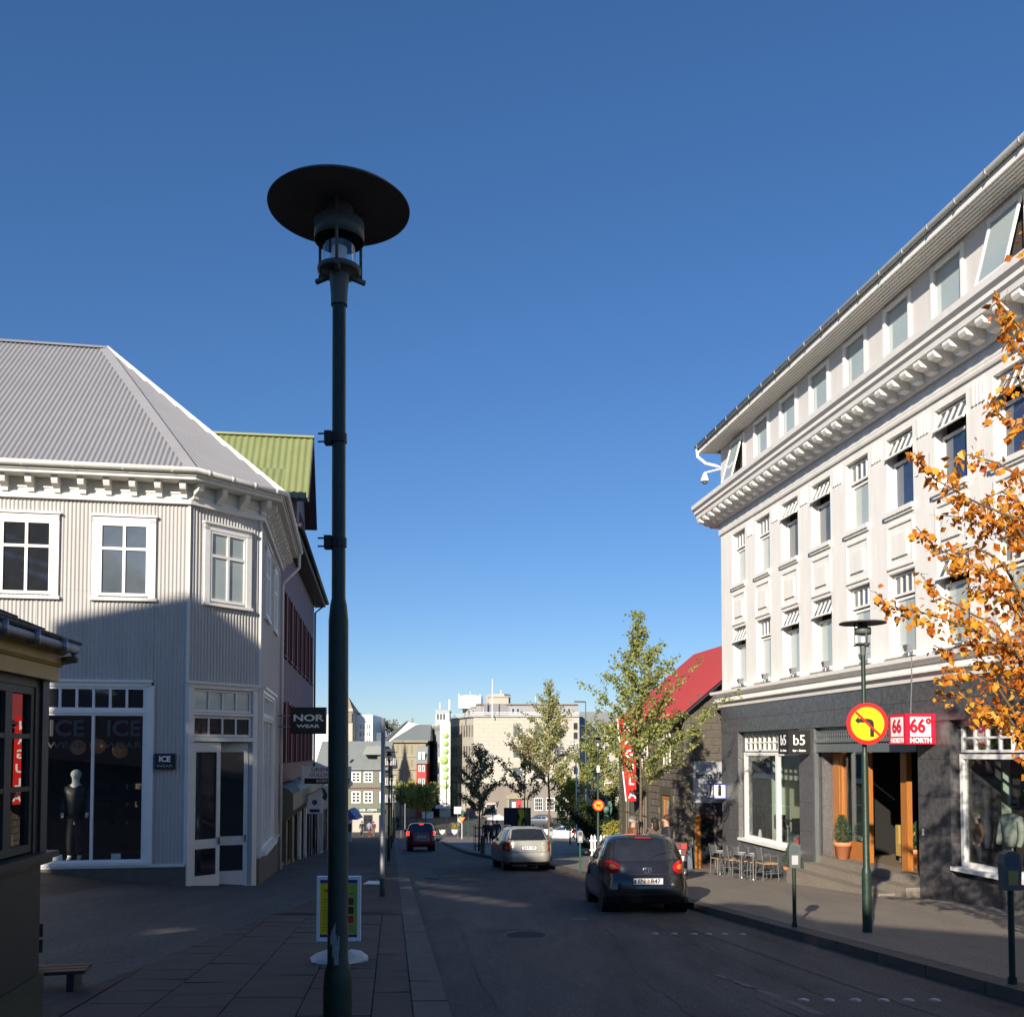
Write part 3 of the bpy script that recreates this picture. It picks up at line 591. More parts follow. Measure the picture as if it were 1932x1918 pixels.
# shop window on the main face
for u0,u1,Fr in ((-2.90,-.70,Fm),):
    w=window(Fr,gh,u0+.1,u1-.1,WB+.06,.80,.02,.05,.08,[.5],mp='glass',bar=.05)
    w2=window(Fr,gh,u0+.1,u1-.1,.86,1.33,.02,.05,.08,[1/6,2/6,.5,4/6,5/6],mp='darkpane',bar=.045)
    mb=MB(); mb.fb(Fr,u0,u0+.1,-.02,.05,WB,1.36); mb.fb(Fr,u1-.1,u1+.06,-.02,.05,WB,1.36); mb.fb(Fr,u0+.1,u1-.1,-.05,.05,.80,.86); mb.fb(Fr,u0,u1,-.02,.05,1.33,1.42); mb.fb(Fr,u0-.03,u1+.03,-.02,.10,1.42,1.47); mb.fb(Fr,u0,u1,-.05,.08,WB,WB+.07); mb.build('casing','wframe',w)
for u0,u1 in ((-7.2,-5.0),): window(Fm,gh,u0,u1,WB+.06,1.35,.06,.08,.08,[[.5],[.25,.5,.75]],[.8],mp='darkpane')
# shop room
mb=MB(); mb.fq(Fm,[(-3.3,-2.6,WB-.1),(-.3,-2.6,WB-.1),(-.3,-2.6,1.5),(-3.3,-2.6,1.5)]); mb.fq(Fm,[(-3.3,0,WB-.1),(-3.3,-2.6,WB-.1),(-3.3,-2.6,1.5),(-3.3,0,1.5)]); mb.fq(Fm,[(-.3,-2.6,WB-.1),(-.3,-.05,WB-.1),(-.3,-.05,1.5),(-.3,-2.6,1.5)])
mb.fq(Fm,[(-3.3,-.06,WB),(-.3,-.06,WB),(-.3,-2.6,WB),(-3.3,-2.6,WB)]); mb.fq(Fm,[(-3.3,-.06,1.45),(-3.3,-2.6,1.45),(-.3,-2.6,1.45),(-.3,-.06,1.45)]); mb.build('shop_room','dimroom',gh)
mb=MB()
for u in (-2.9,-2.2,-1.4,-.8): 
    for z in (-1.6,-1.2,-.8): mb.fb(Fm,u-.25,u+.25,-2.5,-2.15,z,z+.12)
mb.build('shelves','brownwood',gh)
for u,z in ((-2.45,.12),(-2.05,.15),(-1.6,.05),(-.95,.1)):
    mb=MB(); p=Fm.p(u,-1.4,z); mb.sphere(p,.16,14,10); o=mb.build('pendant_lamp',M.setdefault('pend',emis('pendant_glow',(.25,.15,.07),.05)),gh,True)
mq=mat('window_print',(.05,.05,.055),.6,var=0); M['wprint']=mq
for uc in (-2.3,-1.22): 
    text('ICE',.44,Fm,uc,.0,.48,'wprint',gh,ex=.001,sx=1.05,bold=.012); text('WEAR',.17,Fm,uc,.0,.15,'wprint',gh,ex=.001,sx=1.5,bold=.004)
for u in (-2.45,-1.35): 
    mb=MB(); mb.fb(Fm,u-.09,u+.09,-.12,-.10,WB+.08,WB+.22); mb.build('price_card','signwhite',gh)
# mannequin inside
mq=human(Fm.p(-2.25,-.55,WB+.02),math.radians(190),1.86,'black','black','signwhite','white faced mannequin in a black suit inside the left shop window','mannequin','mannequin',face='signwhite')
# door corner
mb=MB(); Z0=-2.86
mb.fb(Fc,.0,.12,-.12,.06,Z0,1.36); mb.fb(Fc,1.58,1.70,-.12,.06,Z0,1.36); mb.fb(Fc,.12,1.58,-.12,.05,.24,.33); mb.fb(Fc,.12,1.58,-.12,.05,.78,.84); mb.fb(Fc,0,1.70,-.12,.06,1.33,1.42); mb.fb(Fc,-.03,1.73,-.12,.11,1.42,1.47); mb.fb(Fc,.12,1.58,-.12,.03,Z0-.2,Z0+.03)
df=mb.build('door_frame','cream',gh)
window(Fc,gh,.13,1.57,.85,1.32,.0,.05,.06,[.25,.5,.75],mf='cream',mp='blind'); window(Fc,gh,.13,1.57,.34,.77,.0,.05,.06,[.25,.5,.75],mf='cream',mp='darkpane')
def leaf(Fr,u0,u1,n,m='cream'):
    mb=MB(); t=.045; zz=[(Z0+.03,-2.52),(-1.97,-1.78),(.02,.22)]
    for a,b in zz: mb.fb(Fr,u0+.1,u1-.09,n-t,n,a,b)
    mb.fb(Fr,u0,u0+.1,n-t,n,Z0+.03,.22); mb.fb(Fr,u1-.09,u1,n-t,n,Z0+.03,.22); o=mb.build('door',m,gh)
    for a,b in ((-2.52,-1.97),(-1.78,.02)):
        p=MB(); p.fb(Fr,u0+.1,u1-.09,n-.03,n-.02,a,b); p.build('pane','darkpane',o)
    p=MB(); p.fb(Fr,u1-.07,u1-.03,n,n+.05,-1.9,-1.75); p.build('handle','steel',o); return o
leaf(Fc,.13,.82,-.01)
hq=Fc.p(1.55,-.06,0); Fh=F((hq[0],hq[1]),(-Fc.u[0]*.86-Fc.n[0]*.5,-Fc.u[1]*.86-Fc.n[1]*.5)); Fh=F(Fh.p(.72,0,0)[:2],(-Fh.u[0],-Fh.u[1])); leaf(Fh,0,.72,0)
mb=MB(); mb.fq(Fc,[(.1,-.9,Z0),(1.65,-.9,Z0),(1.65,-.9,.3),(.1,-.9,.3)]); mb.fq(Fc,[(.1,-.02,Z0),(.1,-.9,Z0),(.1,-.9,.3),(.1,-.02,.3)]); mb.fq(Fc,[(1.6,-.9,Z0),(1.6,-.02,Z0),(1.6,-.02,.3),(1.6,-.9,.3)]); mb.fq(Fc,[(.1,0,Z0+.01),(1.6,0,Z0+.01),(1.6,-.9,Z0+.01),(.1,-.9,Z0+.01)]); mb.fq(Fc,[(.1,-.9,.29),(1.6,-.9,.29),(1.6,-.02,.29),(.1,-.02,.29)]); mb.build('entry_recess','darkvoid',gh)
mb=MB(); mb.fb(Fc,.1,1.6,.05,.4,G(-5.5,19.6)+.1,Z0-.0); mb.build('door_step','gplinth',gh)
# third face shop window
w=window(Ft,gh,.42,3.45,WB+.08,.80,.02,.06,.08,[.33,.66],mp='blind'); window(Ft,gh,.42,3.45,.86,1.33,.02,.05,.08,[.2,.4,.6,.8],mp='blind')
mb=MB(); mb.fb(Ft,.32,.42,-.02,.06,WB,1.36); mb.fb(Ft,3.45,3.55,-.02,.06,WB,1.36); mb.fb(Ft,.42,3.45,-.05,.05,.8,.86); mb.fb(Ft,.32,3.55,-.02,.06,1.33,1.42); mb.fb(Ft,.29,3.58,-.02,.12,1.42,1.47); mb.fb(Ft,.25,3.62,-.02,.16,WB-.02,WB+.08); mb.build('casing','wframe',w)
# small wall sign
s=T('wall_sign',Fm.p(-.4,.05,-.2),'small black wall sign reading ICE WEAR on the gray corrugated wall','sign')
mb=MB(); mb.fb(Fm,-.60,-.21,.03,.09,-.33,-.01); mb.build('board','signblack',s); text('ICE',.155,Fm,-.405,.092,-.125,'signwhite',s,bold=.006); text('WEAR',.065,Fm,-.405,.092,-.262,'signgray',s,sx=1.7)
# projecting NOR WEAR sign
Fn=F(Ft.p(5.3,.25,0)[:2],(1,.03)); s=T('hanging_sign',Fn.p(.5,0,0),'black square hanging sign reading NOR WEAR beside the red house','sign')
mb=MB(); mb.fb(Fn,.12,1.07,-.09,.09,.52,1.25); mb.build('board','signblack',s); mb=MB()
for z in (1.02,.72): mb.fb(Fn,-.3,.12,-.02,.02,z-.02,z+.02)
mb.build('bracket','galv',s); text('NOR',.25,Fn,.595,.092,.95,'signwhite',s,sx=1.5,bold=.008); text('WEAR',.125,Fn,.595,.092,.73,'signwhite',s,sx=1.75,bold=.004)

lamp.location.x+=.024; lamp.rotation_euler=(0,-.0056,0)
M['guttergray']=mat('gray_gutter',(.38,.38,.37),.5,.2,var=.1)
# ------------------------------------------------------------ red house down the left side
rh=T('red_house',(-6.6,27,-3.5),'dusty rose house with oxblood windows and steep moss green gable roof','house')
R=F((-6.56,26.65),(-.1386,.990)); RL=13.9
mb=MB(); wh=[]
for k in range(7):
    u=.75+k*1.83; wh+=[(u,u+.95,2.9,4.76),(u,u+.95,-.3,1.5)]
us=[0]+[x for k in range(7) for x in (.75+k*1.83,1.7+k*1.83)]+[RL]
for a,b in zip(us[::2],us[1::2]): corr(mb,[R.p(a,0,-.3),R.p(b,0,-.3),R.p(b,0,6.3),R.p(a,0,6.3)],(*R.u,0),.2,.01,4)
for a,b in zip(us[1::2],us[2::2]):
    for z0,z1 in ((1.5,2.9),(4.76,6.3)): corr(mb,[R.p(a,0,z0),R.p(b,0,z0),R.p(b,0,z1),R.p(a,0,z1)],(*R.u,0),.2,.01,4)
mb.fq(R.side2(RL),[(0,0,-5),(9,0,-5),(9,0,6.3),(0,0,6.3)]); mb.fq(R.side2(0),[(9,0,-5),(0,0,-5),(0,0,6.3),(9,0,6.3)])
mb.build('corrugated_wall','redwall',rh)
for a,b,c,d in wh:
    w=window(R,rh,a,b,c,d,-.06,.07,.06,[.5],[.62],mf='redtrim',mp='darkpane',bar=.05)
    mb=MB(); mb.fb(R,a-.08,a,-.1,.04,c-.06,d+.06); mb.fb(R,b,b+.08,-.1,.04,c-.06,d+.06); mb.fb(R,a,b,-.1,.03,d,d+.06); mb.fb(R,a-.08,b+.08,-.1,.09,c-.1,c-.06+.001); mb.build('casing','redtrim',w)
mb=MB(); mb.fb(R,0,RL,-.3,.03,-.85,-.30); mb.fb(R,0,RL,-.3,.1,-.40,-.34); mb.build('band','redtrim',rh)
mb=MB(); mb.uprism(R,[(-.3,-.85),(.28,-1.0),(.42,-1.15),(.42,-1.62),(.25,-1.9),(-.3,-1.9)],-.0,RL); mb.build('shop_fascia','olive',rh)
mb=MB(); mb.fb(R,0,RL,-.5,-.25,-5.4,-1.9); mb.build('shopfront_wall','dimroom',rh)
for k,(u,w_,m) in enumerate([(.1,.5,'ochrewall'),(2.5,.45,'olive'),(4.6,.7,'ochrewall'),(6.4,.35,'darktrim'),(8,.25,'wframe'),(9.2,.3,'darktrim'),(10.6,.25,'wframe'),(12.2,.5,'darktrim'),(13.4,.5,'darktrim')]):
    mb=MB(); mb.fb(R,u,u+w_,-.3,.0,-5.4,-1.9); mb.build('pier',m,rh)
for a,b in ((.65,2.45),(3.0,4.55),(5.35,6.35),(6.8,7.95),(8.3,9.15),(9.55,10.55),(10.9,12.15),(12.75,13.35)):
    window(R,rh,a,b,-3.25-.07*a,-1.95,-.1,.05,.05,[.5],mf='darktrim',mp='graypane' if a<8 else 'darkpane')
    mb=MB(); mb.fb(R,a,b,-.3,-.05,-5.4,-3.25-.07*a); mb.build('stall_riser','ochrewall' if a<6 else 'granite',rh)
mb=MB(); mb.uprism(R,[(.02,6.25),(.46,6.28),(.50,6.45),(.46,6.5),(-4.2,8.9),(-4.2,8.7),(.0,6.4)],-.1,RL+.25); mb.build('eave','darktrim',rh)
mb=MB(); corr(mb,[R.p(-.1,.48,6.53),R.p(RL+.25,.48,6.53),R.p(RL+.25,-4.2,8.96),R.p(-.1,-4.2,8.96)],(*R.u,0),.25,.012,4); mb.build('roof_sheet','greenroof',rh)
mb=MB(); mb.tube([R.p(-.1,.56,6.45),R.p(RL+.3,.56,6.45)],.07,8); mb.tube([R.p(RL+.1,.5,6.4),R.p(RL+.05,.05,6.0),R.p(RL+.05,.06,-4)],.04,6); mb.build('gutter','darktrim',rh,True)
# street gable
uc=6.55; hw=2.05; ze,zr=8.45,11.15
mb=MB(); mb.prism(R,[(uc-1.75,6.3),(uc+1.75,6.3),(uc+1.75,8.5),(uc,10.8),(uc-1.75,8.5)],-5,.03); mb.build('gable_wall','redwall',rh)
for sg in (-1,1):
    a=[R.p(uc+sg*hw,.42,ze),R.p(uc,.42,zr),R.p(uc,-5,zr),R.p(uc+sg*hw,-5,ze)]
    mb=MB(); corr(mb,a,(*[-x for x in R.n],0),.22,.018,6,n=Vector((0,0,1)).lerp(Vector((*R.u,0))*sg,.5).normalized()); mb.build('gable_roof_sheet','greenroof',rh)
    mb=MB(); mb.prism(R,[(uc+sg*hw,ze-.12),(uc+sg*hw,ze-.03),(uc,zr-.03),(uc,zr-.14)] [::sg],-5,.45); mb.build('gable_soffit','darktrim',rh)
mb=MB(); mb.fb(R,uc-.12,uc+.12,-5,.46,zr-.02,zr+.05); mb.build('ridge_cap','greenroof',rh)
mb=MB(); p=[R.p(uc-4.1,-.25,8.0),R.p(uc-2.9,-.25,9.15),R.p(uc-2.9,-4,9.15),R.p(uc-4.1,-4,8.0)]; corr(mb,p,(*R.n,0),.22,.018,6); mb.fb(R,uc-3.9,uc-1.9,-4,-.5,6.3,8.0); mb.build('dormer_roof_sheet','greenroof',rh)
for a in (uc-.75,uc+.15): window(R,rh,a,a+.6,6.9,8.3,.07,.06,.05,[],[.6],mf='redtrim',mp='darkpane')
# goldsmith sign and flags
Fg=F(R.p(3.2,.4,0)[:2],(1,.0)); s=T('hanging_sign',Fg.p(.7,0,-1),'cream lettered goldsmith sign jutting from the red house','sign')
mb=MB(); mb.fb(Fg,.0,1.55,-.07,.07,-.98,-.42); mb.build('board','signwhite',s); mb=MB(); mb.fb(Fg,.1,1.50,.07,.078,-.96,-.79); mb.build('panel','signblack',s)
mb=MB(); mb.fb(Fg,-.35,0,-.02,.02,-.85,-.82); mb.fb(Fg,-.02,.03,-.08,.09,-1.0,-.40); mb.build('bracket','cream',s)
text('ÚRSMIÐUR',.155,Fg,.78,.072,-.525,'signblack',s,sx=1.25); text('GULLSMIÐUR',.155,Fg,.78,.072,-.69,'signblack',s,sx=1.12); text('KORNELÍUS',.13,Fg,.85,.08,-.875,'signwhite',s,sx=1.1)
Ff=F(R.p(5.6,.4,0)[:2],(1,.0)); s=T('flag_sign',Ff.p(.4,0,-1.6),'small white pennant sign with a blue emblem below the goldsmith sign','sign')
mb=MB(); mb.prism(Ff,[(.0,-2.05),(.5,-2.05),(.5,-1.2),(.0,-1.45)],-.02,.02); mb.build('board','signwhite',s); mb=MB(); mb.fb(Ff,.09,.42,.02,.026,-2.0,-1.9); mb.lathe([(.03,0),(.09,0)],Ff.p(.25,.024,-1.67),16,'y'); mb.fb(Ff,.24,.27,.02,.026,-1.72,-1.62); mb.build('emblem','purple',s)
mb=MB(); mb.tube([Ff.p(-.4,0,-1.62),Ff.p(.52,0,-1.18)],.02,6); mb.build('bracket','galv',s)
Ff=F(R.p(7.2,.5,0)[:2],(1,.0)); s=T('flag_sign',Ff.p(.4,0,-1.6),'white sign with a green swirl behind the pennant sign','sign')
mb=MB(); mb.fb(Ff,.15,.62,-.02,.02,-1.95,-1.15); mb.build('board','signwhite',s); mb=MB(); mb.prism(Ff,[(.2,-1.3),(.3,-1.2),(.42,-1.3),(.5,-1.5),(.45,-1.7),(.3,-1.6),(.36,-1.45)],.02,.026); mb.build('emblem','postgreen',s)
# low shop building further down on the left
lh=T('shop_house',(-8.6,42,-4.6),'low dark roofed shop house beyond the red house on the left','house')
L=F((-8.6,40.8),(-.133,.991)); LL=38
mb=MB(); mb.fb(L,0,LL,-7,0,-9,-1.4); mb.build('wall','olive',lh)
mb=MB(); mb.uprism(L,[(.5,-1.55),(.5,-1.3),(-3.5,.5),(-7.3,-1.3),(-7.3,-1.55)],-.1,LL*.5); mb.build('roof','slate',lh)
mb=MB(); mb.uprism(L,[(.5,-2.6),(.5,-2.35),(-3.5,-.6),(-7.3,-2.3),(-7.3,-2.6)],LL*.5+.01,LL); mb.build('lower_roof','slate',lh)
mb=MB(); mb.fb(L,0,LL*.5,.5,.56,-1.55,-1.3); mb.build('fascia','wframe',lh); mb=MB(); mb.fb(L,0,LL*.5,.5,.57,-1.29,-1.22); mb.build('fascia_edge','signred',lh)
for k in range(10):
    z=-2.1-.23*k if k<8 else -3.9; window(L,lh,.8+k*3.7,3.4+k*3.7,z-2.6-.02*k,z-.35,.03,.08,.05,[.5],mf='wframe' if k%2 else 'darktrim',mp='graypane')
# ------------------------------------------------------------ right building: white plaster over dark granite shops
wb=T('shop_building',(6.6,29.7,-3.6),'white four storey plaster building with dark granite shopfront','building')
W=F((6.6,29.7),(.1435,-.9897)); UL=22.; KC=lambda k:1.45+1.765*k; NK=12
hs=[]
for k in range(NK):
    c=KC(k); hs+=[(c-.5,c+.5,5.08,6.66),(c-.5,c+.5,2.05,3.77),(c-.44,c+.44,8.12,9.42)]
mb=MB(); holes(mb,W,0,UL,1.9,7.3,[h for h in hs if h[3]<8],.26); S0=W.side2(0); 
mb.fq(W,[(0,0,1.9),(0,0,7.3),(0,-9,7.3),(0,-9,1.9)]); mb.fb(W,0,UL,-9,-1.5,6.9,7.3); mb.build('wall','white',wb)
mb=MB(); holes(mb,W,0,UL,7.9,9.62,[h for h in hs if h[3]>8],.1,-.02); mb.fq(W,[(0,-.02,7.3),(0,-.02,9.62),(0,-9,9.62),(0,-9,7.3)]); mb.build('attic_wall','grayplaster',wb)
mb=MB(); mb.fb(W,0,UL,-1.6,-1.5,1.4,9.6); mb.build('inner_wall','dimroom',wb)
# recessed panels between the rows, drawn as mouldings
for k in range(NK):
    c=KC(k); mb=MB()
    a,b,z0,z1=c-.5,c+.5,3.86,4.80
    for (p,q,r,s_) in ((a,a+.05,z0,z1),(b-.05,b,z0,z1),(a+.05,b-.05,z0,z0+.05),(a+.05,b-.05,z1-.05,z1)): mb.fb(W,p,q,-.01,.035,r,s_)
    mb.fb(W,a+.22,b-.22,-.01,.045,z0+.22,z1-.24); mb.build('panel_moulding','white',wb)
    mb=MB(); mb.fb(W,c-.56,c+.56,-.26,.09,4.98,5.078); mb.fb(W,c-.53,c+.53,-.01,.05,4.93,4.98); mb.build('sill','whitetrim',wb)
    mb=MB(); mb.fb(W,c-.56,c+.56,-.26,.10,1.985,2.048); mb.build('sill','whitetrim',wb)
    if k<NK-1:
        m0=c+.8825
        mb=MB()
        for i in range(4): mb.fb(W,m0-.19+i*.105,m0-.19+i*.105+.06,-.01,.03,6.32,6.72)
        mb.build('fluted_ornament','white',wb)
# windows
rnd=random.Random(4)
OA={2,3,5,6,7,9}; OB={0,2,3,6,8}
def facwin(c,z0,z1,tilt,pane):
    zt=z1-.48; w=window(W,wb,c-.49,c+.49,z0+.01,zt-.03,-.16,.055,.06,mf='wframe',mp=pane)
    # top sash with vertical bars, hinged at the head
    an=.42 if tilt else 0; h=z1-.02-zt; mb=MB(); pb=[]
    def q(u,n,z): # rotate about the head (z1-.02)
        dz=z-(z1-.02); return W.p(u,-.16+n*math.cos(an)-dz*math.sin(an),(z1-.02)+dz*math.cos(an)-n*math.sin(-an)*0)
    def bx(m_,u0,u1,n0,n1,a,b): m_.hexa([q(u0,n1,a),q(u1,n1,a),q(u1,n0,a),q(u0,n0,a),q(u0,n1,b),q(u1,n1,b),q(u1,n0,b),q(u0,n0,b)])
    bx(mb,c-.48,c-.43,0,.05,zt,z1-.03); bx(mb,c+.43,c+.48,0,.05,zt,z1-.03); bx(mb,c-.43,c+.43,0,.05,zt,zt+.05); bx(mb,c-.43,c+.43,0,.05,z1-.08,z1-.03)
    for i in range(1,4): u=c-.43+i*.215; bx(mb,u-.02,u+.02,.005,.045,zt+.05,z1-.08)
    s=mb.build('top_sash','wframe',w)
    for i in range(4):
        u=c-.43+i*.215; m_=MB(); bx(m_,u+.02,u+.195,.015,.02,zt+.05,z1-.08); m_.build('pane','graypane',w)
    mb=MB(); mb.fb(W,c-.5,c+.5,-.28,-.262,z0,z1); mb.build('reveal_back','darkvoid' if tilt else 'graypane',w)
for k in range(NK):
    c=KC(k); facwin(c,5.08,6.66,k in OA,'bluepane' if k in (5,6,7) else ('graypane' if k in (2,3) else 'blind')); facwin(c,2.05,3.77,k in OB,'blind')
    mb=MB(); mb.fb(W,c-.52,c-.44,-.04,.03,8.02,9.50); mb.fb(W,c+.44,c+.52,-.04,.03,8.02,9.50); mb.fb(W,c-.44,c+.44,-.04,.025,9.42,9.50); mb.fb(W,c-.44,c+.44,-.1,.05,8.02,8.12)
    ww=mb.build('window','wframe',wb)
    if k not in (0,7):
        mb=MB(); mb.fb(W,c-.42,c+.42,-.075,-.065,8.14,9.40); mb.build('pane','blind',ww)
    else:
        an=.26; mb=MB(); q=lambda u,n,z:W.p(u,.02+n-(z-9.40)*math.sin(an),9.40+(z-9.40)*math.cos(an))
        def bx(m_,u0,u1,a,b,n0=0,n1=.04): m_.hexa([q(u0,n1,a),q(u1,n1,a),q(u1,n0,a),q(u0,n0,a),q(u0,n1,b),q(u1,n1,b),q(u1,n0,b),q(u0,n0,b)])
        bx(mb,c-.42,c-.37,8.14,9.40); bx(mb,c+.37,c+.42,8.14,9.40); bx(mb,c-.37,c+.37,8.14,8.19); bx(mb,c-.37,c+.37,9.35,9.40); mb.build('tilted_sash','wframe',ww)
        mb=MB(); bx(mb,c-.37,c+.37,8.19,9.35,.01,.02); mb.build('pane','blind',ww); mb=MB(); mb.fb(W,c-.44,c+.44,-.12,-.11,8.12,9.42); mb.build('reveal_back','dimroom',ww)
# main entablature
mb=MB(); E0=-.62
mb.uprism(W,[(-.05,6.85),(.05,6.85),(.07,6.90),(.04,6.93),(.06,6.98),(.06,7.02),(.02,7.05),(.02,7.22),(-.05,7.22)],-.06,UL); mb.build('architrave','white',wb)
mb=MB(); mb.uprism(W,[(-.3,7.22),(.12,7.22),(.16,7.28),(.16,7.50),(.58,7.50),(.60,7.60),(.66,7.64),(.66,7.72),(.74,7.78),(.76,7.90),(.70,7.93),(-.3,7.98)],E0,UL); mb.build('cornice','whitetrim',wb)
n=int(UL/.475)
for i in range(n+1):
    u=-.5+i*.475; mb=MB(); mb.uprism(W,[(.14,7.26),(.30,7.28),(.36,7.34),(.52,7.36),(.56,7.42),(.56,7.502),(.14,7.502)],u-.1,u+.1); mb.build('cornice_bracket','whitetrim',wb)
# lower cornice
mb=MB(); mb.uprism(W,[(-.1,1.42),(.08,1.42),(.10,1.50),(.14,1.56),(.20,1.57),(.20,1.61),(.14,1.63),(.14,1.74),(.22,1.80),(.30,1.82),(.31,1.90),(-.1,1.96)],-.30,UL); mb.build('string_course','whitetrim',wb)
# eave with slatted soffit and gutter
mb=MB(); mb.fb(W,-.42,UL,.52,.56,9.60,9.84); mb.fb(W,-.42,-.38,-9,.52,9.60,9.84); mb.build('fascia','whitetrim',wb)
mb=MB()
for i in range(6): mb.fb(W,-.38,UL,.0+i*.087,.0+i*.087+.066,9.60,9.635)
mb.build('soffit_boards','cream',wb); mb=MB(); mb.fb(W,-.38,UL,-9,.52,9.64,9.66); mb.build('soffit_backing','darktrim',wb)
mb=MB(); mb.tube([W.p(-.5,.62,9.80),W.p(UL,.62,9.80)],.06,10)
for i in range(26): mb.fb(W,-.3+i*.85,-.275+i*.85,.56,.688,9.735,9.825)
mb.build('gutter','guttergray',wb,True)
mb=MB(); mb.uprism(W,[(.6,9.85),(-4,10.7),(-9,9.9)],-.42,UL); mb.build('roof','groof',wb)
mb=MB(); mb.tube([W.p(-.45,.6,9.76),W.p(-.47,.58,9.5),W.p(-.35,.35,9.25),W.p(-.12,.12,9.12),W.p(-.1,-.1,9.05),W.p(-.1,-.12,1)],.05,8); mb.build('downpipe','whitetrim',wb,True)
s=T('security_camera',W.p(-.45,.35,8.75),'white dome security camera hanging under the far eave corner','camera')
mb=MB(); mb.tube([W.p(.02,.0,8.98),W.p(-.45,.35,8.98)],.03,6); mb.build('bracket','whitetrim',s); mb=MB(); mb.lathe([(.03,.28),(.06,.24),(.13,.06),(.14,0),(.0,0)],W.p(-.45,.35,8.7),16); mb.build('hood','whitetrim',s,True); mb=MB(); mb.sphere(W.p(-.45,.35,8.71),.105,14,8); mb.build('dome','graypane',s,True)
# granite ground floor ---- pieces
mb=MB(); gp='granite'
def gtiles(Fr,par,u0,u1,z0,z1,n0,n1,tw,th,m='granite',name='granite_tile',off=0):
    z=z0; r=0
    while z<z1-.01:
        e=min(z+th,z1); u=u0; first=True
        while u<u1-.01:
            f=min(u+tw*(.5 if (first and r%2 and off) else 1),u1)
            if f-u>.02:
                q=MB(); jn=random.uniform(0,.003); q.fb(Fr,u+.003,f-.003,n0,n1+jn,z+.003,e-.003); q.build(name,m,par)
            u=f; first=False
        z=e; r+=1
gtiles(W,wb,.0,UL,.62,1.42,-.1,.05,.9,.405)
gtiles(W,wb,.0,1.35,-3.75,.62,-.1,.04,.68,.72,'granite2')
gtiles(W,wb,5.46,6.30,-3.4,.62,-.1,.04,.84,.72,'granite2')
gtiles(W,wb,10.82,11.90,-3.0,.62,-.1,.04,1.08,.72,'granite')
gtiles(W,wb,1.35,5.46,-3.75,-2.62,-.1,.03,.82,.56,'granite2')
gtiles(W,wb,11.9,UL,-3.0,-2.30,-.1,.03,.9,.7,'granite')
mb.fb(W,0,1.35,-1,-.1,-4,.62); mb.fb(W,5.46,6.3,-.8,-.1,-4,.62); mb.fb(W,10.82,11.9,-1,-.1,-4,.62); mb.fb(W,0,UL,-1,-.1,.5,1.42); mb.fb(W,1.35,5.46,-1,-.1,-4,-2.62); mb.fb(W,11.9,UL,-1,-.1,-4,-2.3)
mb.fq(W,[(0,.0,-4),(0,0,1.42),(0,-9,1.42),(0,-9,-4)]); mb.build('granite_core','granite',wb)
# left shop window
def shopwin(u0,u1,z0,z1,zt,mull,slant=0):
    w=window(W,wb,u0,u1,z0,zt,-.12,.09,.09,[(m-u0)/(u1-u0) for m in mull],mp='glass',bar=.14)
    mb=MB(); mb.fb(W,u0-.02,u1,-.24,.10,z0-.07,z0-.001); mb.build('sill','wframe',w)
    w=window(W,wb,u0,u1,zt+.03,z1,-.16,.05,.06,[i/12 for i in range(1,12)],[.45],mp='glass',bar=.04)
shopwin(1.40,5.44,-2.50,.60,.02,[3.72]); shopwin(11.95,16.2,-2.12,.60,-.02,[14.6]); shopwin(16.9,21.5,-2.0,.6,-.02,[19.2])
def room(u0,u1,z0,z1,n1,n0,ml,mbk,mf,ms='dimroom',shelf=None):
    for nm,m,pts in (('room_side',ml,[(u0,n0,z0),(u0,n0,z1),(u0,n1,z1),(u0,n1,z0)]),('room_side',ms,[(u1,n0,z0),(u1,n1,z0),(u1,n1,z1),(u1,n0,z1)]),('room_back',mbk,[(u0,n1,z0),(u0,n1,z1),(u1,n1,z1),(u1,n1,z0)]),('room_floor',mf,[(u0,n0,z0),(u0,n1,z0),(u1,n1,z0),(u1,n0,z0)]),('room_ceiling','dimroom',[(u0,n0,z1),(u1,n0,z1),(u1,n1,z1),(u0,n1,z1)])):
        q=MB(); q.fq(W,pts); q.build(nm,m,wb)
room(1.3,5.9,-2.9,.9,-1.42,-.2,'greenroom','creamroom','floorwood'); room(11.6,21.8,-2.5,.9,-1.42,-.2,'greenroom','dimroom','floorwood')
# tables and a jacket display behind the glass
def bistro(u,n,z,lab):
    t=T('bar_table',W.p(u,n,z),lab,'table'); q=MB(); q.lathe([(.3,.98),(.3,1.01),(0,1.01)],W.p(u,n,z),20); q.build('tabletop','signblack',t); q=MB(); q.tube([W.p(u,n,z),W.p(u,n,z+.98)],.03,8); q.lathe([(.2,0),(.2,.02),(0,.03)],W.p(u,n,z),14); q.build('leg','galv',t)
bistro(3.0,-.75,-2.9,'dark bar table behind the left pane of the bistro window'); bistro(4.7,-.7,-2.9,'dark bar table behind the right pane of the bistro window')
def barstool(u,n,z,m,lab):
    t=T('bar_stool',W.p(u,n,z),lab,'stool'); q=MB(); q.fb(W.at(u,n),-.17,.17,-.17,.17,z+.7,z+.75); q.build('seat',m,t); q=MB(); q.fb(W.at(u,n),-.17,-.14,-.17,.17,z+.75,z+1.1); q.build('backrest',m,t)
    for a in (-.15,.15):
        for b in (-.15,.15): q=MB(); q.tube([W.p(u+a,n+b,z),W.p(u+a*.8,n+b*.8,z+.7)],.012,5); q.build('leg','galv',t)
barstool(3.7,-.8,-2.9,'signblack','black bar stool by the mullion inside the bistro window'); barstool(4.25,-.85,-2.9,'kioskyel','mustard bar stool inside the bistro window'); barstool(2.3,-.9,-2.9,'brownwood','brown bar stool at the left inside the bistro window')
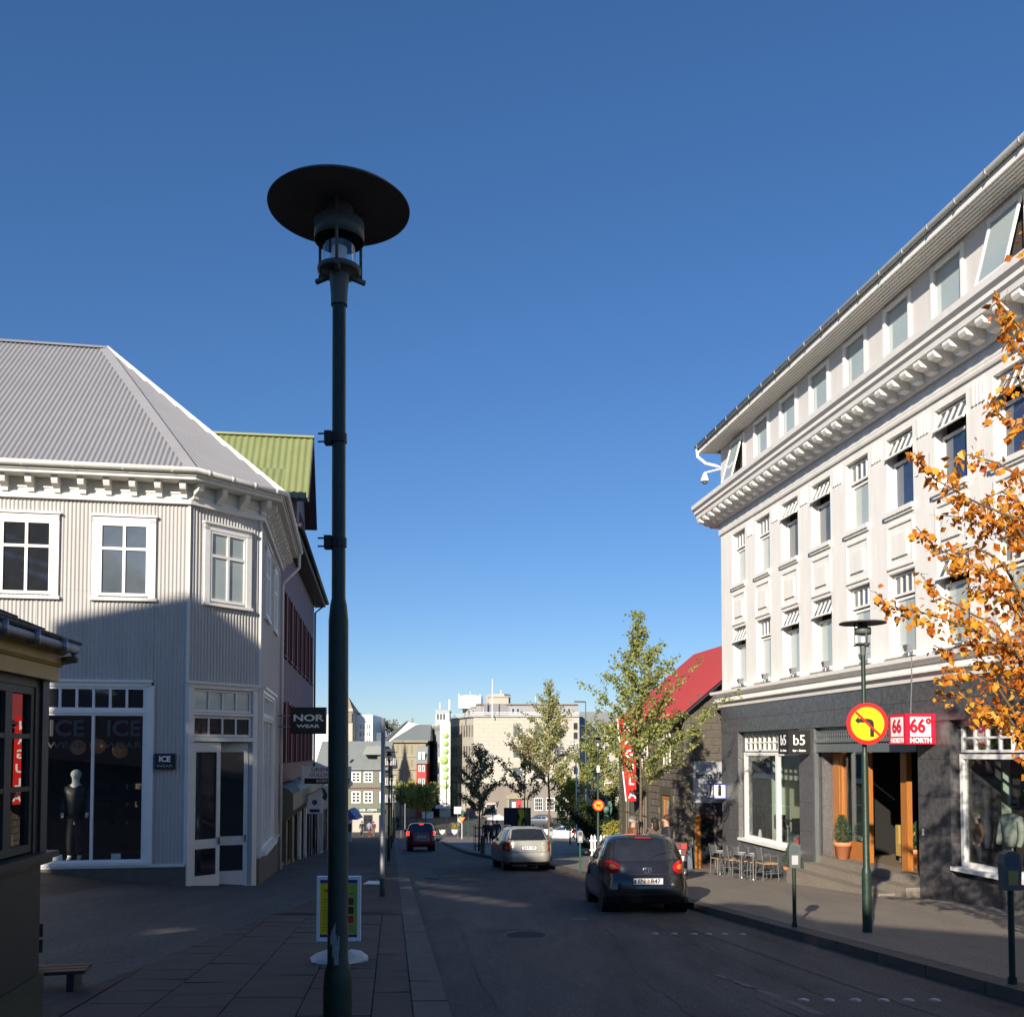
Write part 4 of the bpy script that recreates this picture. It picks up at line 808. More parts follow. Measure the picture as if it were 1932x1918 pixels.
for i,(u,h,m,lab) in enumerate([(2.0,.28,'signwhite','white tall cup on the bistro window ledge'),(2.7,.3,'brownwood','brown bottle on the bistro window ledge'),(4.45,.25,'signred','pinkish jar on the bistro window ledge'),(5.15,.5,'signwhite','tall white vase at the right end of the bistro window ledge')]):
    q=MB(); q.lathe([(.05,0),(.06,h*.4),(.045,h*.7),(.03,h),(0,h)],W.p(u,-.35,-2.5),12); tag(q.build('jar',m,None,True),lab,'jar')
q=MB(); q.fb(W,1.5,5.4,-.5,-.22,-2.56,-2.5); tag(q.build('window_ledge','floorwood',wb),None)
def jacket(u,n,z,m,lab,s=1):
    t=T('clothes_dummy',W.p(u,n,z),lab,'mannequin'); M4=Matrix.Rotation(math.radians(98),4,'Z')@Matrix.Scale(s,4)
    skin('jacket',[(0,0,.75,.15),(0,0,1.05,.15),(0,0,1.3,.17),(0,0,1.42,.08),(-.22,0,1.32,.07),(-.3,.02,1.05,.065),(-.28,.08,.8,.055),(.22,0,1.32,.07),(.3,.02,1.05,.065),(.28,.08,.8,.055)],[(0,1),(1,2),(2,3),(2,4),(4,5),(5,6),(2,7),(7,8),(8,9)],m,t,M4,1)
    q=MB(); q.tube([W.p(u,n,z),W.p(u,n,z+.8)],.02,6); q.lathe([(.2,0),(.2,.02),(0,.02)],W.p(u,n,z),14); q.build('stand','galv',t)
M['palecloth']=mat('pale_jacket',(.42,.45,.40),.8,var=.2)
jacket(12.6,-.7,-2.5,'palecloth','pale jacket on a stand in the right shop window, left one'); jacket(13.3,-.9,-2.5,'creamroom','cream parka on a stand in the right shop window, middle'); jacket(14.1,-.7,-2.5,'brownwood','brown jacket on a stand in the right shop window')
# entrance
PZ=-2.5
q=MB(); q.fb(W,6.42,10.83,-4.4,.0,-4,PZ); q.build('entrance_floor','walk',wb)
q=MB(); q.fb(W,6.3,10.82,.0,.34,-4,PZ-.17); q.build('step','walk',wb); q=MB(); q.fb(W,6.1,10.4,.34,.70,-4,PZ-.34); q.build('step','walk',wb)
q=MB(); q.fb(W,6.34,6.42,-.02,.09,-3.4,.25); q.fb(W,6.42,10.8,-.02,.06,.25,.30); q.build('shutter_rail','alu',wb)
q=MB(); q.fb(W,6.42,10.8,-.3,-.28,.24,.62); q.build('shutter_box','darkvoid',wb)
q=MB(); q.fb(W,6.42,10.8,-.0,.05,.02,.2)
for zz in (.30,.40,.50): q.fb(W,6.42,10.8,0,.03,zz,zz+.03)
for i in range(40): q.fb(W,6.45+i*.109,6.475+i*.109,.0,.028,.2,.53)
q.build('shutter_grille','alu',wb)
q=MB(); q.fb(W,6.30,6.41,-.8,-.11,PZ,.9); q.build('entrance_pier','granite2',wb)
q=MB(); q.fb(W,10.82,11.2,-2.6,-.1,PZ,.9); q.build('entrance_return','granite',wb)
q=MB(); q.fb(W,6.42,6.87,-.50,-.38,PZ,.10); q.fb(W,6.52,6.78,-.38,-.36,PZ+.1,0.0); q.build('door_jamb','orangewood',wb)
q=MB(); q.fb(W,6.42,9.7,-.50,-.42,.10,.6); q.build('transom_panel','granite',wb)
q=MB(); q.fb(W,8.03,8.11,-.50,-.40,PZ,.10); q.build('door_post','orangewood',wb); q=MB(); q.fb(W,9.43,9.67,-.52,-.40,PZ,.10); q.build('door_post','orangewood',wb)
q=MB(); q.fb(W,6.88,8.02,-.47,-.43,PZ,PZ+.42); q.build('door_panel','orangewood',wb); q=MB(); q.fb(W,6.88,8.02,-.455,-.445,PZ+.42,.10); q.build('door_glass','glass',wb)
q=MB(); q.fq(W,[(6.3,-4.5,PZ),(6.3,-4.5,.9),(11.2,-4.5,.9),(11.2,-4.5,PZ)]); q.fq(W,[(6.42,-.5,PZ),(6.42,-.5,.9),(6.42,-4.5,.9),(6.42,-4.5,PZ)]); q.fq(W,[(11.2,-1,PZ),(11.2,-4.5,PZ),(11.2,-4.5,.9),(11.2,-1,.9)]); q.fq(W,[(6.3,-.52,.88),(11.2,-.52,.88),(11.2,-4.5,.88),(6.3,-4.5,.88)]); q.fq(W,[(6.4,-.1,.61),(10.9,-.1,.61),(10.9,-.5,.61),(6.4,-.5,.61)]); q.build('hall','darkvoid',wb)
q=MB(); q.fb(W,6.45,11.1,-4.4,-.55,PZ-.1,PZ+.004); q.build('hall_floor','floorwood',wb)
for u,nn,z,m,lab,r in [(6.98,-1.0,-2.5+.85,'signred','red card stand inside the entrance doors',.14)]:
    q=MB(); q.fb(W.at(u,nn),-.2,.2,-.02,.02,z,z+.3); t=T('card_stand',W.p(u,nn,PZ),lab,'stand'); q.build('card',m,t); q=MB(); q.tube([W.p(u,nn,PZ),W.p(u,nn,z)],.012,6); q.build('pole','black',t)
t=T('armchair',W.p(8.3,-1.4,PZ),'mustard lounge chair in the dark entrance hall','chair'); q=MB(); q.fb(W.at(8.3,-1.4),-.3,.3,-.3,.3,PZ+.15,PZ+.42); q.build('seat','kioskyel',t); q=MB(); q.fb(W.at(8.3,-1.4),-.3,-.18,-.3,.3,PZ+.42,PZ+.85); q.build('backrest','kioskyel',t); q=MB(); q.fb(W.at(8.3,-1.4),-.25,-.2,-.25,.25,PZ,PZ+.15); q.fb(W.at(8.3,-1.4),.2,.25,-.25,.25,PZ,PZ+.15); q.build('leg','galv',t)
# box signs
B=F(W.p(11.46,.05,0)[:2],(-W.n[0],-W.n[1])); # faces the viewer, u towards the wall
s=T('box_sign',W.p(11.0,.4,.2),'red cube sign reading 66 NORTH above the entrance','sign'); q=MB(); q.fb(B,-.62,0,-.6,0,.17,.76); q.build('box','nredbox',s)
for Fx,uc,nn,sx in ((B,-.31,0,1),(F(B.p(-.62,-.6,0)[:2],(-B.n[0],-B.n[1])).back(0),0,0,1)): pass
Bs=F(B.p(-.62,-.6,0)[:2],(B.n[0],B.n[1]))
for Fx,uc in ((B,-.31),(Bs,.30)):
    q=MB(); q.fb(Fx,uc-.215,uc+.215,0,.006,.32,.70); q.build('panel','signwhite',s); text('66°' if Fx is B else '66',.36,Fx,uc,.008,.51,'nredbox',s,sx=.9,bold=.014); text('NORTH',.13,Fx,uc,.004,.24,'signwhite',s,sx=.98,bold=.006)
q=MB(); q.tube([W.p(11.1,.34,.76),W.p(11.12,.32,1.4),W.p(11.15,.33,1.9)],.012,5); q.build('cable','galv',s)
B=F(W.p(6.10,.05,0)[:2],(-W.n[0],-W.n[1])); s=T('box_sign',W.p(5.8,.3,.3),'black cube sign reading b5 bar-bistro beside the bistro window','sign'); q=MB(); q.fb(B,-.56,0,-.6,0,-.03,.57); q.build('box','signblack',s); Bs=F(B.p(-.56,-.6,0)[:2],(B.n[0],B.n[1]))
for Fx,uc in ((B,-.28),(Bs,.30)): text('b5',.36,Fx,uc,.003,.31,'signwhite',s,sx=.95,bold=.003); text('bar - bistro',.075,Fx,uc,.003,.06,'signwhite',s,sx=1,bold=.003)
B=F(W.p(.35,.04,0)[:2],(-W.n[0],-W.n[1])); s=T('box_sign',W.p(.1,.3,-1.2),'white cube information sign with blue rim and letter i at the granite corner','sign'); q=MB(); q.fb(B,-.42,0,-.42,0,-1.42,-.95); q.build('box','purple',s); Bs=F(B.p(-.42,-.42,0)[:2],(B.n[0],B.n[1]))
for Fx,uc in ((B,-.21),(Bs,.21)):
    q=MB(); q.fb(Fx,uc-.18,uc+.18,0,.006,-1.38,-.99); q.build('panel','signwhite',s); text('i',.42,Fx,uc,.008,-1.16,'signblack',s,bold=.03)
q=MB(); q.fb(W,12.55-1.6,11.0,.04,.06,-1.62,-1.50); q.build('doorbell','signwhite',wb)
# flood lights on the string course
def flood(c,k,z=1.96): 
    t=T('floodlight',W.p(c,.26,z),'small silver floodlight by the '+['first','second','third','fourth','fifth','sixth','seventh','eighth','ninth'][k]+' lower window from the far corner','light','floodlights on the string course')
    q=MB(); q.tube([W.p(c,.24,z-.02),W.p(c,.24,z+.08)],.02,6); q.build('foot','galv',t); q=MB(); q.hexa([W.p(c-.05,.30,z+.06),W.p(c+.05,.30,z+.06),W.p(c+.05,.18,z+.08),W.p(c-.05,.18,z+.08),W.p(c-.09,.32,z+.2),W.p(c+.09,.32,z+.2),W.p(c+.09,.14,z+.22),W.p(c-.09,.14,z+.22)]); q.build('head','galv',t)
for k in range(9): flood(KC(k)+.62,k)
# ------------------------------------------------------------ stone house with red roof
sh=T('stone_house',(5.6,31,-3.9),'dark basalt block house with red iron roof and pale sign board','house')
Q=F((5.62,31.0),(.989,.147)); V=F((5.62,31.0),(.147,-.989)); VL=8.2   # Q: gable wall facing the viewer; V: street wall, u<0 runs away
q=MB(); q.fb(Q,.03,4.5,-VL,-.03,-5,1.35); q.add([Q.p(.03,-.03,1.35),Q.p(6.7,-.03,1.35),Q.p(3.35,-.03,4.05)],[(0,1,2)]); q.fb(Q,4.5,6.7,-VL,-.03,-5,1.35); q.add([Q.p(.03,-VL,1.35),Q.p(6.7,-VL,1.35),Q.p(3.35,-VL,4.05)],[(2,1,0)]); q.build('mortar_core','mortar',sh)
def blocks(Fr,par,u0,u1,z0,z1,bw,bh,cond=lambda u,z:True,lim=400):
    z=z0;r=0
    while z<z1:
        u=u0-(bw*.5 if r%2 else 0)
        while u<u1:
            w_=bw*random.uniform(.85,1.15); a,b=max(u,u0),min(u+w_,u1)
            if b-a>.06 and cond((a+b)/2,z+bh/2):
                j=random.uniform(0,.012); p=MB(); e=.012
                p.add([Fr.p(a+.008,-.03,z+.008),Fr.p(b-.008,-.03,z+.008),Fr.p(b-.008,-.03,z+bh-.008),Fr.p(a+.008,-.03,z+bh-.008),Fr.p(a+.008+e,.008+j,z+.008+e),Fr.p(b-.008-e,.008+j,z+.008+e),Fr.p(b-.008-e,.008+j,z+bh-.008-e),Fr.p(a+.008+e,.008+j,z+bh-.008-e)],[(4,5,6,7),(0,1,5,4),(1,2,6,5),(2,3,7,6),(3,0,4,7)]); p.build('stone_block','stone',par)
            u+=w_
        z+=bh;r+=1
bh=.245
blocks(Q,sh,0,1.7,-.26,3.2,.46,bh,lambda u,z:z<1.3+u*.80)
blocks(Q,sh,0,.28,-4.2,-.26,.4,bh)
WINV=[(-2.3,-1.5),(-5.0,-4.2),(-7.4,-6.6)]
def vc(u,z): 
    for a,b in WINV:
        if a-.1<u<b+.1 and (-.75<z<1.15): return False
        if a-.25<u<b+.25 and z<-1.35 and z>-4.2: return False
    return z<1.35
blocks(V,sh,-VL,0,-4.6,1.3,.46,bh,vc)
for a,b in WINV:
    window(V,sh,a,b,-.6,1.05,.0,.09,.06,[.5],[.33,.66],mf='wframe',mp='darkpane'); w=window(V,sh,a,b,-4.2,-1.5,-.0,.1,.06,[.5],[.7],mf='brownwood' if a!=-2.3 else 'orangewood',mp='darkpane')
    q=MB(); q.fb(V,a-.25,a,-.02,.03,-4.3,-1.4); q.fb(V,b,b+.25,-.02,.03,-4.3,-1.4); q.fb(V,a-.25,b+.25,-.02,.05,-1.45,-1.15); q.build('casing','kioskpl',sh)
for sg,c0 in ((0,0),(1,6.7)):
    q=MB(); a=[Q.p(c0-(.3 if sg==0 else -.3),.28,1.14),Q.p(3.35,.28,4.16),Q.p(3.35,-VL-.3,4.16),Q.p(c0-(.3 if sg==0 else -.3),-VL-.3,1.14)]; corr(q,a,(-Q.n[0],-Q.n[1],0),.076,.01,5,n=Vector((0,0,1))); q.build('roof_sheet','redroof',sh)
    q=MB(); s1=-.3 if sg==0 else 7.0; q.prism(Q,[(s1,1.02),(3.35,4.04),(3.35,4.12),(s1,1.10)][::(1 if sg==0 else -1)],-VL-.3,.28); q.build('roof_board','darktrim',sh)
q=MB(); q.fb(Q,-.42,-.28,-VL-.3,.3,1.0,1.1); q.build('gutter','darktrim',sh)
q=MB(); q.fb(Q,.28,1.75,-.02,.12,-1.62,-.28); q.build('sign_board','signgray',sh)
text('farmers of Iceland',.30,Q,1.0,.124,-.74,'signblack',sh,sx=.60,bold=.006); 
q=MB(); q.fb(Q,.55,1.2,.12,.126,-1.32,-1.30); q.fb(Q,.55,.57,.12,.126,-1.32,-1.2); q.fb(Q,1.18,1.2,.12,.126,-1.32,-1.2); q.build('sign_ornament','signblack',sh)
q=MB(); q.fb(Q,.28,1.75,-.02,.06,-2.0,-1.62); q.fb(Q,1.05,1.75,-.02,.03,-4.4,-2.0); q.build('shop_surround','granite',sh)
q=MB(); q.fb(Q,.33,.52,-.02,.05,-4.3,-2.0); q.build('door_frame','orangewood',sh); q=MB(); q.fb(Q,.52,1.03,-.2,-.02,-4.3,-2.0); q.build('door','brownwood',sh); q=MB(); q.fb(Q,.58,.98,-.02,-.012,-3.6,-2.15); q.build('pane','darkpane',sh)
q=MB(); q.fb(Q,.28,.33,-.02,.06,-4.3,-2.0); q.build('door_edge','kioskpl',sh)
# red banner with white letters
BN=F((3.95,35.5),(.995,.1)); s=T('banner_sign',BN.p(.3,0,-1),'tall tapering red banner sign with stacked white letters on the stone house','sign')
q=MB(); q.prism(BN,[(.33,-1.78),(.70,-1.80),(.66,1.28),(.0,1.30)],-.03,.03); q.build('panel','signred',s); q=MB(); q.prism(BN,[(.29,-1.80),(.33,-1.80),(.0,1.32),(-.04,1.32)],-.035,.035); q.build('edge','signwhite',s)
for Fx in (BN,BN.back(.7)):
    for i,ch in enumerate('ALUGAN'): text(ch,.42,Fx,(.54-.035*i) if Fx is BN else (.7-.54+.035*i),.032,-1.55+i*.5,'signwhite',s,bold=.012,sx=1.0)
q=MB(); q.tube([BN.p(.66,0,.9),BN.p(1.0,0,.9)],.03,6); q.tube([BN.p(.7,0,-1.5),BN.p(1.3,0,-1.5)],.03,6); q.build('bracket','galv',s)
# ------------------------------------------------------------ kiosk in the left foreground
ki=T('kiosk',(-3.42,7,-2.0),'dark painted kiosk with mustard fascia and slate roof at the left edge','kiosk')
K=F((-3.42,7.0),(-.106,.994)); KL=-4.6; KD=3.4
q=MB(); q.fb(K,KL,0,-KD,0,-2.6,-1.60); q.build('plinth','kioskpl',ki)
q=MB(); q.fb(K,KL,-.02,-KD,-.03,-1.60,-.76); q.build('lower_wall','kioskwood',ki)
q=MB(); q.fb(K,KL,.06,-KD,.07,-.76,-.715); q.fb(K,KL,.03,-.1,.035,-.80,-.76); q.build('sill','kioskwood',ki)
q=MB(); q.fb(K,-.12,.0,-.14,.0,-.715,.53); q.fb(K,-.20,-.12,-.10,-.02,-.715,.53); q.build('corner_post','kioskwood',ki)
q=MB(); q.fb(K,KL,0,-KD,-.02,.47,.55); q.build('head_beam','kioskwood',ki)
u=-.20
for i in range(5):
    a=u-.43; window(K,ki,a,u,-.70,.47,-.03,.055,.05,[],[.37,.72],mf='kioskwood',mp='mirrorglass',bar=.035); u=a
q=MB(); q.fb(K,KL,0,-KD,-KD+.05,-.76,.5); q.fb(K,KL,0,-.5,-.48,-.76,.5); q.build('inner_wall','darkvoid',ki); 
Kf=K.side(0,0); q=MB(); q.fb(K,-.03,0,-KD,-.14,-.76,.53); q.build('end_wall','kioskwood',ki)
q=MB(); q.fb(K,KL,.04,-KD,.05,.53,.635); q.build('fascia','kioskyel',ki); q=MB(); q.uprism(K,[(-.1,.637),(.06,.637),(.08,.66),(.07,.72),(.16,.78),(-.1,.78)],KL,.055); q.build('moulding','kioskyel',ki)
q=MB(); q.fb(K,KL,.04,-KD,.14,.782,.80); q.build('soffit','darktrim',ki)
q=MB(); q.tube([K.p(KL,.175,.765),K.p(.0,.175,.765)],.033,8); q.tube([K.p(.0,.175,.74),K.p(.03,.17,.70),K.p(.05,.0,.675)],.03,8)
for i in range(4): q.box(*(lambda p:(p[0]-.03,p[0]+.05,p[1]-.01,p[1]+.01,p[2]-.05,p[2]+.045))(K.p(-.3-i*.5,.175,.765)))
q.build('gutter','galv',ki,True)
# slate courses
def slates(p0,u,v,w_,h_,cols,rows,skew):
    """rows of slates on the plane p0 + u*s + v*t"""
    p0=Vector(p0);u=Vector(u).normalized();v=Vector(v).normalized();nn=u.cross(v).normalized()
    if nn.z<0: nn=-nn
    for r in range(rows):
        for c in range(cols):
            s=c*w_-(w_*.5 if r%2 else 0)
            if s+w_>cols*w_-skew*r*h_ : continue
            j=random.uniform(0,.006); q=MB(); a=p0+u*(s+.004)+v*(r*h_); b=p0+u*(s+w_-.004)+v*(r*h_)
            q.hexa([a+nn*.002,b+nn*.002,b+v*h_*1.3-nn*.01,a+v*h_*1.3-nn*.01,a+nn*(.02+j),b+nn*(.02+j),b+v*h_*1.3+nn*.002,a+v*h_*1.3+nn*.002]); q.build('slate','slate',ki)
u3=Vector((*K.u,0)); v3=(Vector((*K.n,0))*-1+Vector((0,0,.5))).normalized()
slates(K.p(-3.0,.19,.80),u3,v3,.22,.16,14,11,.85)
q=MB(); q.add([K.p(KL,.18,.785),K.p(.06,.18,.785),K.p(-1.7,-1.6,1.67),K.p(KL,-1.6,1.67),K.p(.06,-KD-.3,.785),K.p(KL,-KD-.3,.785)],[(0,1,2,3),(1,4,2),(4,5,3,2)]); q.build('roof_deck','slate',ki)
# bench by the kiosk corner
g=gz(-4.1,8.6); bq=T('bench',(-4.1,8.6,g),'low dark brown wooden bench half hidden behind the kiosk corner','bench'); Fb=F((-4.65,8.5),(.97,.24))
for i in range(3): q=MB(); q.fb(Fb,0,.85,-.05+i*.12,.05+i*.12,g+.17,g+.20); q.build('seat_slat','brownwood',bq)
for i in range(2): q=MB(); q.fb(Fb,.1,.42,-.12,-.09,g+.30+i*.14,g+.42+i*.14); q.build('back_slat','brownwood',bq)
for a in (.12,.7): q=MB(); q.fb(Fb,a,a+.06,-.1,.28,g,g+.17); q.build('leg','darktrim',bq)
# ------------------------------------------------------------ cars
class Car:
    def __init__(s,lv):
        z=[l[0] for l in lv]; s.lv=lv; t=np.linspace(0,len(lv)-1,90); A=np.array(lv); B=[]
        for x in t:
            i=min(int(x),len(lv)-2); f=x-i; p0=A[max(i-1,0)];p1=A[i];p2=A[i+1];p3=A[min(i+2,len(lv)-1)]
            m1=(p2-p0)/2;m2=(p3-p1)/2; B.append((2*f**3-3*f**2+1)*p1+(f**3-2*f**2+f)*m1+(-2*f**3+3*f**2)*p2+(f**3-f**2)*m2)
        s.B=np.array(B)
    def at(s,z):
        return [np.interp(z,s.B[:,0],s.B[:,i]) for i in range(1,5)]
    def rear(s,x,z,off=0):
        hw,y0,y1,n=s.at(z); c,h=(y0+y1)/2,(y1-y0)/2; return (x,c-h*max(0,1-min(1,abs(x/hw))**n)**(1/n)-off,z)
    def front(s,x,z,off=0):
        hw,y0,y1,n=s.at(z); c,h=(y0+y1)/2,(y1-y0)/2; return (x,c+h*max(0,1-min(1,abs(x/hw))**n)**(1/n)+off,z)
    def side(s,y,z,sg,off=0):
        hw,y0,y1,n=s.at(z); c,h=(y0+y1)/2,(y1-y0)/2; return (sg*(hw*max(0,1-min(1,abs((y-c)/h))**n)**(1/n)+off),y,z)
    def body(s,mb,N=72):
        o=len(mb.v); M_=len(s.B)
        for z,hw,y0,y1,n in s.B:
            c,h=(y0+y1)/2,(y1-y0)/2
            for j in range(N):
                q=2*PI*j/N; a,b=math.cos(q),math.sin(q); mb.v.append((hw*math.copysign(abs(a)**(2/n),a),c+h*math.copysign(abs(b)**(2/n),b),z))
        for i in range(M_-1):
            for j in range(N): mb.f.append((o+i*N+j,o+i*N+(j+1)%N,o+(i+1)*N+(j+1)%N,o+(i+1)*N+j)); mb.mi.append(0)
        mb.f.append(tuple(o+(M_-1)*N+j for j in range(N))); mb.mi.append(0); mb.f.append(tuple(o+j for j in range(N-1,-1,-1))); mb.mi.append(0)
def patch(mb,fn,nu,nv,flip=False):
    o=len(mb.v)
    for j in range(nv+1):
        for i in range(nu+1): mb.v.append(tuple(fn(i/nu,j/nv)))
    for j in range(nv):
        for i in range(nu):
            a=o+j*(nu+1)+i; q=(a,a+1,a+nu+2,a+nu+1); mb.f.append(q[::-1] if flip else q); mb.mi.append(mb.cur)
def car(loc,yaw,lv,paint,label,wr,wy,track,glassz,plate,tail,name='parked_car',belt=None,rearglass=None,lit=False,rails=False,badge=False,trimm='black',oval=None):
    M.setdefault('tail',mat('tail_red',(.42,.006,.006),.12,var=0,coat=.8)); M.setdefault('amb',mat('amber',(.75,.2,.03),.15,var=0,coat=.6))
    t=T(name,(0,0,0),label,'car'); c=Car(lv); q=MB(); c.body(q); q.build('body',paint,t,True)
    L=lambda a,b,f:a+(b-a)*f
    (gz0,gz1,gx0,gx1)=rearglass
    q=MB(); patch(q,lambda u,v:c.rear(L(-1,1,u)*L(gx0+.02,gx1+.02,v),L(gz0-.02,gz1+.02,v),.004),12,6); q.build('rear_window_seal','black',t,True)
    q=MB(); patch(q,lambda u,v:c.rear(L(-1,1,u)*L(gx0-.012,gx1-.012,v),L(gz0,gz1,v),.009),12,6); q.build('rear_window','darkpane',t,True)
    sz0,sz1,panes=glassz
    for sg in (-1,1):
        for (ya0,ya1,yb0,yb1) in panes:   # bottom rear/front, top rear/front
            q=MB(); patch(q,lambda u,v:c.side(L(L(ya0,ya1,u),L(yb0,yb1,u),v),L(sz0,sz1,v),sg,.006),8,5,sg<0); q.build('side_window','bluepane' if not lit else 'darkpane',t,True)
    fz0,fz1,fx0,fx1=gz0,gz1,gx0,gx1
    q=MB(); patch(q,lambda u,v:c.front(L(1,-1,u)*L(fx0,fx1,v),L(fz0-.02,fz1+.02,v),.006),12,6); q.build('windscreen','darkpane',t,True)
    for (x,y) in [(sg*track,yy) for yy in wy for sg in (-1,1)]:
        w_=.17; q=MB(); s_=math.copysign(1,x); x0=x-s_*w_*.5
        q.lathe([(wr*.62,-w_/2),(wr*.93,-w_/2),(wr,-w_*.32),(wr,w_*.32),(wr*.93,w_/2),(wr*.62,w_/2)],(x0,y,wr),24,'x'); q.build('wheel','rubber',t,True); wo=t.children[-1] if False else None
        q=MB(); q.lathe([(0,s_*.07),(wr*.2,s_*.078),(wr*.58,s_*.06),(wr*.64,s_*.085)],(x0,y,wr),20,'x')
        q.build('wheel_trim','galv',t,False)
        q=MB(); hw=c.at(wr)[0]; q.lathe([(0,s_*(.01+hw-abs(x0))),(wr*1.16,s_*(.01+hw-abs(x0)-.02)),(wr*1.16,-s_*.2)],(x0,y,wr*1.03),24,'x'); 
        q.build('wheel_arch','black',t,False)
    for sg in (-1,1):
        tz0,tz1,tx0,tx1=tail
        if oval:
            cx,cz,rx,rz=oval
            def ov(r,a,o_,cx=cx,cz=cz,rx=rx,rz=rz,sg=sg):
                x=cx+rx*r*math.cos(a)+.05*r*max(0,math.sin(a)); z=cz+rz*r*math.sin(a); hw=c.at(z)[0]*.985; return c.rear(sg*min(x,hw),z,o_*(1-r*r)+.006)
            for nm,mm,k_,o1 in (('tail_light','tail',1,.035),('indicator_lens','amb',.42,.052)):
                q=MB(); patch(q,lambda u,v:ov(u*k_,v*2*PI,o1),5,20,sg<0); q.build(nm,mm,t,True)
            q=MB(); y0_=c.rear(sg*c.at(cz)[0]*.98,cz)[1]; patch(q,lambda u,v:c.side(y0_+u*.13*math.sin(PI*(.15+.7*v)),cz-rz*.8+v*rz*1.7,sg,.01),5,6,sg<0); q.build('tail_light_side','tail',t,True)
        if not oval: q=MB(); patch(q,lambda u,v:(lambda x,z:c.rear(x,z,.018+.012*math.sin(PI*u)*math.sin(PI*v)))(sg*(L(tx0,tx1,u)+.03*math.sin(PI*v)*(1 if u<.5 else 0)),L(tz0,tz1,v)),6,6,sg>0) ; q.build('tail_light',M.setdefault('tail',mat('tail_red',(.38,.008,.008),.15,var=0,coat=.6)) if not lit else M.setdefault('taillit',emis('tail_lit',(.9,.02,.01),3.5)),t,True)
        if not oval: q=MB(); patch(q,lambda u,v:c.rear(sg*L(tx0+.05*(1 if tx1-tx0>.12 else .2),tx0+.13 if tx1-tx0>.12 else tx0+.06,u),L(tz0+.08,tz1-.12,v),.036),4,4,sg>0); q.build('indicator_lens',M.setdefault('amb',mat('amber',(.75,.2,.03),.15,var=0,coat=.6)) if not lit else 'taillit',t,True)
        # side repeater wrap of the lamp
        q=MB(); yy=c.rear(sg*tx1,(tz0+tz1)/2)[1]
        if not oval: patch(q,lambda u,v:c.side(L(yy,yy+.16,u),L(tz0+.03,tz1,v),sg,.012),5,5,sg<0); q.build('tail_light_side','tail' if not lit else 'taillit',t,True)
        # mirror
        my=lv[0][3]*.62; mz=sz0+.06; hw=c.at(mz)[0]; q=MB(); q.sphere((sg*(hw+.10),wy[1]-.15 if False else c.B[0][3]*.66,mz),.09,10,8,(1,.6,.75)); q.build('wing_mirror','black',t,True)
    pz,pw,ptxt=plate; y=min(c.rear(0,pz)[1],c.rear(0,pz+.06)[1],c.rear(0,pz-.06)[1])-.012
    q=MB(); q.box(-pw/2-.015,pw/2+.015,y-.004,y+.06,pz-.068,pz+.068); q.build('plate_holder','black',t); q=MB(); q.box(-pw/2,pw/2,y-.009,y-.004,pz-.055,pz+.055); q.build('number_plate','signwhite',t)
    Fp=F((0,y-.009),(1,0)); 
    if ptxt=='EN R47': text('EN',.105,Fp,-.115,.002,pz,'signblack',t,ex=.001,bold=.003); text('R47',.105,Fp,.13,.002,pz,'signblack',t,ex=.001,bold=.003)
    elif ptxt: text(ptxt,.105,Fp,0,.002,pz,'purple',t,sx=.98,ex=.001,bold=.003)
    if ptxt=='EN R47':
        q=MB(); q.box(-.012,.022,y-.012,y-.009,pz-.03,pz+.035); q.build('plate_sticker','signorange',t); q=MB(); q.box(-.25,-.215,y-.012,y-.009,pz-.04,pz+.03); q.build('plate_emblem','purple',t)
    # bumper line, boot seam, wiper
    q=MB(); bz=c.at(.5); patch(q,lambda u,v:c.rear(L(-.86,.86,u)*c.at(.42)[0],L(.24,.30,v),.02),16,2); q.build('bumper_strip',trimm,t,True)
    q=MB(); patch(q,lambda u,v:c.rear(L(-.8,.8,u)*c.at(.55)[0],L(belt,belt+.014,v),.004),16,1); q.build('boot_seam','black',t,True)
    p0=c.rear(.05,gz0+.015,.022); p1=c.rear(.38,gz0+.13,.026); q=MB(); q.tube([p0,c.rear(.2,gz0+.09,.03),p1],.009,5); q.build('wiper','black',t)
    for sg in (-1,1):
        q=MB(); ys=(wy[0]+wy[1])/2+.3; patch(q,lambda u,v:c.side(L(wy[0]+wr*1.25,wy[1]-wr*1.25,u),L(.24,.27,v),sg,.012),6,1,sg<0); q.build('sill_strip','galv',t,True)
        for yy in panes_seams(panes):
            q=MB(); patch(q,lambda u,v:c.side(yy+.012*u,L(.34,sz0-.02,v),sg,.004),1,6,sg<0); q.build('door_seam','black',t)
        q=MB(); p=c.side(panes[0][1]-.02 if len(panes)==1 else panes[1][0]+.1,sz0-.12,sg,.02); q.sphere(p,.04,8,6,(.35,2,.5)); q.build('door_handle',paint,t,True)
    if rails:
        for sg in (-1,1): q=MB(); q.tube([(sg*.56,.55,lv[-3][0]),(sg*.55,.65,lv[-2][0]+.05),(sg*.55,2.2,lv[-2][0]+.05),(sg*.55,2.35,lv[-3][0])],.014,6); q.build('roof_rail','galv',t)
    t.location=loc; t.rotation_euler=(math.atan(-.073),0,yaw)
    return t,c
def panes_seams(p): return [(a[1]+b[0])/2 for a,b in zip(p,p[1:])]+[p[-1][1]-.25,p[0][0]+.22]
M['carblack']=mat('black_car_paint',(.012,.012,.014),.22,var=.1,coat=.8); M['carsilver']=mat('silver_car_paint',(.42,.41,.36),.32,.35,var=.06,coat=.5); M['carred']=mat('dark_red_car_paint',(.16,.008,.012),.25,var=.05,coat=.8); M['carwhite']=mat('white_car_paint',(.75,.75,.73),.3,var=.05,coat=.5); M['cargray']=mat('gray_car_paint',(.06,.07,.08),.3,var=.05,coat=.5)
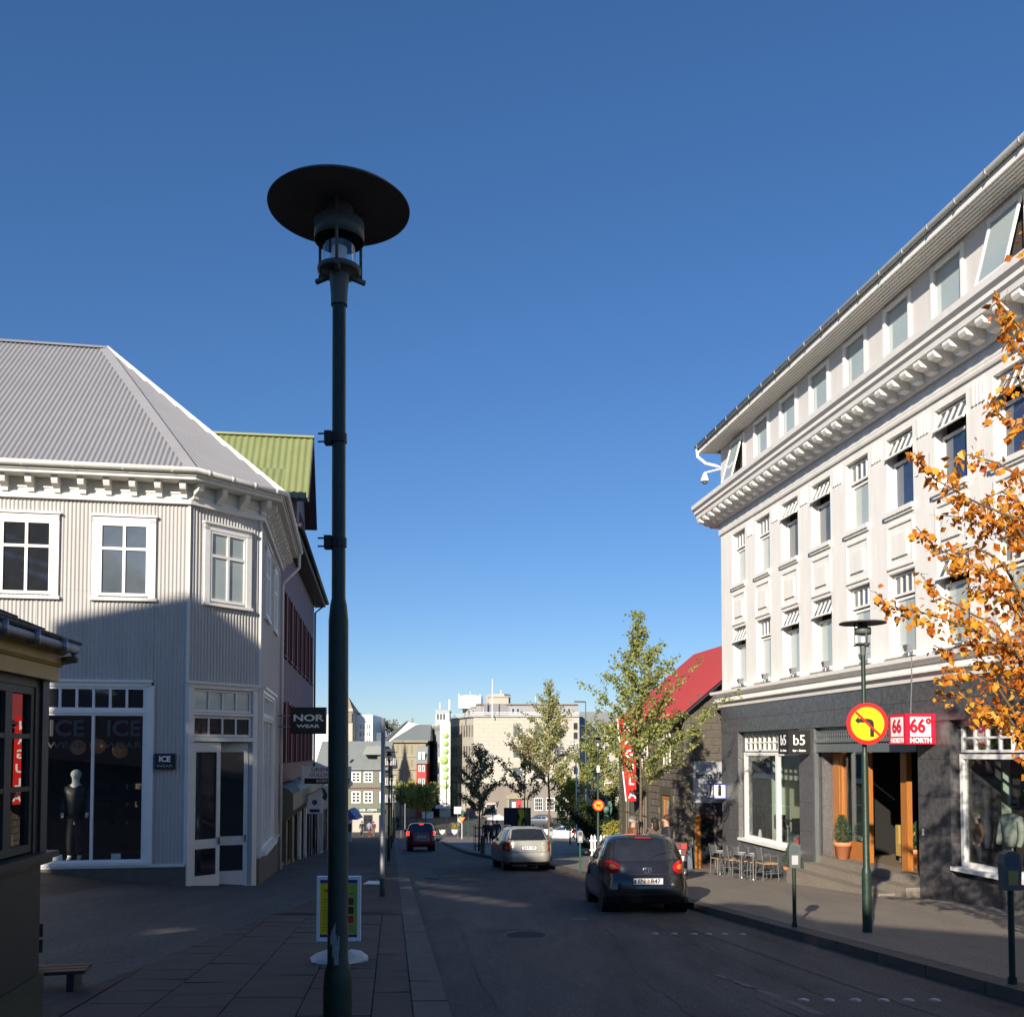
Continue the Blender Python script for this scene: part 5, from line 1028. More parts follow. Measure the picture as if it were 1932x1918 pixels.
hatch=[(.17,.70,.16,3.28,5),(.24,.765,.05,3.36,5.5),(.40,.80,.0,3.40,5),(.58,.805,.01,3.40,4.6),(.72,.80,.07,3.34,4.4),(.88,.79,.12,3.10,4.6),(.98,.765,.16,2.72,4.6),(1.08,.735,.21,2.42,4.4),(1.22,.685,.30,2.14,4.4),(1.34,.63,.42,1.92,4.4),(1.41,.57,.55,1.74,4.2),(1.45,.47,.72,1.55,3.6),(1.468,.25,.95,1.35,3)]
def gcar(px,d,dz=0): return ((px-966)/1789*d,d,G((px-966)/1789*d,d)+dz)
blk,cb=car(gcar(1222,16.8),.03,hatch,'carblack','black three door hatchback parked at the right kerb, rear towards the viewer',.285,(.62,2.9),.715,(1.0,1.33,[(.62,1.20,.80,1.24),(1.26,2.28,1.30,1.98)]),(.60,.52,'EN R47'),(.74,.99,.52,.725),belt=.72,rearglass=(1.0,1.36,.60,.50),badge=True,oval=(.60,.86,.135,.125))
blk.scale=(1,1,.945)
q=MB(); yb_=cb.rear(0,.80)[1]-.012; 
for a,b in ((.075,.05),(.03,.05),(.075,.022)):
    n=20; pts=[(a*math.cos(2*PI*i/n),yb_,.80+b*math.sin(2*PI*i/n)+(.028 if b==.022 else 0)) for i in range(n+1)]; q.tube(pts,.006,5,False)
o=q.build('badge','steel',None,True); o.parent=blk
q=MB(); patch(q,lambda u,v:cb.rear(-.14+.28*u,1.385+.03*v,.03),6,2); o=q.build('brake_light','tail',None,True); o.parent=blk
q=MB(); patch(q,lambda u,v:cb.rear((-1+2*u)*.62,.36+.02*v,.006),14,1); o=q.build('bumper_crease','rubber',None,True); o.parent=blk
wag=[(.20,.70,.14,4.5,6),(.27,.80,.03,4.6,6),(.45,.86,.0,4.66,6),(.60,.87,.02,4.66,6),(.78,.87,.06,4.6,6),(.92,.86,.08,4.3,6),(1.0,.83,.11,3.6,6),(1.06,.79,.17,3.3,6),(1.2,.72,.30,3.05,6),(1.34,.65,.43,2.8,5.5),(1.42,.59,.54,2.55,5),(1.46,.5,.66,2.35,4),(1.475,.3,.85,2.1,3)]
sil,cs_=car(gcar(999,31.6),.135,wag,'carsilver','silver estate car with roof rails parked behind the black hatchback',.30,(.95,3.6),.77,(1.02,1.38,[(.42,.95,.66,.98),(1.0,1.85,1.03,1.85),(1.9,3.0,1.9,2.7)]),(.76,.5,'VA R 100'),(.66,.96,.64,.835),belt=.62,rearglass=(1.03,1.37,.70,.60),rails=True,trimm='black')
sil.scale=(.98,1,1)
suv=[(.24,.66,.14,3.6,6),(.32,.78,.02,3.66,6),(.5,.83,.0,3.7,6),(.7,.84,.01,3.7,6),(.9,.83,.05,3.6,6),(1.02,.81,.08,3.1,6),(1.12,.78,.12,2.7,6),(1.3,.72,.2,2.4,5.5),(1.45,.66,.29,2.15,5.5),(1.53,.6,.38,2.0,5),(1.57,.5,.52,1.8,4),(1.585,.3,.7,1.6,3)]
red,cr=car(gcar(796,53.5),.125,suv,'carred','dark red car driving away downhill with its brake lights on',.33,(.65,3.0),.74,(1.08,1.45,[(.35,.95,.45,.98),(1.0,1.65,1.03,1.65),(1.7,2.45,1.7,2.2)]),(.80,.5,'KU N35'),(.88,1.12,.66,.81),name='driving_car',belt=.66,rearglass=(1.10,1.46,.64,.55),lit=True)
q=MB(); patch(q,lambda u,v:cr.rear(-.12+.24*u,1.48+.035*v,.03),6,2); o=q.build('brake_light','taillit',None,True); o.parent=red
def sidecar(px,d,z,yaw,paint,lab,lv=hatch):
    t,c=car((0,0,0),0,lv,paint,lab,.29,(.62,2.9),.72,(1.0,1.33,[(.62,1.20,.80,1.24),(1.26,2.28,1.30,1.98)]),(.60,.5,''),(.74,.99,.56,.74),belt=.72,rearglass=(1.0,1.36,.60,.50)); t.location=((px-966)/1789*d,d,z); t.rotation_euler=(0,0,yaw)
sidecar(1094,92,-8.45,1.25,'carwhite','white car parked side on beyond the shrubs, behind the parking meters'); sidecar(1042,122,-9.45,1.3,'cargray','gray pickup like car parked before the big stone building',suv); 
# ------------------------------------------------------------ trees
def tl(px,d): x=(px-966)/1789*d; return (x,d,gz(x,d))
tree(tl(1208,24),7.0,2.3,2.05,10500,.09,'lgreen','slender green street tree growing behind the black hatchback','street trees',seed=3,tr=.045,nb=34,cone=1.05)
tree(tl(1036,38),7.4,2.7,1.55,7500,.10,'lpale','tall pale green street tree behind the silver estate car',seed=8,tr=.06,nb=30,cone=.85)
tree(tl(991,46),5.9,2.5,1.35,2500,.12,'ldark','thin shaded dark leaved tree left of the tall pale tree',seed=12,tr=.05,nb=14,cone=.4,bark='barkdark')
tree(tl(904,50),5.7,1.7,1.5,6500,.105,'ldark','dark brownish green tree inside the black iron guard','street trees',seed=5,tr=.055,nb=24,cone=.55,bark='barkdark')
tree(tl(1118,56),6.9,3.6,1.3,2600,.14,'lgreen','light green tree rising behind the green lamp with the dog sign',seed=15,tr=.05,nb=14,cone=.4)
tree(tl(1075,66),4.6,.8,1.8,5000,.16,'lyellow','yellowing garden tree behind the parking meters',seed=16,tr=.06,nb=20,cone=.3)
for px,d,h,r,lab in ((1116,48,2.3,1.2,'dark green shrub at the foot of the green lamp'),(1146,45,2.7,1.2,'dark green shrub left of the stone house'),(1163,43,1.4,.7,'bright low shrub by the stone house corner')):
    tree(tl(px,d),h,.15,r,5000,.12,'lshrub' if h>2 else 'lyellow',lab,seed=int(d),tr=.05,nb=18,cone=.3,name='shrub',cat='shrub',bark='barkdark')
tree(tl(1158,50),4.8,.8,1.0,3500,.14,'lpale','loose gray green tree behind the red banner',seed=77,tr=.05,nb=16,cone=.3)
for i,(px,d) in enumerate(((766,134),(786,131),(804,126))):
    x=(px-966)/1789*d; tree((x,d,-9.5),4.9,1.7,2.1,2600,.30,'lgreen' if i!=1 else 'lyellow',['leftmost','middle','rightmost'][i]+' round green tree over the far street cafe',seed=20+i,tr=.1,nb=18,cone=.25)
x=(730-966)/1789*185; tree((x,185,-9.5),16.2,11,3.0,700,.4,'ldark','bare topped tree above the roofs behind the white gable house',seed=31,tr=.2,nb=16,cone=.3)
# ---- orange tree at the right edge, limbs laid along real arcs
ot=T('tree',(5.55,9.15,gz(5.55,9.15)),'orange and yellow autumn leaved street tree at the right edge','tree')
q=MB(); tx,ty,tz=ot.location; trunk=[(tx,ty,tz-.05),(tx+.02,ty,tz+1.2),(tx,ty+.03,0.2),(tx-.03,ty,1.6),(tx+.02,ty,3.0),(tx,ty,4.6),(tx-.05,ty,5.6)]; q.tube(trunk,[.07,.06,.05,.042,.03,.018,.006],8); q.build('trunk','bark',ot,True)
def B5(pts,d0,d1,h):
    n=len(pts); o=[]
    for i,(a,b) in enumerate(pts):
        x,y=1621+a*.3496,726.7+b*.3496; d=d0+(d1-d0)*i/(n-1); k=d/FPX; yy=y-1420; o.append(Vector(((x-966)*k,d,-yy*k)))
    o.append(Vector((tx,ty,h))); return o
BR=[([(320,345),(380,410),(430,490),(520,540),(600,590),(700,640),(850,700)],8.6,9.0,1.0),([(560,500),(545,430),(600,350),(700,380),(780,400),(889,470)],9.4,9.2,1.6),([(470,690),(560,700),(650,740),(750,720),(889,700)],9.3,9.2,1.0),
 ([(325,750),(370,800),(430,870),(540,920),(650,870),(720,900),(800,960)],8.8,9.1,.4),([(345,1010),(400,1080),(460,1140),(540,1180),(640,1240),(760,1290)],9.2,9.1,-.1),([(100,1110),(160,1180),(240,1200),(340,1220),(420,1240),(560,1290),(700,1350),(850,1420)],8.4,9.0,-.35),
 ([(410,1400),(470,1430),(560,1400),(700,1400),(850,1450)],9.3,9.1,-.4),([(450,1600),(470,1530),(560,1520),(650,1580),(760,1640)],9.0,9.1,-.75),([(410,1660),(540,1670),(640,1720),(780,1740)],9.3,9.1,-.9),([(600,1800),(680,1740),(800,1790),(850,1850)],8.9,9.1,-1.2),
 ([(730,60),(770,110),(850,180)],9.2,9.2,2.9),([(780,-560),(800,-500),(860,-420)],9.0,9.1,3.6),([(830,-400),(850,-300),(880,-250)],9.3,9.1,3.2),([(760,130),(800,20),(840,-60),(900,-80)],9.3,9.2,2.2),([(600,1130),(640,1080),(720,1120),(830,1180)],9.7,9.3,.4),([(660,840),(720,760),(800,700),(870,760)],9.6,9.3,1.0),
 ([(620,1240),(650,1330),(740,1400),(830,1500)],9.6,9.3,-.3),([(700,960),(760,1060),(850,1100)],9.0,9.1,.3),([(620,1480),(700,1500),(800,1560),(880,1600)],9.5,9.2,-.6),([(520,1000),(600,960),(700,1000),(800,1050)],9.6,9.3,.2),([(640,690),(700,600),(800,560),(880,600)],9.0,9.1,1.5)]
q=MB(); lp=[]; rn=random.Random(9)
for pts,d0,d1,h in BR:
    c=B5(pts,d0,d1,h); q.tube(c,[.004+.013*(i/(len(c)-1))**1.5 for i in range(len(c))],5,False)
    for i in range(len(c)-1):
        a,b=c[i],c[i+1]; L_=(b-a).length; n=int(L_*(110 if i<len(c)-2 else 75))
        for _ in range(int(L_*14)):
            p=a.lerp(b,rn.random()); e_=p+Vector((rn.gauss(0,.07),rn.gauss(0,.07),rn.gauss(.01,.06))); q.tube([p,e_],[.003,.0015],3,False)
        for _ in range(n): p=a.lerp(b,rn.random()); lp.append(p+Vector([rn.gauss(0,.035+.012*min(i,5)) for _ in range(3)])-Vector((0,0,.02)))
for k in range(26):   # out of view limbs on the other sides
    h=rn.uniform(-.9,5.2); a=rn.uniform(-2.0,1.7); L_=(1.9-abs(h-1)*.22)*rn.uniform(.7,1); d=Vector((math.cos(a),math.sin(a),.55)).normalized(); b=Vector((tx,ty,h)); e=b+d*L_; q.tube([b,e],[.02,.005],5,False)
    for _ in range(55): p=b.lerp(e,rn.uniform(.2,1)); lp.append(p+Vector([rn.gauss(0,.12) for _ in range(3)]))
q.build('limbs','twig',ot,True)
vis=[p for p in lp if p.x/p.y<.545]; rn.shuffle(vis); sel=vis[:300]; rest=[p for p in lp if p not in sel] if False else vis[300:]+[p for p in lp if p.x/p.y>=.545]
leaves('foliage',rest[::2],.078,'lorange',ot,.75,aspect=.95); leaves('foliage',rest[1::2],.055,'lorange',ot,.5,aspect=.8)
lms=[]
for k in range(6):
    s_=.095; f_=.1+.05*k; me=bpy.data.meshes.new('leaf'); me.from_pydata([(0,0,0),(s_*.5,-s_*.32,.02),(s_*.42,-s_*.72,0),(0,-s_*1.12,-.01*k),(-s_*.42,-s_*.72,0),(-s_*.5,-s_*.32,.02),(0,-s_*.5,-.02)],[],[(0,6,1),(1,6,2),(2,6,3),(3,6,4),(4,6,5),(5,6,0)])
    cols=[(.62,.20,.02),(.75,.33,.03),(.85,.43,.04),(.55,.14,.015),(.78,.48,.07),(.7,.27,.025)][k]; me.materials.append(leafm('orange_leaf_single',[cols,tuple(v*.85 for v in cols)])); lms.append(me)
for i,p in enumerate(sel):
    o=bpy.data.objects.new('leaf',lms[i%6]); COL.objects.link(o); o.parent=ot; o.location=p-ot.location; o.rotation_euler=(rn.uniform(.5,1.7),rn.uniform(-.5,.5),rn.uniform(0,6.28)); s_=rn.uniform(.42,.92); o.scale=(s_,s_*rn.uniform(.8,1.2),s_)
# iron guard, bollard
def guard(x,y):
    g=gz(x,y); t=T('tree_guard',(x,y,g),'black iron guard around the dark street tree','tree guard')
    for i in range(8): a=i*PI/4; q=MB(); q.tube([(x+.27*math.cos(a),y+.27*math.sin(a),g),(x+.27*math.cos(a),y+.27*math.sin(a),g+1.35)],.013,5); q.build('bar','black',t)
    for z in (.25,.75,1.2): q=MB(); q.lathe([(.26,z),(.28,z),(.28,z+.03),(.26,z+.03),(.26,z)],(x,y,g),16); q.build('hoop','black',t)
guard(*tl(904,50)[:2])
def bollard(px,d,lab,m='kerb',h=.8,g_=None):
    x=(px-966)/1789*d; q=MB(); q.lathe([(.11,-.05),(.11,h*.85),(.09,h*.95),(.03,h),(0,h)],(x,d,gz(x,d)),14); tag(q.build('bollard',m,None,True),lab,'bollard',g_)
bollard(911,45.5,'stone bollard with dark top beside the iron tree guard','kerb',.85); bollard(842,107,'stone bollard between the two bowl planters','kerb',.8); bollard(758,100,'pale bollard left of the red car','kerb',.8)
# ------------------------------------------------------------ people
P_=lambda px,d:tl(px,d)
M.update(hairbrown=mat('brown_hair',(.05,.025,.012),.7,var=.2),hairdark=mat('dark_hair',(.015,.01,.008),.7,var=.2),brownjacket=mat('rust_jacket',(.17,.065,.025),.8,var=.15),darkjacket=mat('charcoal_jacket',(.022,.02,.022),.75,var=.2),taupe=mat('taupe_top',(.12,.085,.07),.85,var=.15),jeans=mat('jeans',(.03,.04,.07),.85,var=.2),navy=mat('navy_coat',(.03,.04,.08),.8,var=.2),lilac=mat('pale_blue_top',(.25,.27,.36),.8,var=.1),maroon=mat('maroon_skirt',(.14,.03,.03),.8,var=.1),capgray=mat('tweed_cap',(.14,.12,.10),.9,var=.2),hairwhite=mat('gray_hair',(.4,.38,.36),.8,var=.1))
human(P_(1193,23.6),math.radians(-80),1.63,'brownjacket','jeans','hairwhite','man in a rust brown jacket and flat cap behind the black hatchback',cap='capgray',detail=2)
human(P_(1234,24.6),math.radians(20),1.60,'taupe','jeans','hairdark','dark haired person seen from behind beside the slender tree',long=True,detail=2)
human(P_(1257,23.2),math.radians(100),1.66,'darkjacket','jeans','hairbrown','brown haired man in a charcoal jacket facing left',detail=2,arms=(.3,.3))
for px,d,yaw,H,j,tr_,hr,lab,wk in ((684,104,10,1.7,'darkjacket','black','hairdark','distant walker in black on the left pavement',.5),(698,103,5,1.75,'lilac','maroon','hairdark','distant walker in a pale top and maroon skirt',.4),(706,105,-10,1.65,'maroon','taupe','hairbrown','distant walker in brown beside the pale topped walker',.5),
   (752,118,0,1.6,'black','black','hairdark','lone dark figure crossing the far square',.5),(917,66,200,1.6,'darkjacket','black','hairbrown','person in dark clothes beyond the tree guard',.1),(927,68,180,1.6,'maroon','black','hairdark','person in maroon between the mirror post and the litter bin',.1),(938,66,180,1.65,'navy','black','hairbrown','person in a navy coat by the litter bin',.2),(855,140,0,1.7,'black','black','hairdark','dark figure by the far pale pier',.4)):
    x=(px-966)/1789*d; human((x,d,gz(x,d)),math.radians(yaw),H,j,tr_,hr,lab,walk=wk)
# ------------------------------------------------------------ signs and furniture
def disc(q,c,r,y0,y1,k=32): q.lathe([(0,0),(r,0),(r,y1-y0),(0,y1-y0)],(c[0],y0,c[1]),k,'y')
# no left turn sign on the right lamp
sx,sy=4.83,12.93; sz=(1420-1365)/1789*12.93; s=T('no_left_turn_sign',(sx,sy,sz),'round red rimmed yellow sign with crossed out left turn arrow','sign'); R0=.285
q=MB(); q.lathe([(0,0),(R0,0),(R0,.012),(0,.012)],(sx,sy-.05,sz),40,'y'); q.build('rim','signred',s); q=MB(); q.lathe([(0,0),(R0*.8,0),(R0*.8,.004),(0,.004)],(sx,sy-.054,sz),40,'y'); q.build('face','signyel',s)
Fs=F((sx,sy-.0545),(1,0))
def sp(q,poly,n0,n1): q.prism(Fs,[(a*R0,sz+b*R0) for a,b in poly],n0,n1)
q=MB(); sp(q,[(.12,-.62),(.30,-.62),(.30,.0),(.26,.14),(.14,.22),(-.02,.24),(-.42,.24),(-.42,.06),(-.02,.06),(.08,.04),(.12,-.04)],.0,.003); sp(q,[(-.42,.34),(-.42,-.02),(-.60,.15)],0,.003); q.build('arrow','signblack',s)
q=MB(); sp(q,[(-.60,.52),(-.53,.60),(.60,-.50),(.53,-.58)],.0035,.007); q.build('slash','signred',s); q=MB(); q.lathe([(.033,-.03),(.033,.03)],(4.83,13,sz+.2),12); q.lathe([(.033,-.03),(.033,.03)],(4.83,13,sz-.2),12); q.build('clamp','galv',s)
# dog sign
dx,dy=2.77,30.5; dz=(1420-1518)/1789*30.5; s=T('dog_sign',(dx,dy,dz),'small round orange sign with crossed out dog on the farther green lamp','sign'); q=MB(); q.lathe([(0,0),(.185,0),(.185,.012),(0,.012)],(dx,dy-.06,dz),28,'y'); q.build('rim','signred',s); q=MB(); q.lathe([(0,0),(.14,0),(.14,.004),(0,.004)],(dx,dy-.065,dz),28,'y'); q.build('face','signorange',s)
Fs=F((dx,dy-.066),(1,0)); R0=.14; sz=dz; q=MB(); sp(q,[(-.55,.2),(.35,.2),(.35,-.1),(-.5,-.1)],0,.004); sp(q,[(.35,.2),(.62,.42),(.75,.3),(.6,.15),(.38,.0)],0,.004)
for a in (-.5,-.3,.15,.3): sp(q,[(a,-.08),(a+.12,-.08),(a+.1,-.5),(a,-.5)],0,.004)
sp(q,[(-.55,.2),(-.48,.12),(-.7,.45),(-.76,.42)],0,.004); q.build('dog','signblack',s); q=MB(); sp(q,[(-.7,.62),(-.62,.7),(.7,-.62),(.62,-.7)],.005,.008); q.build('slash','signred',s)
q=MB(); q.lathe([(.05,0),(.06,.12),(.03,.22),(0,.24)],(dx,dy-.02,dz+1.05),10); q.build('white_cap','signwhite',s)
# parking meters
def meter(px,d,h,lab,post='lampgreen',x=None):
    x=(px-966)/1789*d if x is None else x; g=gz(x,d); t=T('parking_meter',(x,d,g),lab,'parking meter','parking meters along the right kerb')
    q=MB(); q.lathe([(.028,-.1),(.028,h-.36)],(x,d,g),12); q.lathe([(.04,0),(.04,.06)],(x,d,g),12); q.build('post',post,t,True)
    q=MB(); q.prism(F((x,d-.05),(1,0)),[(-.075,g+h-.36),(.075,g+h-.36),(.085,g+h-.12),(.07,g+h-.03),(.03,g+h),(-.03,g+h),(-.07,g+h-.03),(-.085,g+h-.12)],-.11,.0); q.build('head','galv' if d>25 else 'lampgray',t)
    q=MB(); q.fb(F((x,d-.05),(1,0)),-.05,.05,0,.006,g+h-.14,g+h-.05); q.build('display','graypane',t); q=MB(); q.fb(F((x,d-.05),(1,0)),-.045,.045,0,.006,g+h-.31,g+h-.18); q.build('label','kioskyel' if d<10 else 'signgray',t)
    return t
meter(1490,13.6,1.2,'parking meter in front of the wicker chairs',x=4.02); meter(1902,8.85,1.22,'nearest parking meter at the right edge of the picture',x=4.62); meter(1094,28.5,1.25,'parking meter left of the black hatchback','postgreen'); meter(1039,37.5,1.3,'parking meter at the right rear corner of the silver estate car','postgreen')
# plain gray post on the left pavement
px_=(723-966)/1789*19.3; g=gz(px_,19.3); t=T('gray_post',(px_,19.3,g),'plain gray metal post with a black foot on the left pavement','post'); q=MB(); q.lathe([(.052,.36),(.052,1.2),(.044,1.24),(.044,3.6),(0,3.6)],(px_,19.3,g),16); q.build('pole','galv',t,True); q=MB(); q.lathe([(.056,-.02),(.056,.36),(.052,.362)],(px_,19.3,g),16); q.build('foot','black',t,True)
# small yellow box with parking tag behind
q=MB(); q.box(-5.0,-4.86,38.2,38.3,gz(-4.9,38)+.95,gz(-4.9,38)+1.35); tag(q.build('waste_box','signyel'),'small yellow box on the dark lamp behind the gray post','box')
# menu stand
bx_=(642-966)/1789*10.3; g=gz(bx_,10.3); t=T('menu_stand',(bx_,10.3,g),'yellow and green food menu stand behind the nearest lamp','sign stand'); Fm2=F((bx_,10.3),(1,.02))
q=MB(); 
for a,b,c,d in ((-.235,.235,.87,.905),(-.235,.235,.215,.255),(-.235,-.2,.255,.87),(.2,.235,.255,.87)): q.fb(Fm2,a,b,-.03,.03,g+c,g+d)
q.build('frame','signwhite',t); q=MB(); q.fb(Fm2,-.2,.2,-.02,.015,g+.255,g+.87); q.build('poster','signyel',t); q=MB(); q.fb(Fm2,.0,.2,.0151,.017,g+.29,g+.83); q.build('poster_half',M.setdefault('lime',mat('lime_print',(.32,.45,.06),.5,var=.1)),t)
q=MB(); q.fb(Fm2,-.2,.2,.0175,.019,g+.835,g+.868); q.fb(Fm2,-.2,.2,.0175,.019,g+.258,g+.285); q.build('blue_strip','purple',t)
for i in range(4): q=MB(); z=.60-.095*i; q.fb(Fm2,.03,.16,.0175,.019,g+z,g+z+.075); q.build('food_photo',['redtrim','brownwood','signred','kioskyel'][i],t)
text('Menu',.05,Fm2,-.1,.018,g+.75,'signblack',t,ex=.001); text('of the day',.035,Fm2,.1,.018,g+.72,'signblack',t,ex=.001)
for i in range(12): q=MB(); q.fb(Fm2,-.17,-.03,.0155,.0165,g+.66-i*.03,g+.665-i*.03); q.build('print_line','brownwood',t)
q=MB(); q.tube([(bx_+.1,10.3,g),(bx_+.1,10.3,g+.23)],.02,8); q.tube([(bx_-.1,10.3,g),(bx_-.1,10.3,g+.23)],.02,8); q.build('stem','galv',t)
q=MB(); rr=random.Random(2); q.lathe([(.30,0),(.31,.03),(.27,.07),(.15,.11),(.05,.13),(0,.13)],(bx_+.01,10.3,g),18); q.v=[(x+rr.uniform(-.012,.012),y+rr.uniform(-.012,.012),z+rr.uniform(-.008,.008)) for x,y,z in q.v]; q.build('weighted_base',mat('white_plastic_bag',(.5,.49,.47),.5,var=.2),t)
# wicker chairs and tables
def chair():
    t=T('wicker_chair',(0,0,0),'x','chair','wicker chairs by the granite wall')
    for a,b in ((-.2,-.2),(.2,-.2),(-.2,.2),(.2,.2)): q=MB(); q.tube([(a*1.08,b*1.08,0),(a,b,.44)]+([(a,b+.06,.86)] if b>0 else []),.013,6); q.build('leg','alu',t)
    q=MB(); q.box(-.21,.21,-.21,.2,.435,.46); q.build('seat','lightwood',t)
    q=MB()
    for i in range(11): z=.55+i*.028; q.tube([(-.2,.215+.06*(z-.44)/.42,z),(0,.25+.06*(z-.44)/.42,z),(.2,.215+.06*(z-.44)/.42,z)],.0125,5)
    q.build('backrest','wicker',t)
    for s_ in (-1,1): q=MB(); q.tube([(s_*.21,-.2,.44),(s_*.22,-.2,.64),(s_*.22,.2,.66)],.013,6); q.build('armrest','alu',t)
    for s_ in (-1,1): q=MB(); q.tube([(s_*.205,-.2,.2),(s_*.205,.2,.2)],.01,5); q.build('stretcher','alu',t)
    return t
cw_=chair(); yawc=math.atan2(W.u[1],W.u[0])+PI   # back towards the wall
cp=[(1.7,.75,'first wicker chair from the far granite corner'),(2.65,.7,'second wicker chair from the far granite corner'),(3.5,.78,'middle wicker chair under the bistro window'),(4.3,.72,'fourth wicker chair, left of the nearest one'),(5.15,.8,'wicker chair nearest to the terracotta pot')]
for i,(u,n_,lab) in enumerate(cp):
    p=W.p(u,n_,0); p=(p[0],p[1],gz(p[0],p[1])+.002); yw=yawc+(.15,-.1,.1,-.2,.05)[i]
    if i==0: cw_.location=p; cw_.rotation_euler=(0,0,yw); cw_['label']=lab
    else: dup(cw_,p,yw,lab)
def ctable(u,n_,lab):
    p=W.p(u,n_,0); g=gz(p[0],p[1]); t=T('cafe_table',(p[0],p[1],g),lab,'table','small tables between the wicker chairs'); q=MB(); q.lathe([(.24,.63),(.25,.64),(.25,.655),(0,.66)],(p[0],p[1],g),20); q.build('tabletop','galv',t,False); q=MB(); q.tube([(p[0],p[1],g+.02),(p[0],p[1],g+.63)],.03,8); q.lathe([(.2,0),(.2,.015),(.03,.03)],(p[0],p[1],g),16); q.build('leg','steel',t)
    q=MB(); q.lathe([(.05,.0),(.11,.012),(.12,.02),(0,.02)],(p[0],p[1],g+.66),14); tag(q.build('ashtray','signwhite'),lab.replace('table','ashtray on the table'),'ashtray','white ashtrays on the small tables')
ctable(2.2,.95,'small table between the first two wicker chairs'); ctable(3.9,.98,'small table between the middle and fourth wicker chairs'); ctable(4.75,1.0,'small table before the nearest wicker chair')
# potted conifers
def pot(u,n_,z,lab,s=1,broken=False):
    p=W.p(u,n_,0); z=z if z is not None else gz(p[0],p[1]); t=T('potted_conifer',(p[0],p[1],z),lab,'potted plant'); q=MB(); 
    if not broken: q.lathe([(.0,0),(.13,0),(.185,.30),(.205,.30),(.21,.40),(.185,.40),(.17,.36),(0,.36)],(p[0],p[1],z),24)
    else: q.lathe([(.0,0),(.10,0),(.15,.30),(.205,.30),(.21,.38),(.185,.38),(.17,.34),(0,.34)],(p[0],p[1],z),24)
    q.build('pot','terra',t,True); rr=random.Random(int(u*10)); pts=[]
    for _ in range(900): 
        h=rr.random(); r_=(.19*(1-h)**.6*(.4+1.6*min(h*2.2,.6)))*rr.random()**.4+.02; a=rr.uniform(0,2*PI); pts.append(Vector((p[0]+r_*math.cos(a),p[1]+r_*math.sin(a),z+.36+h*.62*s)))
    q=MB(); q.tube([(p[0],p[1],z+.3),(p[0],p[1],z+.8)],.012,5); q.build('stem','bark',t); leaves('foliage',pts,.06,'conifer',t,-.6,aspect=.35)
pot(7.25,-.18,PZ,'potted conifer left of the bistro doors',1.05); pot(9.06,-1.0,PZ,'potted conifer right of the doors by the granite pillar',1); pot(5.85,.45,None,'potted conifer on the pavement beside the nearest wicker chair',.95,True)
# boards by the shops
p=(4.62,26.0); g=gz(*p); t=T('postcard_rack',(*p,g),'tall rack of red and white postcards behind the black hatchback','rack'); Fq=F(p,(.9,-.2)); q=MB(); q.fb(Fq,-.16,.16,-.1,.1,g+.05,g+.95); q.build('frame','brownwood',t)
for i in range(5):
    for j in range(2): q=MB(); q.fb(Fq,-.14+.15*j,-.01+.15*j,.1,.115,g+.12+.165*i,g+.25+.165*i); q.build('postcard',['signred','signwhite','taupe','signwhite','redtrim'][(i+j)%5],t)
p=W.p(-1.1,.9,0); g=gz(p[0],p[1]); t=T('sandwich_board',(p[0],p[1],g),'dark blue sandwich board by the door of the stone house','sign stand'); Fq=F(p[:2],(.95,-.3)); 
for s_ in (0,1): q=MB(); o_=s_*.3; q.hexa([Fq.p(-.25,-o_,g),Fq.p(.25,-o_,g),Fq.p(.25,-o_-.02,g),Fq.p(-.25,-o_-.02,g),Fq.p(-.2,-.14,g+.75),Fq.p(.2,-.14,g+.75),Fq.p(.2,-.16,g+.75),Fq.p(-.2,-.16,g+.75)]); q.build('panel','graypane',t)
# advertising pillar, mirror, bin, far signs
x,d=(976-966)/1789*55,55; g=gz(x,d); t=T('advertising_pillar',(x,d,g),'dark advertising pillar with a black and yellow poster behind the silver car','advertising pillar'); Fq=F((x,d),(1,0)); q=MB(); q.fb(Fq,-.78,.78,-.5,0,g,g+2.32); q.build('frame','black',t); q=MB(); q.fb(Fq,-.70,.05,0,.02,g+.5,g+2.25); q.build('poster','darktrim',t); q=MB(); q.prism(Fq,[(.08,g+.5),(.5,g+.5),(.5,g+2.25),(.0,g+2.25),(.15,g+1.8),(-.05,g+1.2)],0,.02); q.build('poster_half','signyel',t); q=MB(); q.prism(Fq,[(.2,g+1.0),(.45,g+.9),(.42,g+1.3),(.3,g+1.4),(.42,g+1.5),(.44,g+1.8),(.25,g+1.7),(.22,g+1.3)],.02,.03); q.build('poster_shadow_print','brownwood',t); q=MB(); q.fb(Fq,.52,.7,0,.02,g+.5,g+2.25); q.build('poster_edge','olive',t)
x,d=(926-966)/1789*65,65; g=gz(x,d); t=T('traffic_mirror',(x,d,g),'square traffic mirror with red and white dashed rim','traffic mirror'); zc=(1420-1524.5)/1789*65; q=MB(); q.tube([(x+.15,d,g),(x+.15,d,zc)],.035,8); q.build('post','postgreen',t); q=MB(); q.fb(F((x,d),(1,0)),-.41,.41,0,.05,zc-.41,zc+.41); q.build('rim','signwhite',t); q=MB(); q.fb(F((x,d),(1,0)),-.30,.30,.05,.06,zc-.30,zc+.30); q.build('glass','graypane',t)
for i in range(7):
    a=-.36+i*.12-.03
    for (u0,u1,z0,z1) in ((a,a+.06,.33,.41),(a,a+.06,-.41,-.33),(-.41,-.33,a,a+.06),(.33,.41,a,a+.06)): q=MB(); q.fb(F((x,d),(1,0)),u0,u1,.05,.055,zc+z0,zc+z1); q.build('red_dash','signred',t)
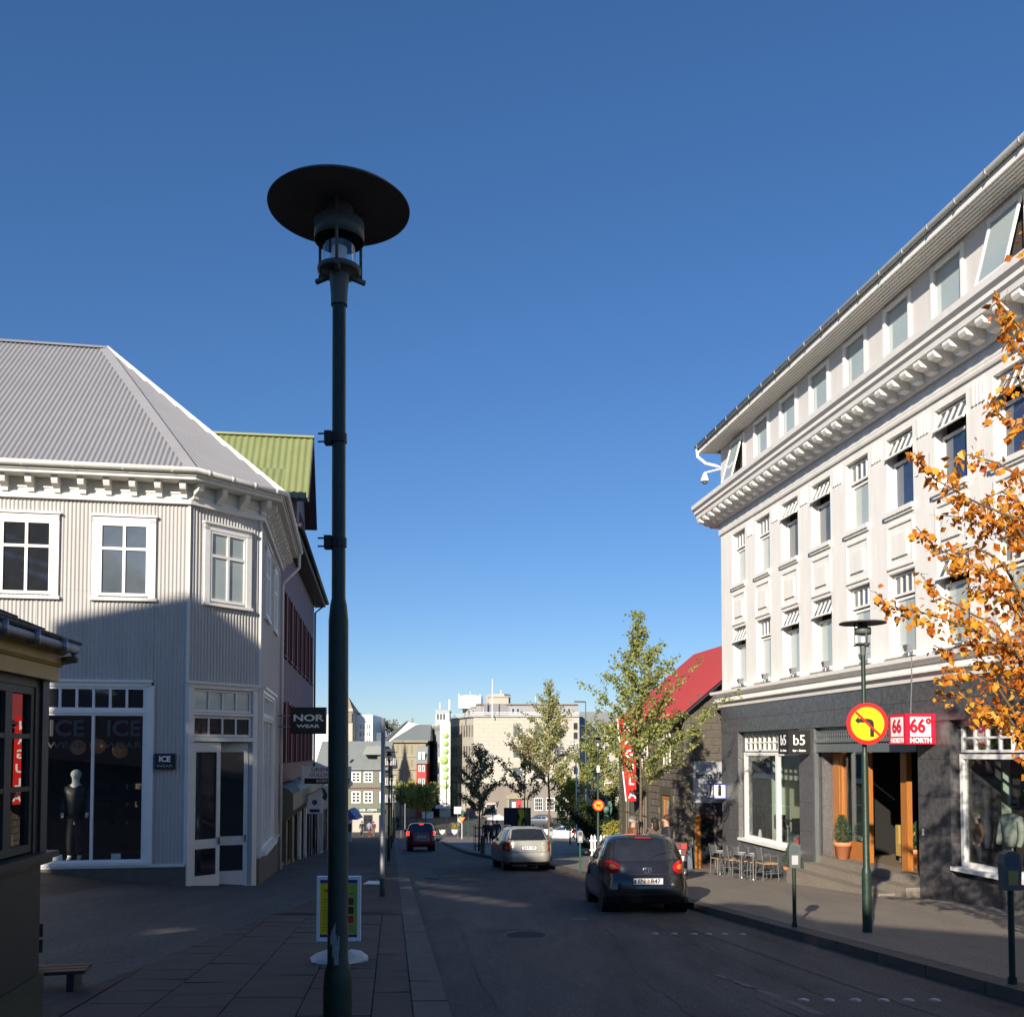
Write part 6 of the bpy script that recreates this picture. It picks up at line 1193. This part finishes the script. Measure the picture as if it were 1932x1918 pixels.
x,d=(947-966)/1789*63,63; g=gz(x,d); t=T('litter_bin',(x,d,g),'black litter bin with a white rim behind the silver car','litter bin'); q=MB(); q.lathe([(.26,0),(.27,.1),(.30,.7),(.30,.75)],(x,d,g),18); q.build('body','black',t,True); q=MB(); q.lathe([(.30,.75),(.31,.85),(.28,.95),(0,1.0)],(x,d,g),18); q.build('lid','galv',t,True); q=MB(); q.fb(F((x,d-.3),(1,0)),-.2,.2,0,.02,g+.78,g+.9); q.build('notice','signwhite',t)
def post(px,d,h,r,m,name,lab): x=(px-966)/1789*d; g=gz(x,d); t=T(name,(x,d,g),lab,'sign'); q=MB(); q.tube([(x,d,g),(x,d,g+h)],r,8); q.build('post',m,t); return t,x,g
t,x,g=post(864,88,2.95,.035,'galv','square_sign','white square zone sign with a crossed gray ring on a far post'); q=MB(); q.fb(F((x,87.9),(1,0)),-.33,.33,0,.02,g+2.3,g+2.95); q.build('board','signwhite',t); q=MB(); n=20; q.tube([(x+.22*math.cos(2*PI*i/n),87.87,g+2.62+.22*math.sin(2*PI*i/n)) for i in range(n+1)],.02,4); q.tube([(x-.15,87.87,g+2.45),(x+.15,87.87,g+2.8)],.025,4); q.build('ring','galv',t)
t,x,g=post(872,87,1.9,.035,'signwhite','give_way_sign','orange and red give way triangle on a white post'); q=MB(); Fq=F((x,86.9),(1,0)); q.prism(Fq,[(0,g+1.45),(.33,g+2.0),(-.33,g+2.0)],0,.02); q.build('rim','signred',t); q=MB(); q.prism(Fq,[(0,g+1.56),(.22,g+1.94),(-.22,g+1.94)],.02,.03); q.build('face','signorange',t); q=MB(); q.lathe([(0,0),(.3,0),(.3,.02),(0,.02)],(x-.12,87.1,g+1.75),20,'y'); q.build('round_back','signgray',t); q=MB(); q.box(x-.1,x+.15,86.95,87.15,g+2.05,g+2.6); q.build('signal_box','postgreen',t)
for px,d,h,m,lab in ((980,60,2.6,'signwhite','tall white pole right of the advertising pillar'),(1087,62,6.6,'signwhite','tall slender white street lighting pole beyond the silver car'),(1105,75,11,'lampgray','tall dark lighting pole before the far right building'),(765,95,3.5,'galv','thin gray pole above the red car roof'),(756,120,5,'black','dark pole by the cafe screens'),(843,118,6,'black','dark pole beside the pale pier'),(884,85,2.0,'postgreen','short green post left of the dark tree')):
    t,x,g=post(px,d,h,.04 if d<90 else .06,m,'pole',lab); t['category']='pole'
    if h>6.5: q=MB(); q.tube([(x,d,g+h),(x-.1,d,g+h),(x-.9,d,g+h+.02)] if px>1090 else [(x,d,g+h),(x-.6,d,g+h)],.06,6); q.build('arm',m,t)
q=MB(); x=(1094-966)/1789*62; q.box(x-.32,x-.1,61.9,61.95,G(x,62)+1.9,G(x,62)+2.3); tag(q.build('blue_plate','purple'),'small blue plate on the white lighting pole','sign')
t,x,g=post(985,62,2.0,.04,'signwhite','pointer_sign','white T shaped pointer sign beyond the silver car'); q=MB(); q.box(x-.35,x+.35,61.95,62,g+1.9,g+2.02); q.build('board','signwhite',t)
# bowls with plants
def bowl(px,d,r,lab,plant): 
    x=(px-966)/1789*d; g=G(x,d)+.02; t=T('bowl_planter',(x,d,g),lab,'planter','white bowl planters on the far square'); q=MB(); q.lathe([(0,0),(r*.4,0),(r*.8,.25),(r,.6),(r*.93,.6),(0,.5)],(x,d,g),20); q.build('bowl','signwhite',t,True)
    rr=random.Random(px); leaves('foliage',[Vector((x+rr.gauss(0,r*.5),d+rr.gauss(0,r*.4),g+.6+rr.random()*(.7 if plant else .15))) for _ in range(160)],.18,'lyellow' if plant else 'lshrub',t,0)
bowl(836,108,.42,'white bowl planter left of the small bollard',0); bowl(859,108,.42,'white bowl planter with a yellow green plant',1); bowl(818,108,.42,'white bowl planter just right of the red car',0)
for i,(x0,x1,zt,zb,d) in enumerate(((779,794,1519,1529,154),(794,805,1524,1529.5,153),(797,818,1530,1541,138))):
    k=d/1789; q=MB(); q.box((x0-966)*k,(x1-966)*k,d,d+.12,-9.5,(1420-zt)*k); tag(q.build('windscreen_panel','signwhite'),['white cafe windscreen farthest left','small white cafe windscreen in the middle','wide white cafe windscreen nearest the viewer'][i],'screen','white cafe windscreens')
q=MB(); k=150/1789; q.lathe([(0,0),(.55,0),(.35,1.9),(0,2.0)],((777-966)*k,150,-9.5),12); tag(q.build('kiosk_cone','signyel',None,True),'yellow street stall cone among the far cafe trees','stall')
# statue, fence and lattice by the garden
sx_,sy_,sg_=tl(1143,44); st=human((sx_,sy_,sg_+1.0),0,1.75,'lampin','lampin','lampin','green patina statue on a plinth left of the stone house','statue','statue',face='lampin')
pat=mat('patina',(.12,.24,.19),.7,var=.3,scale=9)
for o in st.children: o.data.materials.clear(); o.data.materials.append(pat)
q=MB(); q.box(sx_-.45,sx_+.45,sy_-.4,sy_+.4,sg_,sg_+1.0); q.build('plinth','stone',st)
ft=T('picket_fence',tl(1140,40),'low white picket fence among the shrubs','fence')
for i in range(16): x=3.3+i*.13; g=gz(x,40); q=MB(); q.prism(F((x,40),(1,0)),[(0,g+.1),(.08,g+.1),(.08,g+.9),(.04,g+.98),(0,g+.9)],-.02,0); q.build('picket','signwhite',ft)
for z in (.3,.7): q=MB(); q.box(3.25,5.45,40.02,40.05,gz(4,40)+z,gz(4,40)+z+.06); q.build('rail','signwhite',ft)
# ------------------------------------------------------------ far buildings (base level -9.5)
Z0=-9.6
def fx(px,d): return (px-966)/1789*d
def fz(py,d): return (1420-py)/1789*d
def fbuild(name,d,x0,x1,ytop,dep,m,label,cat='building'):
    t=T(name,(fx((x0+x1)/2,d),d,Z0),label,cat); Fq=F((0,d),(1,0)); q=MB(); q.fb(Fq,fx(x0,d),fx(x1,d),-dep,0,Z0,fz(ytop,d)); q.build('wall',m,t); return t,Fq
def fwin(Fq,t,d,x0,x1,y0,y1,mf='wframe',mp='darkpane',fw=.08,v=(),h=(),bar=.05): return window(Fq,t,fx(x0,d),fx(x1,d),fz(y1,d),fz(y0,d),.05,fw,.05,list(v),list(h),mf=mf,mp=mp,bar=bar)
M['gwood']=mat('gray_green_boards',(.17,.175,.13),.7,var=.08); M['shopbeige']=mat('beige_shopfront',(.42,.38,.32),.7,var=.06); M['stonepale']=mat('pale_stone_cladding',(.44,.41,.35),.75,var=.08,scale=.8); M['stonebrown']=mat('brown_stone',(.23,.2,.165),.8,var=.1,scale=.8); M['slateg']=mat('green_gray_slate',(.22,.24,.23),.6,var=.12,scale=1.5); M['olivestone']=mat('olive_stone',(.30,.27,.19),.8,var=.1,scale=.6); M['redwood']=mat('red_boards',(.42,.03,.03),.6,var=.08); M['glassgreen']=mat('green_glass_front',(.34,.42,.41),.12,var=.15,scale=.4,spec=.9)
# gray green timber house
d=113; t,Fq=fbuild('timber_house',d,594,723,1450,9,'gwood','gray green timber house with white windows at the bottom of the street','house')
q=MB(); k=d/1789; zr=fz(1400,d); ze=fz(1450,d); q.uprism(Fq,[(.4,ze-.1),(.4,ze+.02),(-4.5,zr+.2),(-9.4,ze+.02),(-9.4,ze-.1)],fx(594,d),fx(733,d)); q.build('roof','slateg',t)
q=MB(); 
for i in range(int((fx(723,d)-fx(594,d))/.28)): q.fb(Fq,fx(594,d)+i*.28,fx(594,d)+i*.28+.05,-.01,.03,fz(1523,d),ze-.1)
q.build('batten','gwood',t)
q=MB(); q.fb(Fq,fx(594,d),fx(724,d),-.02,.10,fz(1487,d),fz(1484.5,d)); q.build('belt_course','redtrim',t)
for y0,y1 in ((1455,1475.5),(1492,1514)):
    for x0,x1 in ((604,618),(628,642),(664,681),(687,704),(717,723)): fwin(Fq,t,d,x0,x1,y0,y1,fw=.16,v=[.5] if x1-x0>8 else [],h=[.33,.66],bar=.1)
q=MB(); q.fb(Fq,fx(594,d),fx(723,d),-.05,.06,Z0,fz(1530,d)); q.build('shopfront','shopbeige',t)
q=MB(); q.fb(Fq,fx(672,d),fx(724,d),.06,.25,fz(1530.5,d),fz(1524,d)); q.build('sign_board','postgreen',t); text('ICE .COM',.34,Fq,fx(696,d),.26,fz(1527,d),'signwhite',t,sx=1.4,bold=.01)
fwin(Fq.at(0,.05),t,d,687,704,1536,1567,mf='darktrim',v=[.5]); fwin(Fq.at(0,.05),t,d,655,666,1536,1567,mf='darktrim'); fwin(Fq.at(0,.05),t,d,716,722,1536,1572,mf='darktrim')
# dormer and balcony side
q=MB(); q.prism(Fq,[(fx(684,d),fz(1423,d)),(fx(720,d),fz(1423,d)),(fx(726,d),fz(1407,d)),(fx(692,d),fz(1407,d))],-4,.1); q.build('dormer_roof','slateg',t)
Fs_=F((fx(723,d),d),(.62,.78)); q=MB(); q.fb(Fs_,0,1.6,-1,0.0,Z0,fz(1412,d)); q.build('side_wall','gwood',t)
for y0 in (1426,1462,1494):
    q=MB(); q.fb(Fs_,-.1,1.7,0,.5,fz(y0+19,d),fz(y0+17,d)); q.build('balcony_slab','redtrim' if y0==1426 else 'signwhite',t)
    for i in range(7): q=MB(); q.fb(Fs_,-.05+i*.26,.03+i*.26,.44,.5,fz(y0+17,d),fz(y0+4,d)); q.build('baluster','signwhite',t)
fwin(Fq,t,d,653,658,1424,1434,mf='darktrim',mp='darkpane')
# low slate roofed shop and awning on the left kerb side near the timber house
x,d=fx(664,74),74; g=gz(x,d); t=T('shop_awning',(x,d,g+2),'pale blue awning over souvenir racks on the left pavement','awning'); q=MB(); q.hexa([(x-.6,d,g+1.7),(x+.45,d,g+1.7),(x+.45,d+3,g+1.7),(x-.6,d+3,g+1.7),(x-.6,d,g+1.75),(x-.2,d,g+2.5),(x-.2,d+3,g+2.5),(x-.6,d+3,g+2.4)]); q.build('canopy',M.setdefault('paleblue',mat('pale_blue_cloth',(.16,.24,.5),.7,var=.1)),t)
t=T('souvenir_rack',(x+.3,72,g),'white and blue standing souvenir banner under the awning','rack'); q=MB(); q.box(x+.05,x+.38,71.9,72,gz(x,72)+.05,gz(x,72)+1.5); q.build('panel','signwhite',t); q=MB(); q.box(x+.08,x+.35,71.87,71.9,gz(x,72)+.8,gz(x,72)+1.4); q.build('picture','taupe',t)
q=MB(); q.box(x-.6,x+.0,72.5,73.5,gz(x,73),gz(x,73)+1.6); tag(q.build('postcard_stand','graypane'),'dark postcard stand left of the standing banner','rack')
# bright white modern block and turret
d=172; t,Fq=fbuild('white_block',d,590,703,1348,12,'signwhite','bright white modern block behind the timber house')
for y0,y1 in ((1366,1375),(1380,1389),(1394,1400)):
    for x0,x1 in ((678,683),(684.5,689),(691,694.5),(695.5,699)): fwin(Fq,t,d,x0,x1,y0,y1,mf='signwhite',mp='graypane',fw=.06)
q=MB(); q.fb(Fq,fx(668,d),fx(676,d),-4,-2,fz(1348,d),fz(1343,d)); q.build('roof_hut','graypane',t)
d=168; t,Fq=fbuild('turret_house',d,640,665,1336,6,'shopbeige','beige turret with pyramid roof beside the nearest lamp post')
q=MB(); a,b,c,e=fx(636,d),fx(667,d),fz(1343,d),fz(1312,d); q.add([(a,d-.3,c),(b,d-.3,c),(b,d+7,c),(a,d+7,c),((a+b)/2,d+3,e)],[(0,1,4),(1,2,4),(2,3,4),(3,0,4)]); q.build('roof','olivestone',t); q=MB(); q.fb(Fq,fx(656,d),fx(664,d),0,.3,fz(1362,d),fz(1345,d)); q.build('bay','stonebrown',t)
# white gable house
d=165; t,Fq=fbuild('gable_house',d,727,790,1400,12,'signwhite','white gable house with a dark gray roof edge','house'); q=MB(); q.prism(Fq,[(fx(727,d),fz(1401,d)),(fx(790,d),fz(1401,d)),(fx(790,d),fz(1366,d)),(fx(768,d),fz(1361,d))],-12,0); q.build('gable','signwhite',t); q=MB(); q.prism(Fq,[(fx(711,d),fz(1404,d)),(fx(768,d),fz(1359.5,d)),(fx(768,d),fz(1362,d)),(fx(727,d),fz(1401,d)),(fx(714,d),fz(1405,d))][::-1],-12,.3); q.build('roof_edge','slate',t); q=MB(); q.fb(Fq,fx(706,d),fx(722,d),-6,-3,Z0,fz(1381,d)); q.build('annex','graypane',t)
q=MB(); q.fb(Fq,fx(772,d),fx(775,d),-4,-3,fz(1362,d),fz(1353,d)); q.build('chimney','slateg',t)
# olive stone block with hipped roof
d=141; t,Fq=fbuild('olive_block',d,741,803,1398,14,'olivestone','olive stone corner block with a hipped gray roof and a spire shadow'); q=MB(); z_=fz(1397,d); zt=fz(1364,d); q.add([(fx(737,d),d-.6,z_),(fx(812,d),d-.6,z_),(fx(806,d),d+7,zt),(fx(776,d),d+7,zt),(fx(737,d),d+15,z_),(fx(812,d),d+15,z_)],[(0,1,2,3),(0,3,4),(1,5,2),(5,4,3,2)]); q.build('roof','slateg',t)
q=MB(); q.fb(Fq,fx(738,d),fx(808,d),-.1,.55,fz(1400,d),fz(1396,d)); q.fb(Fq,fx(740,d),fx(806,d),-.1,.2,fz(1452,d),fz(1450,d)); q.fb(Fq,fx(740,d),fx(806,d),-.1,.12,fz(1428,d),fz(1427,d)); q.build('cornice','olivestone',t)
for y0,y1 in ((1405,1421),(1432,1446),(1456,1470)):
    for x0 in (748,757,766,775): fwin(Fq,t,d,x0,x0+3.5,y0,y1,mf='olivestone',mp='stonebrown',fw=.06)
# church spire out of the left that throws its shadow is not in view: a slim roof turret stands in the block's light
q=MB(); c=Vector((fx(766,141),141,fz(1450,141)))-Vector((.37,.93,-.376))*14; c=Vector((c.x,c.y,0)); h=fz(1450,141)+.376*14

c=Vector((fx(764,141),141,fz(1399,141)))-Vector((.37,.93,-.376))*30; t=T('church_spire',(c.x,c.y,Z0),'slim dark church spire hidden behind the left row of houses','spire')
q=MB(); z=c.z; q.lathe([(1.7,Z0-z),(1.7,-7.5),(.95,-6.0),(.9,-4.6),(.35,-2.6),(.02,0)],tuple(c),8); q.build('spire_body','slate',t)
# red timber house with green mansard
d=139; t,Fq=fbuild('red_timber_house',d,786,804,1437,8,'redwood','narrow red timber house with green roof between the stone block and the glass front','house'); q=MB(); q.uprism(Fq,[(.3,fz(1440,d)),(.3,fz(1438,d)),(-1.2,fz(1408,d)),(-4,fz(1405,d)),(-4,fz(1440,d))],fx(785,d),fx(806,d)); q.build('roof','slateg',t)
for x0 in (790,797): fwin(F((0,d-.0),(1,0)),t,d,x0,x0+4.5,1443,1455,fw=.1,mp='graypane'); fwin(F((0,d),(1,0)),t,d,x0,x0+4.5,1468,1482,fw=.1,mp='graypane'); fwin(F((0,d-.2),(1,0)),t,d,x0,x0+5,1418,1432,fw=.18,mp='graypane')
# glass front and pale pier with green bubbles
d=141; t=T('glass_front_building',(fx(830,d),d,Z0),'glass fronted office building with pale pier and green bubble sign','building'); e0=(fx(830,d),d); e1=(fx(803.5,163),163); FG=F(e1,(e0[0]-e1[0],e0[1]-e1[1])); GL=math.hypot(e0[0]-e1[0],e0[1]-e1[1])
q=MB(); q.fb(FG,0,GL,-.6,0,Z0,fz(1365,d)); q.build('glass_front','glassgreen',t)
q=MB(); q.fb(FG,0,GL,0,.12,fz(1366,d),fz(1364,d)); q.build('head_rail','signwhite',t)
for i in range(11): q=MB(); q.fb(FG,.2+i*GL/11,.32+i*GL/11,0,.15,Z0+3,fz(1366,d)); q.build('mullion','signwhite' if i==0 else 'slateg',t)
for i in range(5): q=MB(); z=Z0+3+i*2.5; q.fb(FG,0,GL,-.01,.06,z,z+.5); q.build('spandrel','slateg',t)
Fq=F((0,d),(1,0)); q=MB(); q.fb(Fq,fx(830,d),fx(849.5,d),-.8,0,Z0,fz(1362,d)); q.fb(Fq,fx(820,d),fx(846,d),-6,-2,fz(1362,d)-.5,fz(1341,d)); q.build('pier',M.setdefault('pierw',mat('cream_render',(.66,.67,.58),.7,var=.04)),t)
q=MB(); q.fb(Fq,fx(819,d),fx(847,d),-6.2,-1.8,fz(1341,d),fz(1338.5,d)); q.build('penthouse_roof','signgray',t)
for i in range(3): q=MB(); q.fb(Fq,fx(822+i*6,d),fx(826+i*6,d),-2,-1.95,fz(1356,d),fz(1345,d)); q.build('penthouse_window','graypane',t)
q=MB(); q.fb(Fq,fx(822,d),fx(846,d),0,.5,fz(1524,d),fz(1518,d)); q.build('canopy','signwhite',t)
gb=mat('lime_bubble',(.38,.62,.16),.25,var=0)
for i,y in enumerate((1387,1402,1417,1433,1450,1465,1481)):
    r=.38 if i!=3 else .58; c=(fx(841 if i!=3 else 838,d),d-.1,fz(y,d)); q=MB(); q.sphere(c,r,16,10,(1,.55,1)); q.build('bubble_sign',gb,t,True); q=MB(); q.lathe([(r*1.18,0),(r*1.2,-.05),(r*.9,-.12)],(c[0],d-.02,c[2]),20,'y'); q.build('bubble_rim',M.setdefault('limep',mat('pale_lime',(.62,.75,.45),.4,var=0)),t,True)
text('101',.95,Fq,fx(838,d),.08,fz(1433,d),'signwhite',t,sx=1.5,bold=.03)
# big pale stone bank
d=140; t=T('stone_bank',(fx(990,d),d,Z0),'large pale stone clad bank building with roof terrace and flagpole','building'); Fq=F((0,d),(1,0)); x0,x1=fx(893.5,d),fx(1093,d); zt=fz(1352,d)
e1=(fx(850,150),150.5); FS=F(e1,(x0-e1[0],d-e1[1])); SL=math.hypot(x0-e1[0],d-e1[1])
q=MB(); q.fb(Fq,x0,x1,-12,0,fz(1477,d),zt); q.fb(FS,0,SL,-4,0,fz(1477,d),zt); q.build('upper_wall','stonepale',t)
q=MB(); q.fb(Fq,x0,x1,-12,.12,Z0,fz(1477,d)-.01); q.fb(FS,0,SL,-4,.1,Z0,fz(1477,d)-.01); q.build('lower_wall','stonebrown',t)
cm=mat('cladding_panel',(.46,.43,.36),.75,var=.06,scale=.8,isl=0)
r_=random.Random(6); n=0
z=fz(1477,d)+.02
row=0
while z<zt-.3:
    u=x0+(-.7 if row%2 else 0)
    while u<x1:
        a,b=max(u,x0),min(u+1.5,x1)
        if b-a>.2:
            mid=966+(a+b)/2/d*1789; py=1420-(z+.3)/d*1789
            if not (966<mid<988 or 1006<mid<1028 or 1044<mid<1066 or mid>1078) or not any(a1<py<b1 for a1,b1 in ((1366,1391),(1405,1431),(1444,1472))):
                q=MB(); q.fb(Fq,a+.03,b-.03,0,.03+r_.uniform(0,.015),z+.02,z+.60); o=q.build('cladding_panel',cm,t); n+=1
        u+=1.5
    z+=.62; row+=1
for y0,y1 in ((1368,1389),(1407.5,1428.5),(1447,1469)):
    for a in (968,1008,1046): fwin(Fq,t,d,a,a+18,y0,y1,mf='stonebrown',mp='graypane',fw=.1,v=[.5])
    for i in range(9):
        u=SL*(i+.2)/9; window(FS,t,u,u+SL/9*.6,fz(y1,d),fz(y0,d)+.1,.03,.06,.05,[],[],mf='stonebrown',mp='darkpane' if i%3 else 'graypane')
for y0 in (1362,1380,1402,1424,1446,1466): fwin(Fq.at(0,.02),t,d,1081,1091,y0,y0+15,mf='shopbeige',mp='darkpane',fw=.1)
for i in range(5): q=MB(); q.fb(FS,.3+i*SL/5,.9+i*SL/5,.1,.5,Z0,fz(1480,d)); q.build('pilaster','stonepale',t)
q=MB(); q.fb(Fq,x0-.4,x1,-.2,.35,zt,zt+.14); q.fb(FS,0,SL,-.2,.35,zt,zt+.14); q.build('terrace_edge','signgray',t)
for z in (.35,.62): q=MB(); q.fb(Fq,x0-.3,x1,.1,.18,zt+z,zt+z+.07); q.fb(FS,0,SL,.1,.18,zt+z,zt+z+.07); q.build('terrace_rail','signwhite',t)
q=MB(); q.fb(Fq,fx(898,d),x1,-10,-2,zt,fz(1328,d)); q.fb(FS,0,SL,-6,-2,zt,fz(1328,d)); q.build('penthouse',M.setdefault('pent',mat('gray_penthouse',(.30,.29,.29),.7,var=.06)),t)
q=MB(); q.fb(Fq,fx(896,d),x1,-10,-1.7,fz(1328,d),fz(1326,d)); q.build('penthouse_roof','stonebrown',t)
for a in (965,974,1031,1040,1063,1072): fwin(Fq.at(0,-2),t,d,a,a+6.5,1334,1345,mf='signgray',mp='bluepane')
for i in range(5): window(FS.at(0,-2),t,.5+i*2,1.9+i*2,fz(1346,d),fz(1334,d),.03,.06,.05,[.5],mf='signwhite',mp='graypane')
q=MB(); q.lathe([(1.9,0),(1.9,1.9),(1.6,2.1),(0,2.2)],(fx(888,150),150,fz(1337,150)),28); q.build('roof_tank','signwhite',t,True)
q=MB(); q.lathe([(1.9,0),(1.9,1.35),(0,1.4)],(fx(940,148),148,fz(1326,148)),6); q.build('roof_hut',M['shopbeige'],t)
q=MB(); q.fb(Fq,fx(921,d),fx(960,d),-9,-5,fz(1327,d),fz(1311,d)); q.fb(Fq,fx(919,d),fx(962,d),-9.2,-4.8,fz(1311,d),fz(1309,d)); q.build('roof_room','shopbeige',t)
for px,y0,y1,w_ in ((830,1338,1324,.05),(848,1338,1319,.14),(866,1334,1308,.08),(906,1326,1310,.12),(945,1309,1301,.04),(1010,1327,1314,.04),(887,1318,1304,.03)):
    q=MB(); q.tube([(fx(px,138),138,fz(y0,138)),(fx(px,138),138,fz(y1,138))],w_,6); q.build('antenna','signwhite',t)
q=MB(); q.tube([(fx(929,139),139,fz(1353,139)),(fx(929,139),139,fz(1280,139))],[.09,.05],8); tag(q.build('flagpole','signwhite',t),None)
# pediment door
q=MB(); q.fb(Fq,fx(957,d),fx(961,d),.12,.5,Z0,fz(1506,d)); q.fb(Fq,fx(990,d),fx(994,d),.12,.5,Z0,fz(1506,d)); q.fb(Fq,fx(955,d),fx(996,d),.12,.6,fz(1506,d),fz(1501,d)); q.prism(Fq,[(fx(954,d),fz(1501,d)),(fx(997,d),fz(1501,d)),(fx(975.5,d),fz(1493,d))],.12,.6); q.build('portal','olivestone',t)
q=MB(); q.fb(Fq,fx(974,d),fx(983,d),.12,.25,Z0,fz(1508,d)); q.build('door','redwood',t); q=MB(); q.fb(Fq,fx(963,d),fx(974,d),.12,.2,Z0,fz(1508,d)); q.build('door_glass','graypane',t); q=MB(); q.fb(Fq,fx(966,d),fx(973,d),.2,.26,fz(1526,d),fz(1512,d)); q.build('notice','signwhite',t)
for a in (1008,1030,1052): fwin(Fq.at(0,.1),t,d,a,a+16,1504,1528,fw=.12,v=[.25,.5,.75],h=[.33,.66],mp='graypane')
# right far building
d=152; t,Fq=fbuild('office_block',d,1093,1240,1372,14,'stonepale','gray beige office block with ribbon windows left of the red banner'); q=MB(); q.uprism(Fq,[(.3,fz(1372,d)),(-2.5,fz(1341,d)),(-9,fz(1341,d)),(-9,fz(1372,d))],fx(1093,d),fx(1240,d)); q.build('roof','slateg',t)
q=MB(); q.fb(Fq,fx(1093,d),fx(1240,d),0,.3,fz(1393,d),fz(1389,d)); q.fb(Fq,fx(1093,d),fx(1240,d),0,.3,fz(1370,d),fz(1367,d)); q.build('white_band','signwhite',t)
for a in range(1096,1200,9): fwin(Fq,t,d,a,a+8.5,1372,1388,fw=.08,mp='darkpane',v=[.5])
for y0,y1 in ((1405,1421),(1441,1457),(1476,1490)):
    for a in (1108,1140,1172): fwin(Fq,t,d,a,a+15,y0,y1,fw=.1,v=[.5],mp='darkpane')
# low parasol and clutter near the bank door
q=MB(); x,dd=fx(941,100),100; q.lathe([(0,.6),(1.2,.15),(1.25,.05)],(x,dd,G(x,dd)+1.9),8); tag(q.build('parasol','signwhite'),'white parasol top left of the advertising pillar','parasol')
for i,(px,dd) in enumerate(((1008,100),(1018,101),(1030,99),(1001,98))):
    x=fx(px,dd); g=G(x,dd); q=MB(); q.box(x-.3,x+.3,dd,dd+.4,g,g+.9+.1*(i%2)); tag(q.build('white_crate','signwhite'),['white box','tall white box','white cabinet','small white box'][i]+' among the clutter beyond the silver car, number %s from the left'%['two','three','four','one'][i],'box','white boxes beyond the silver car')
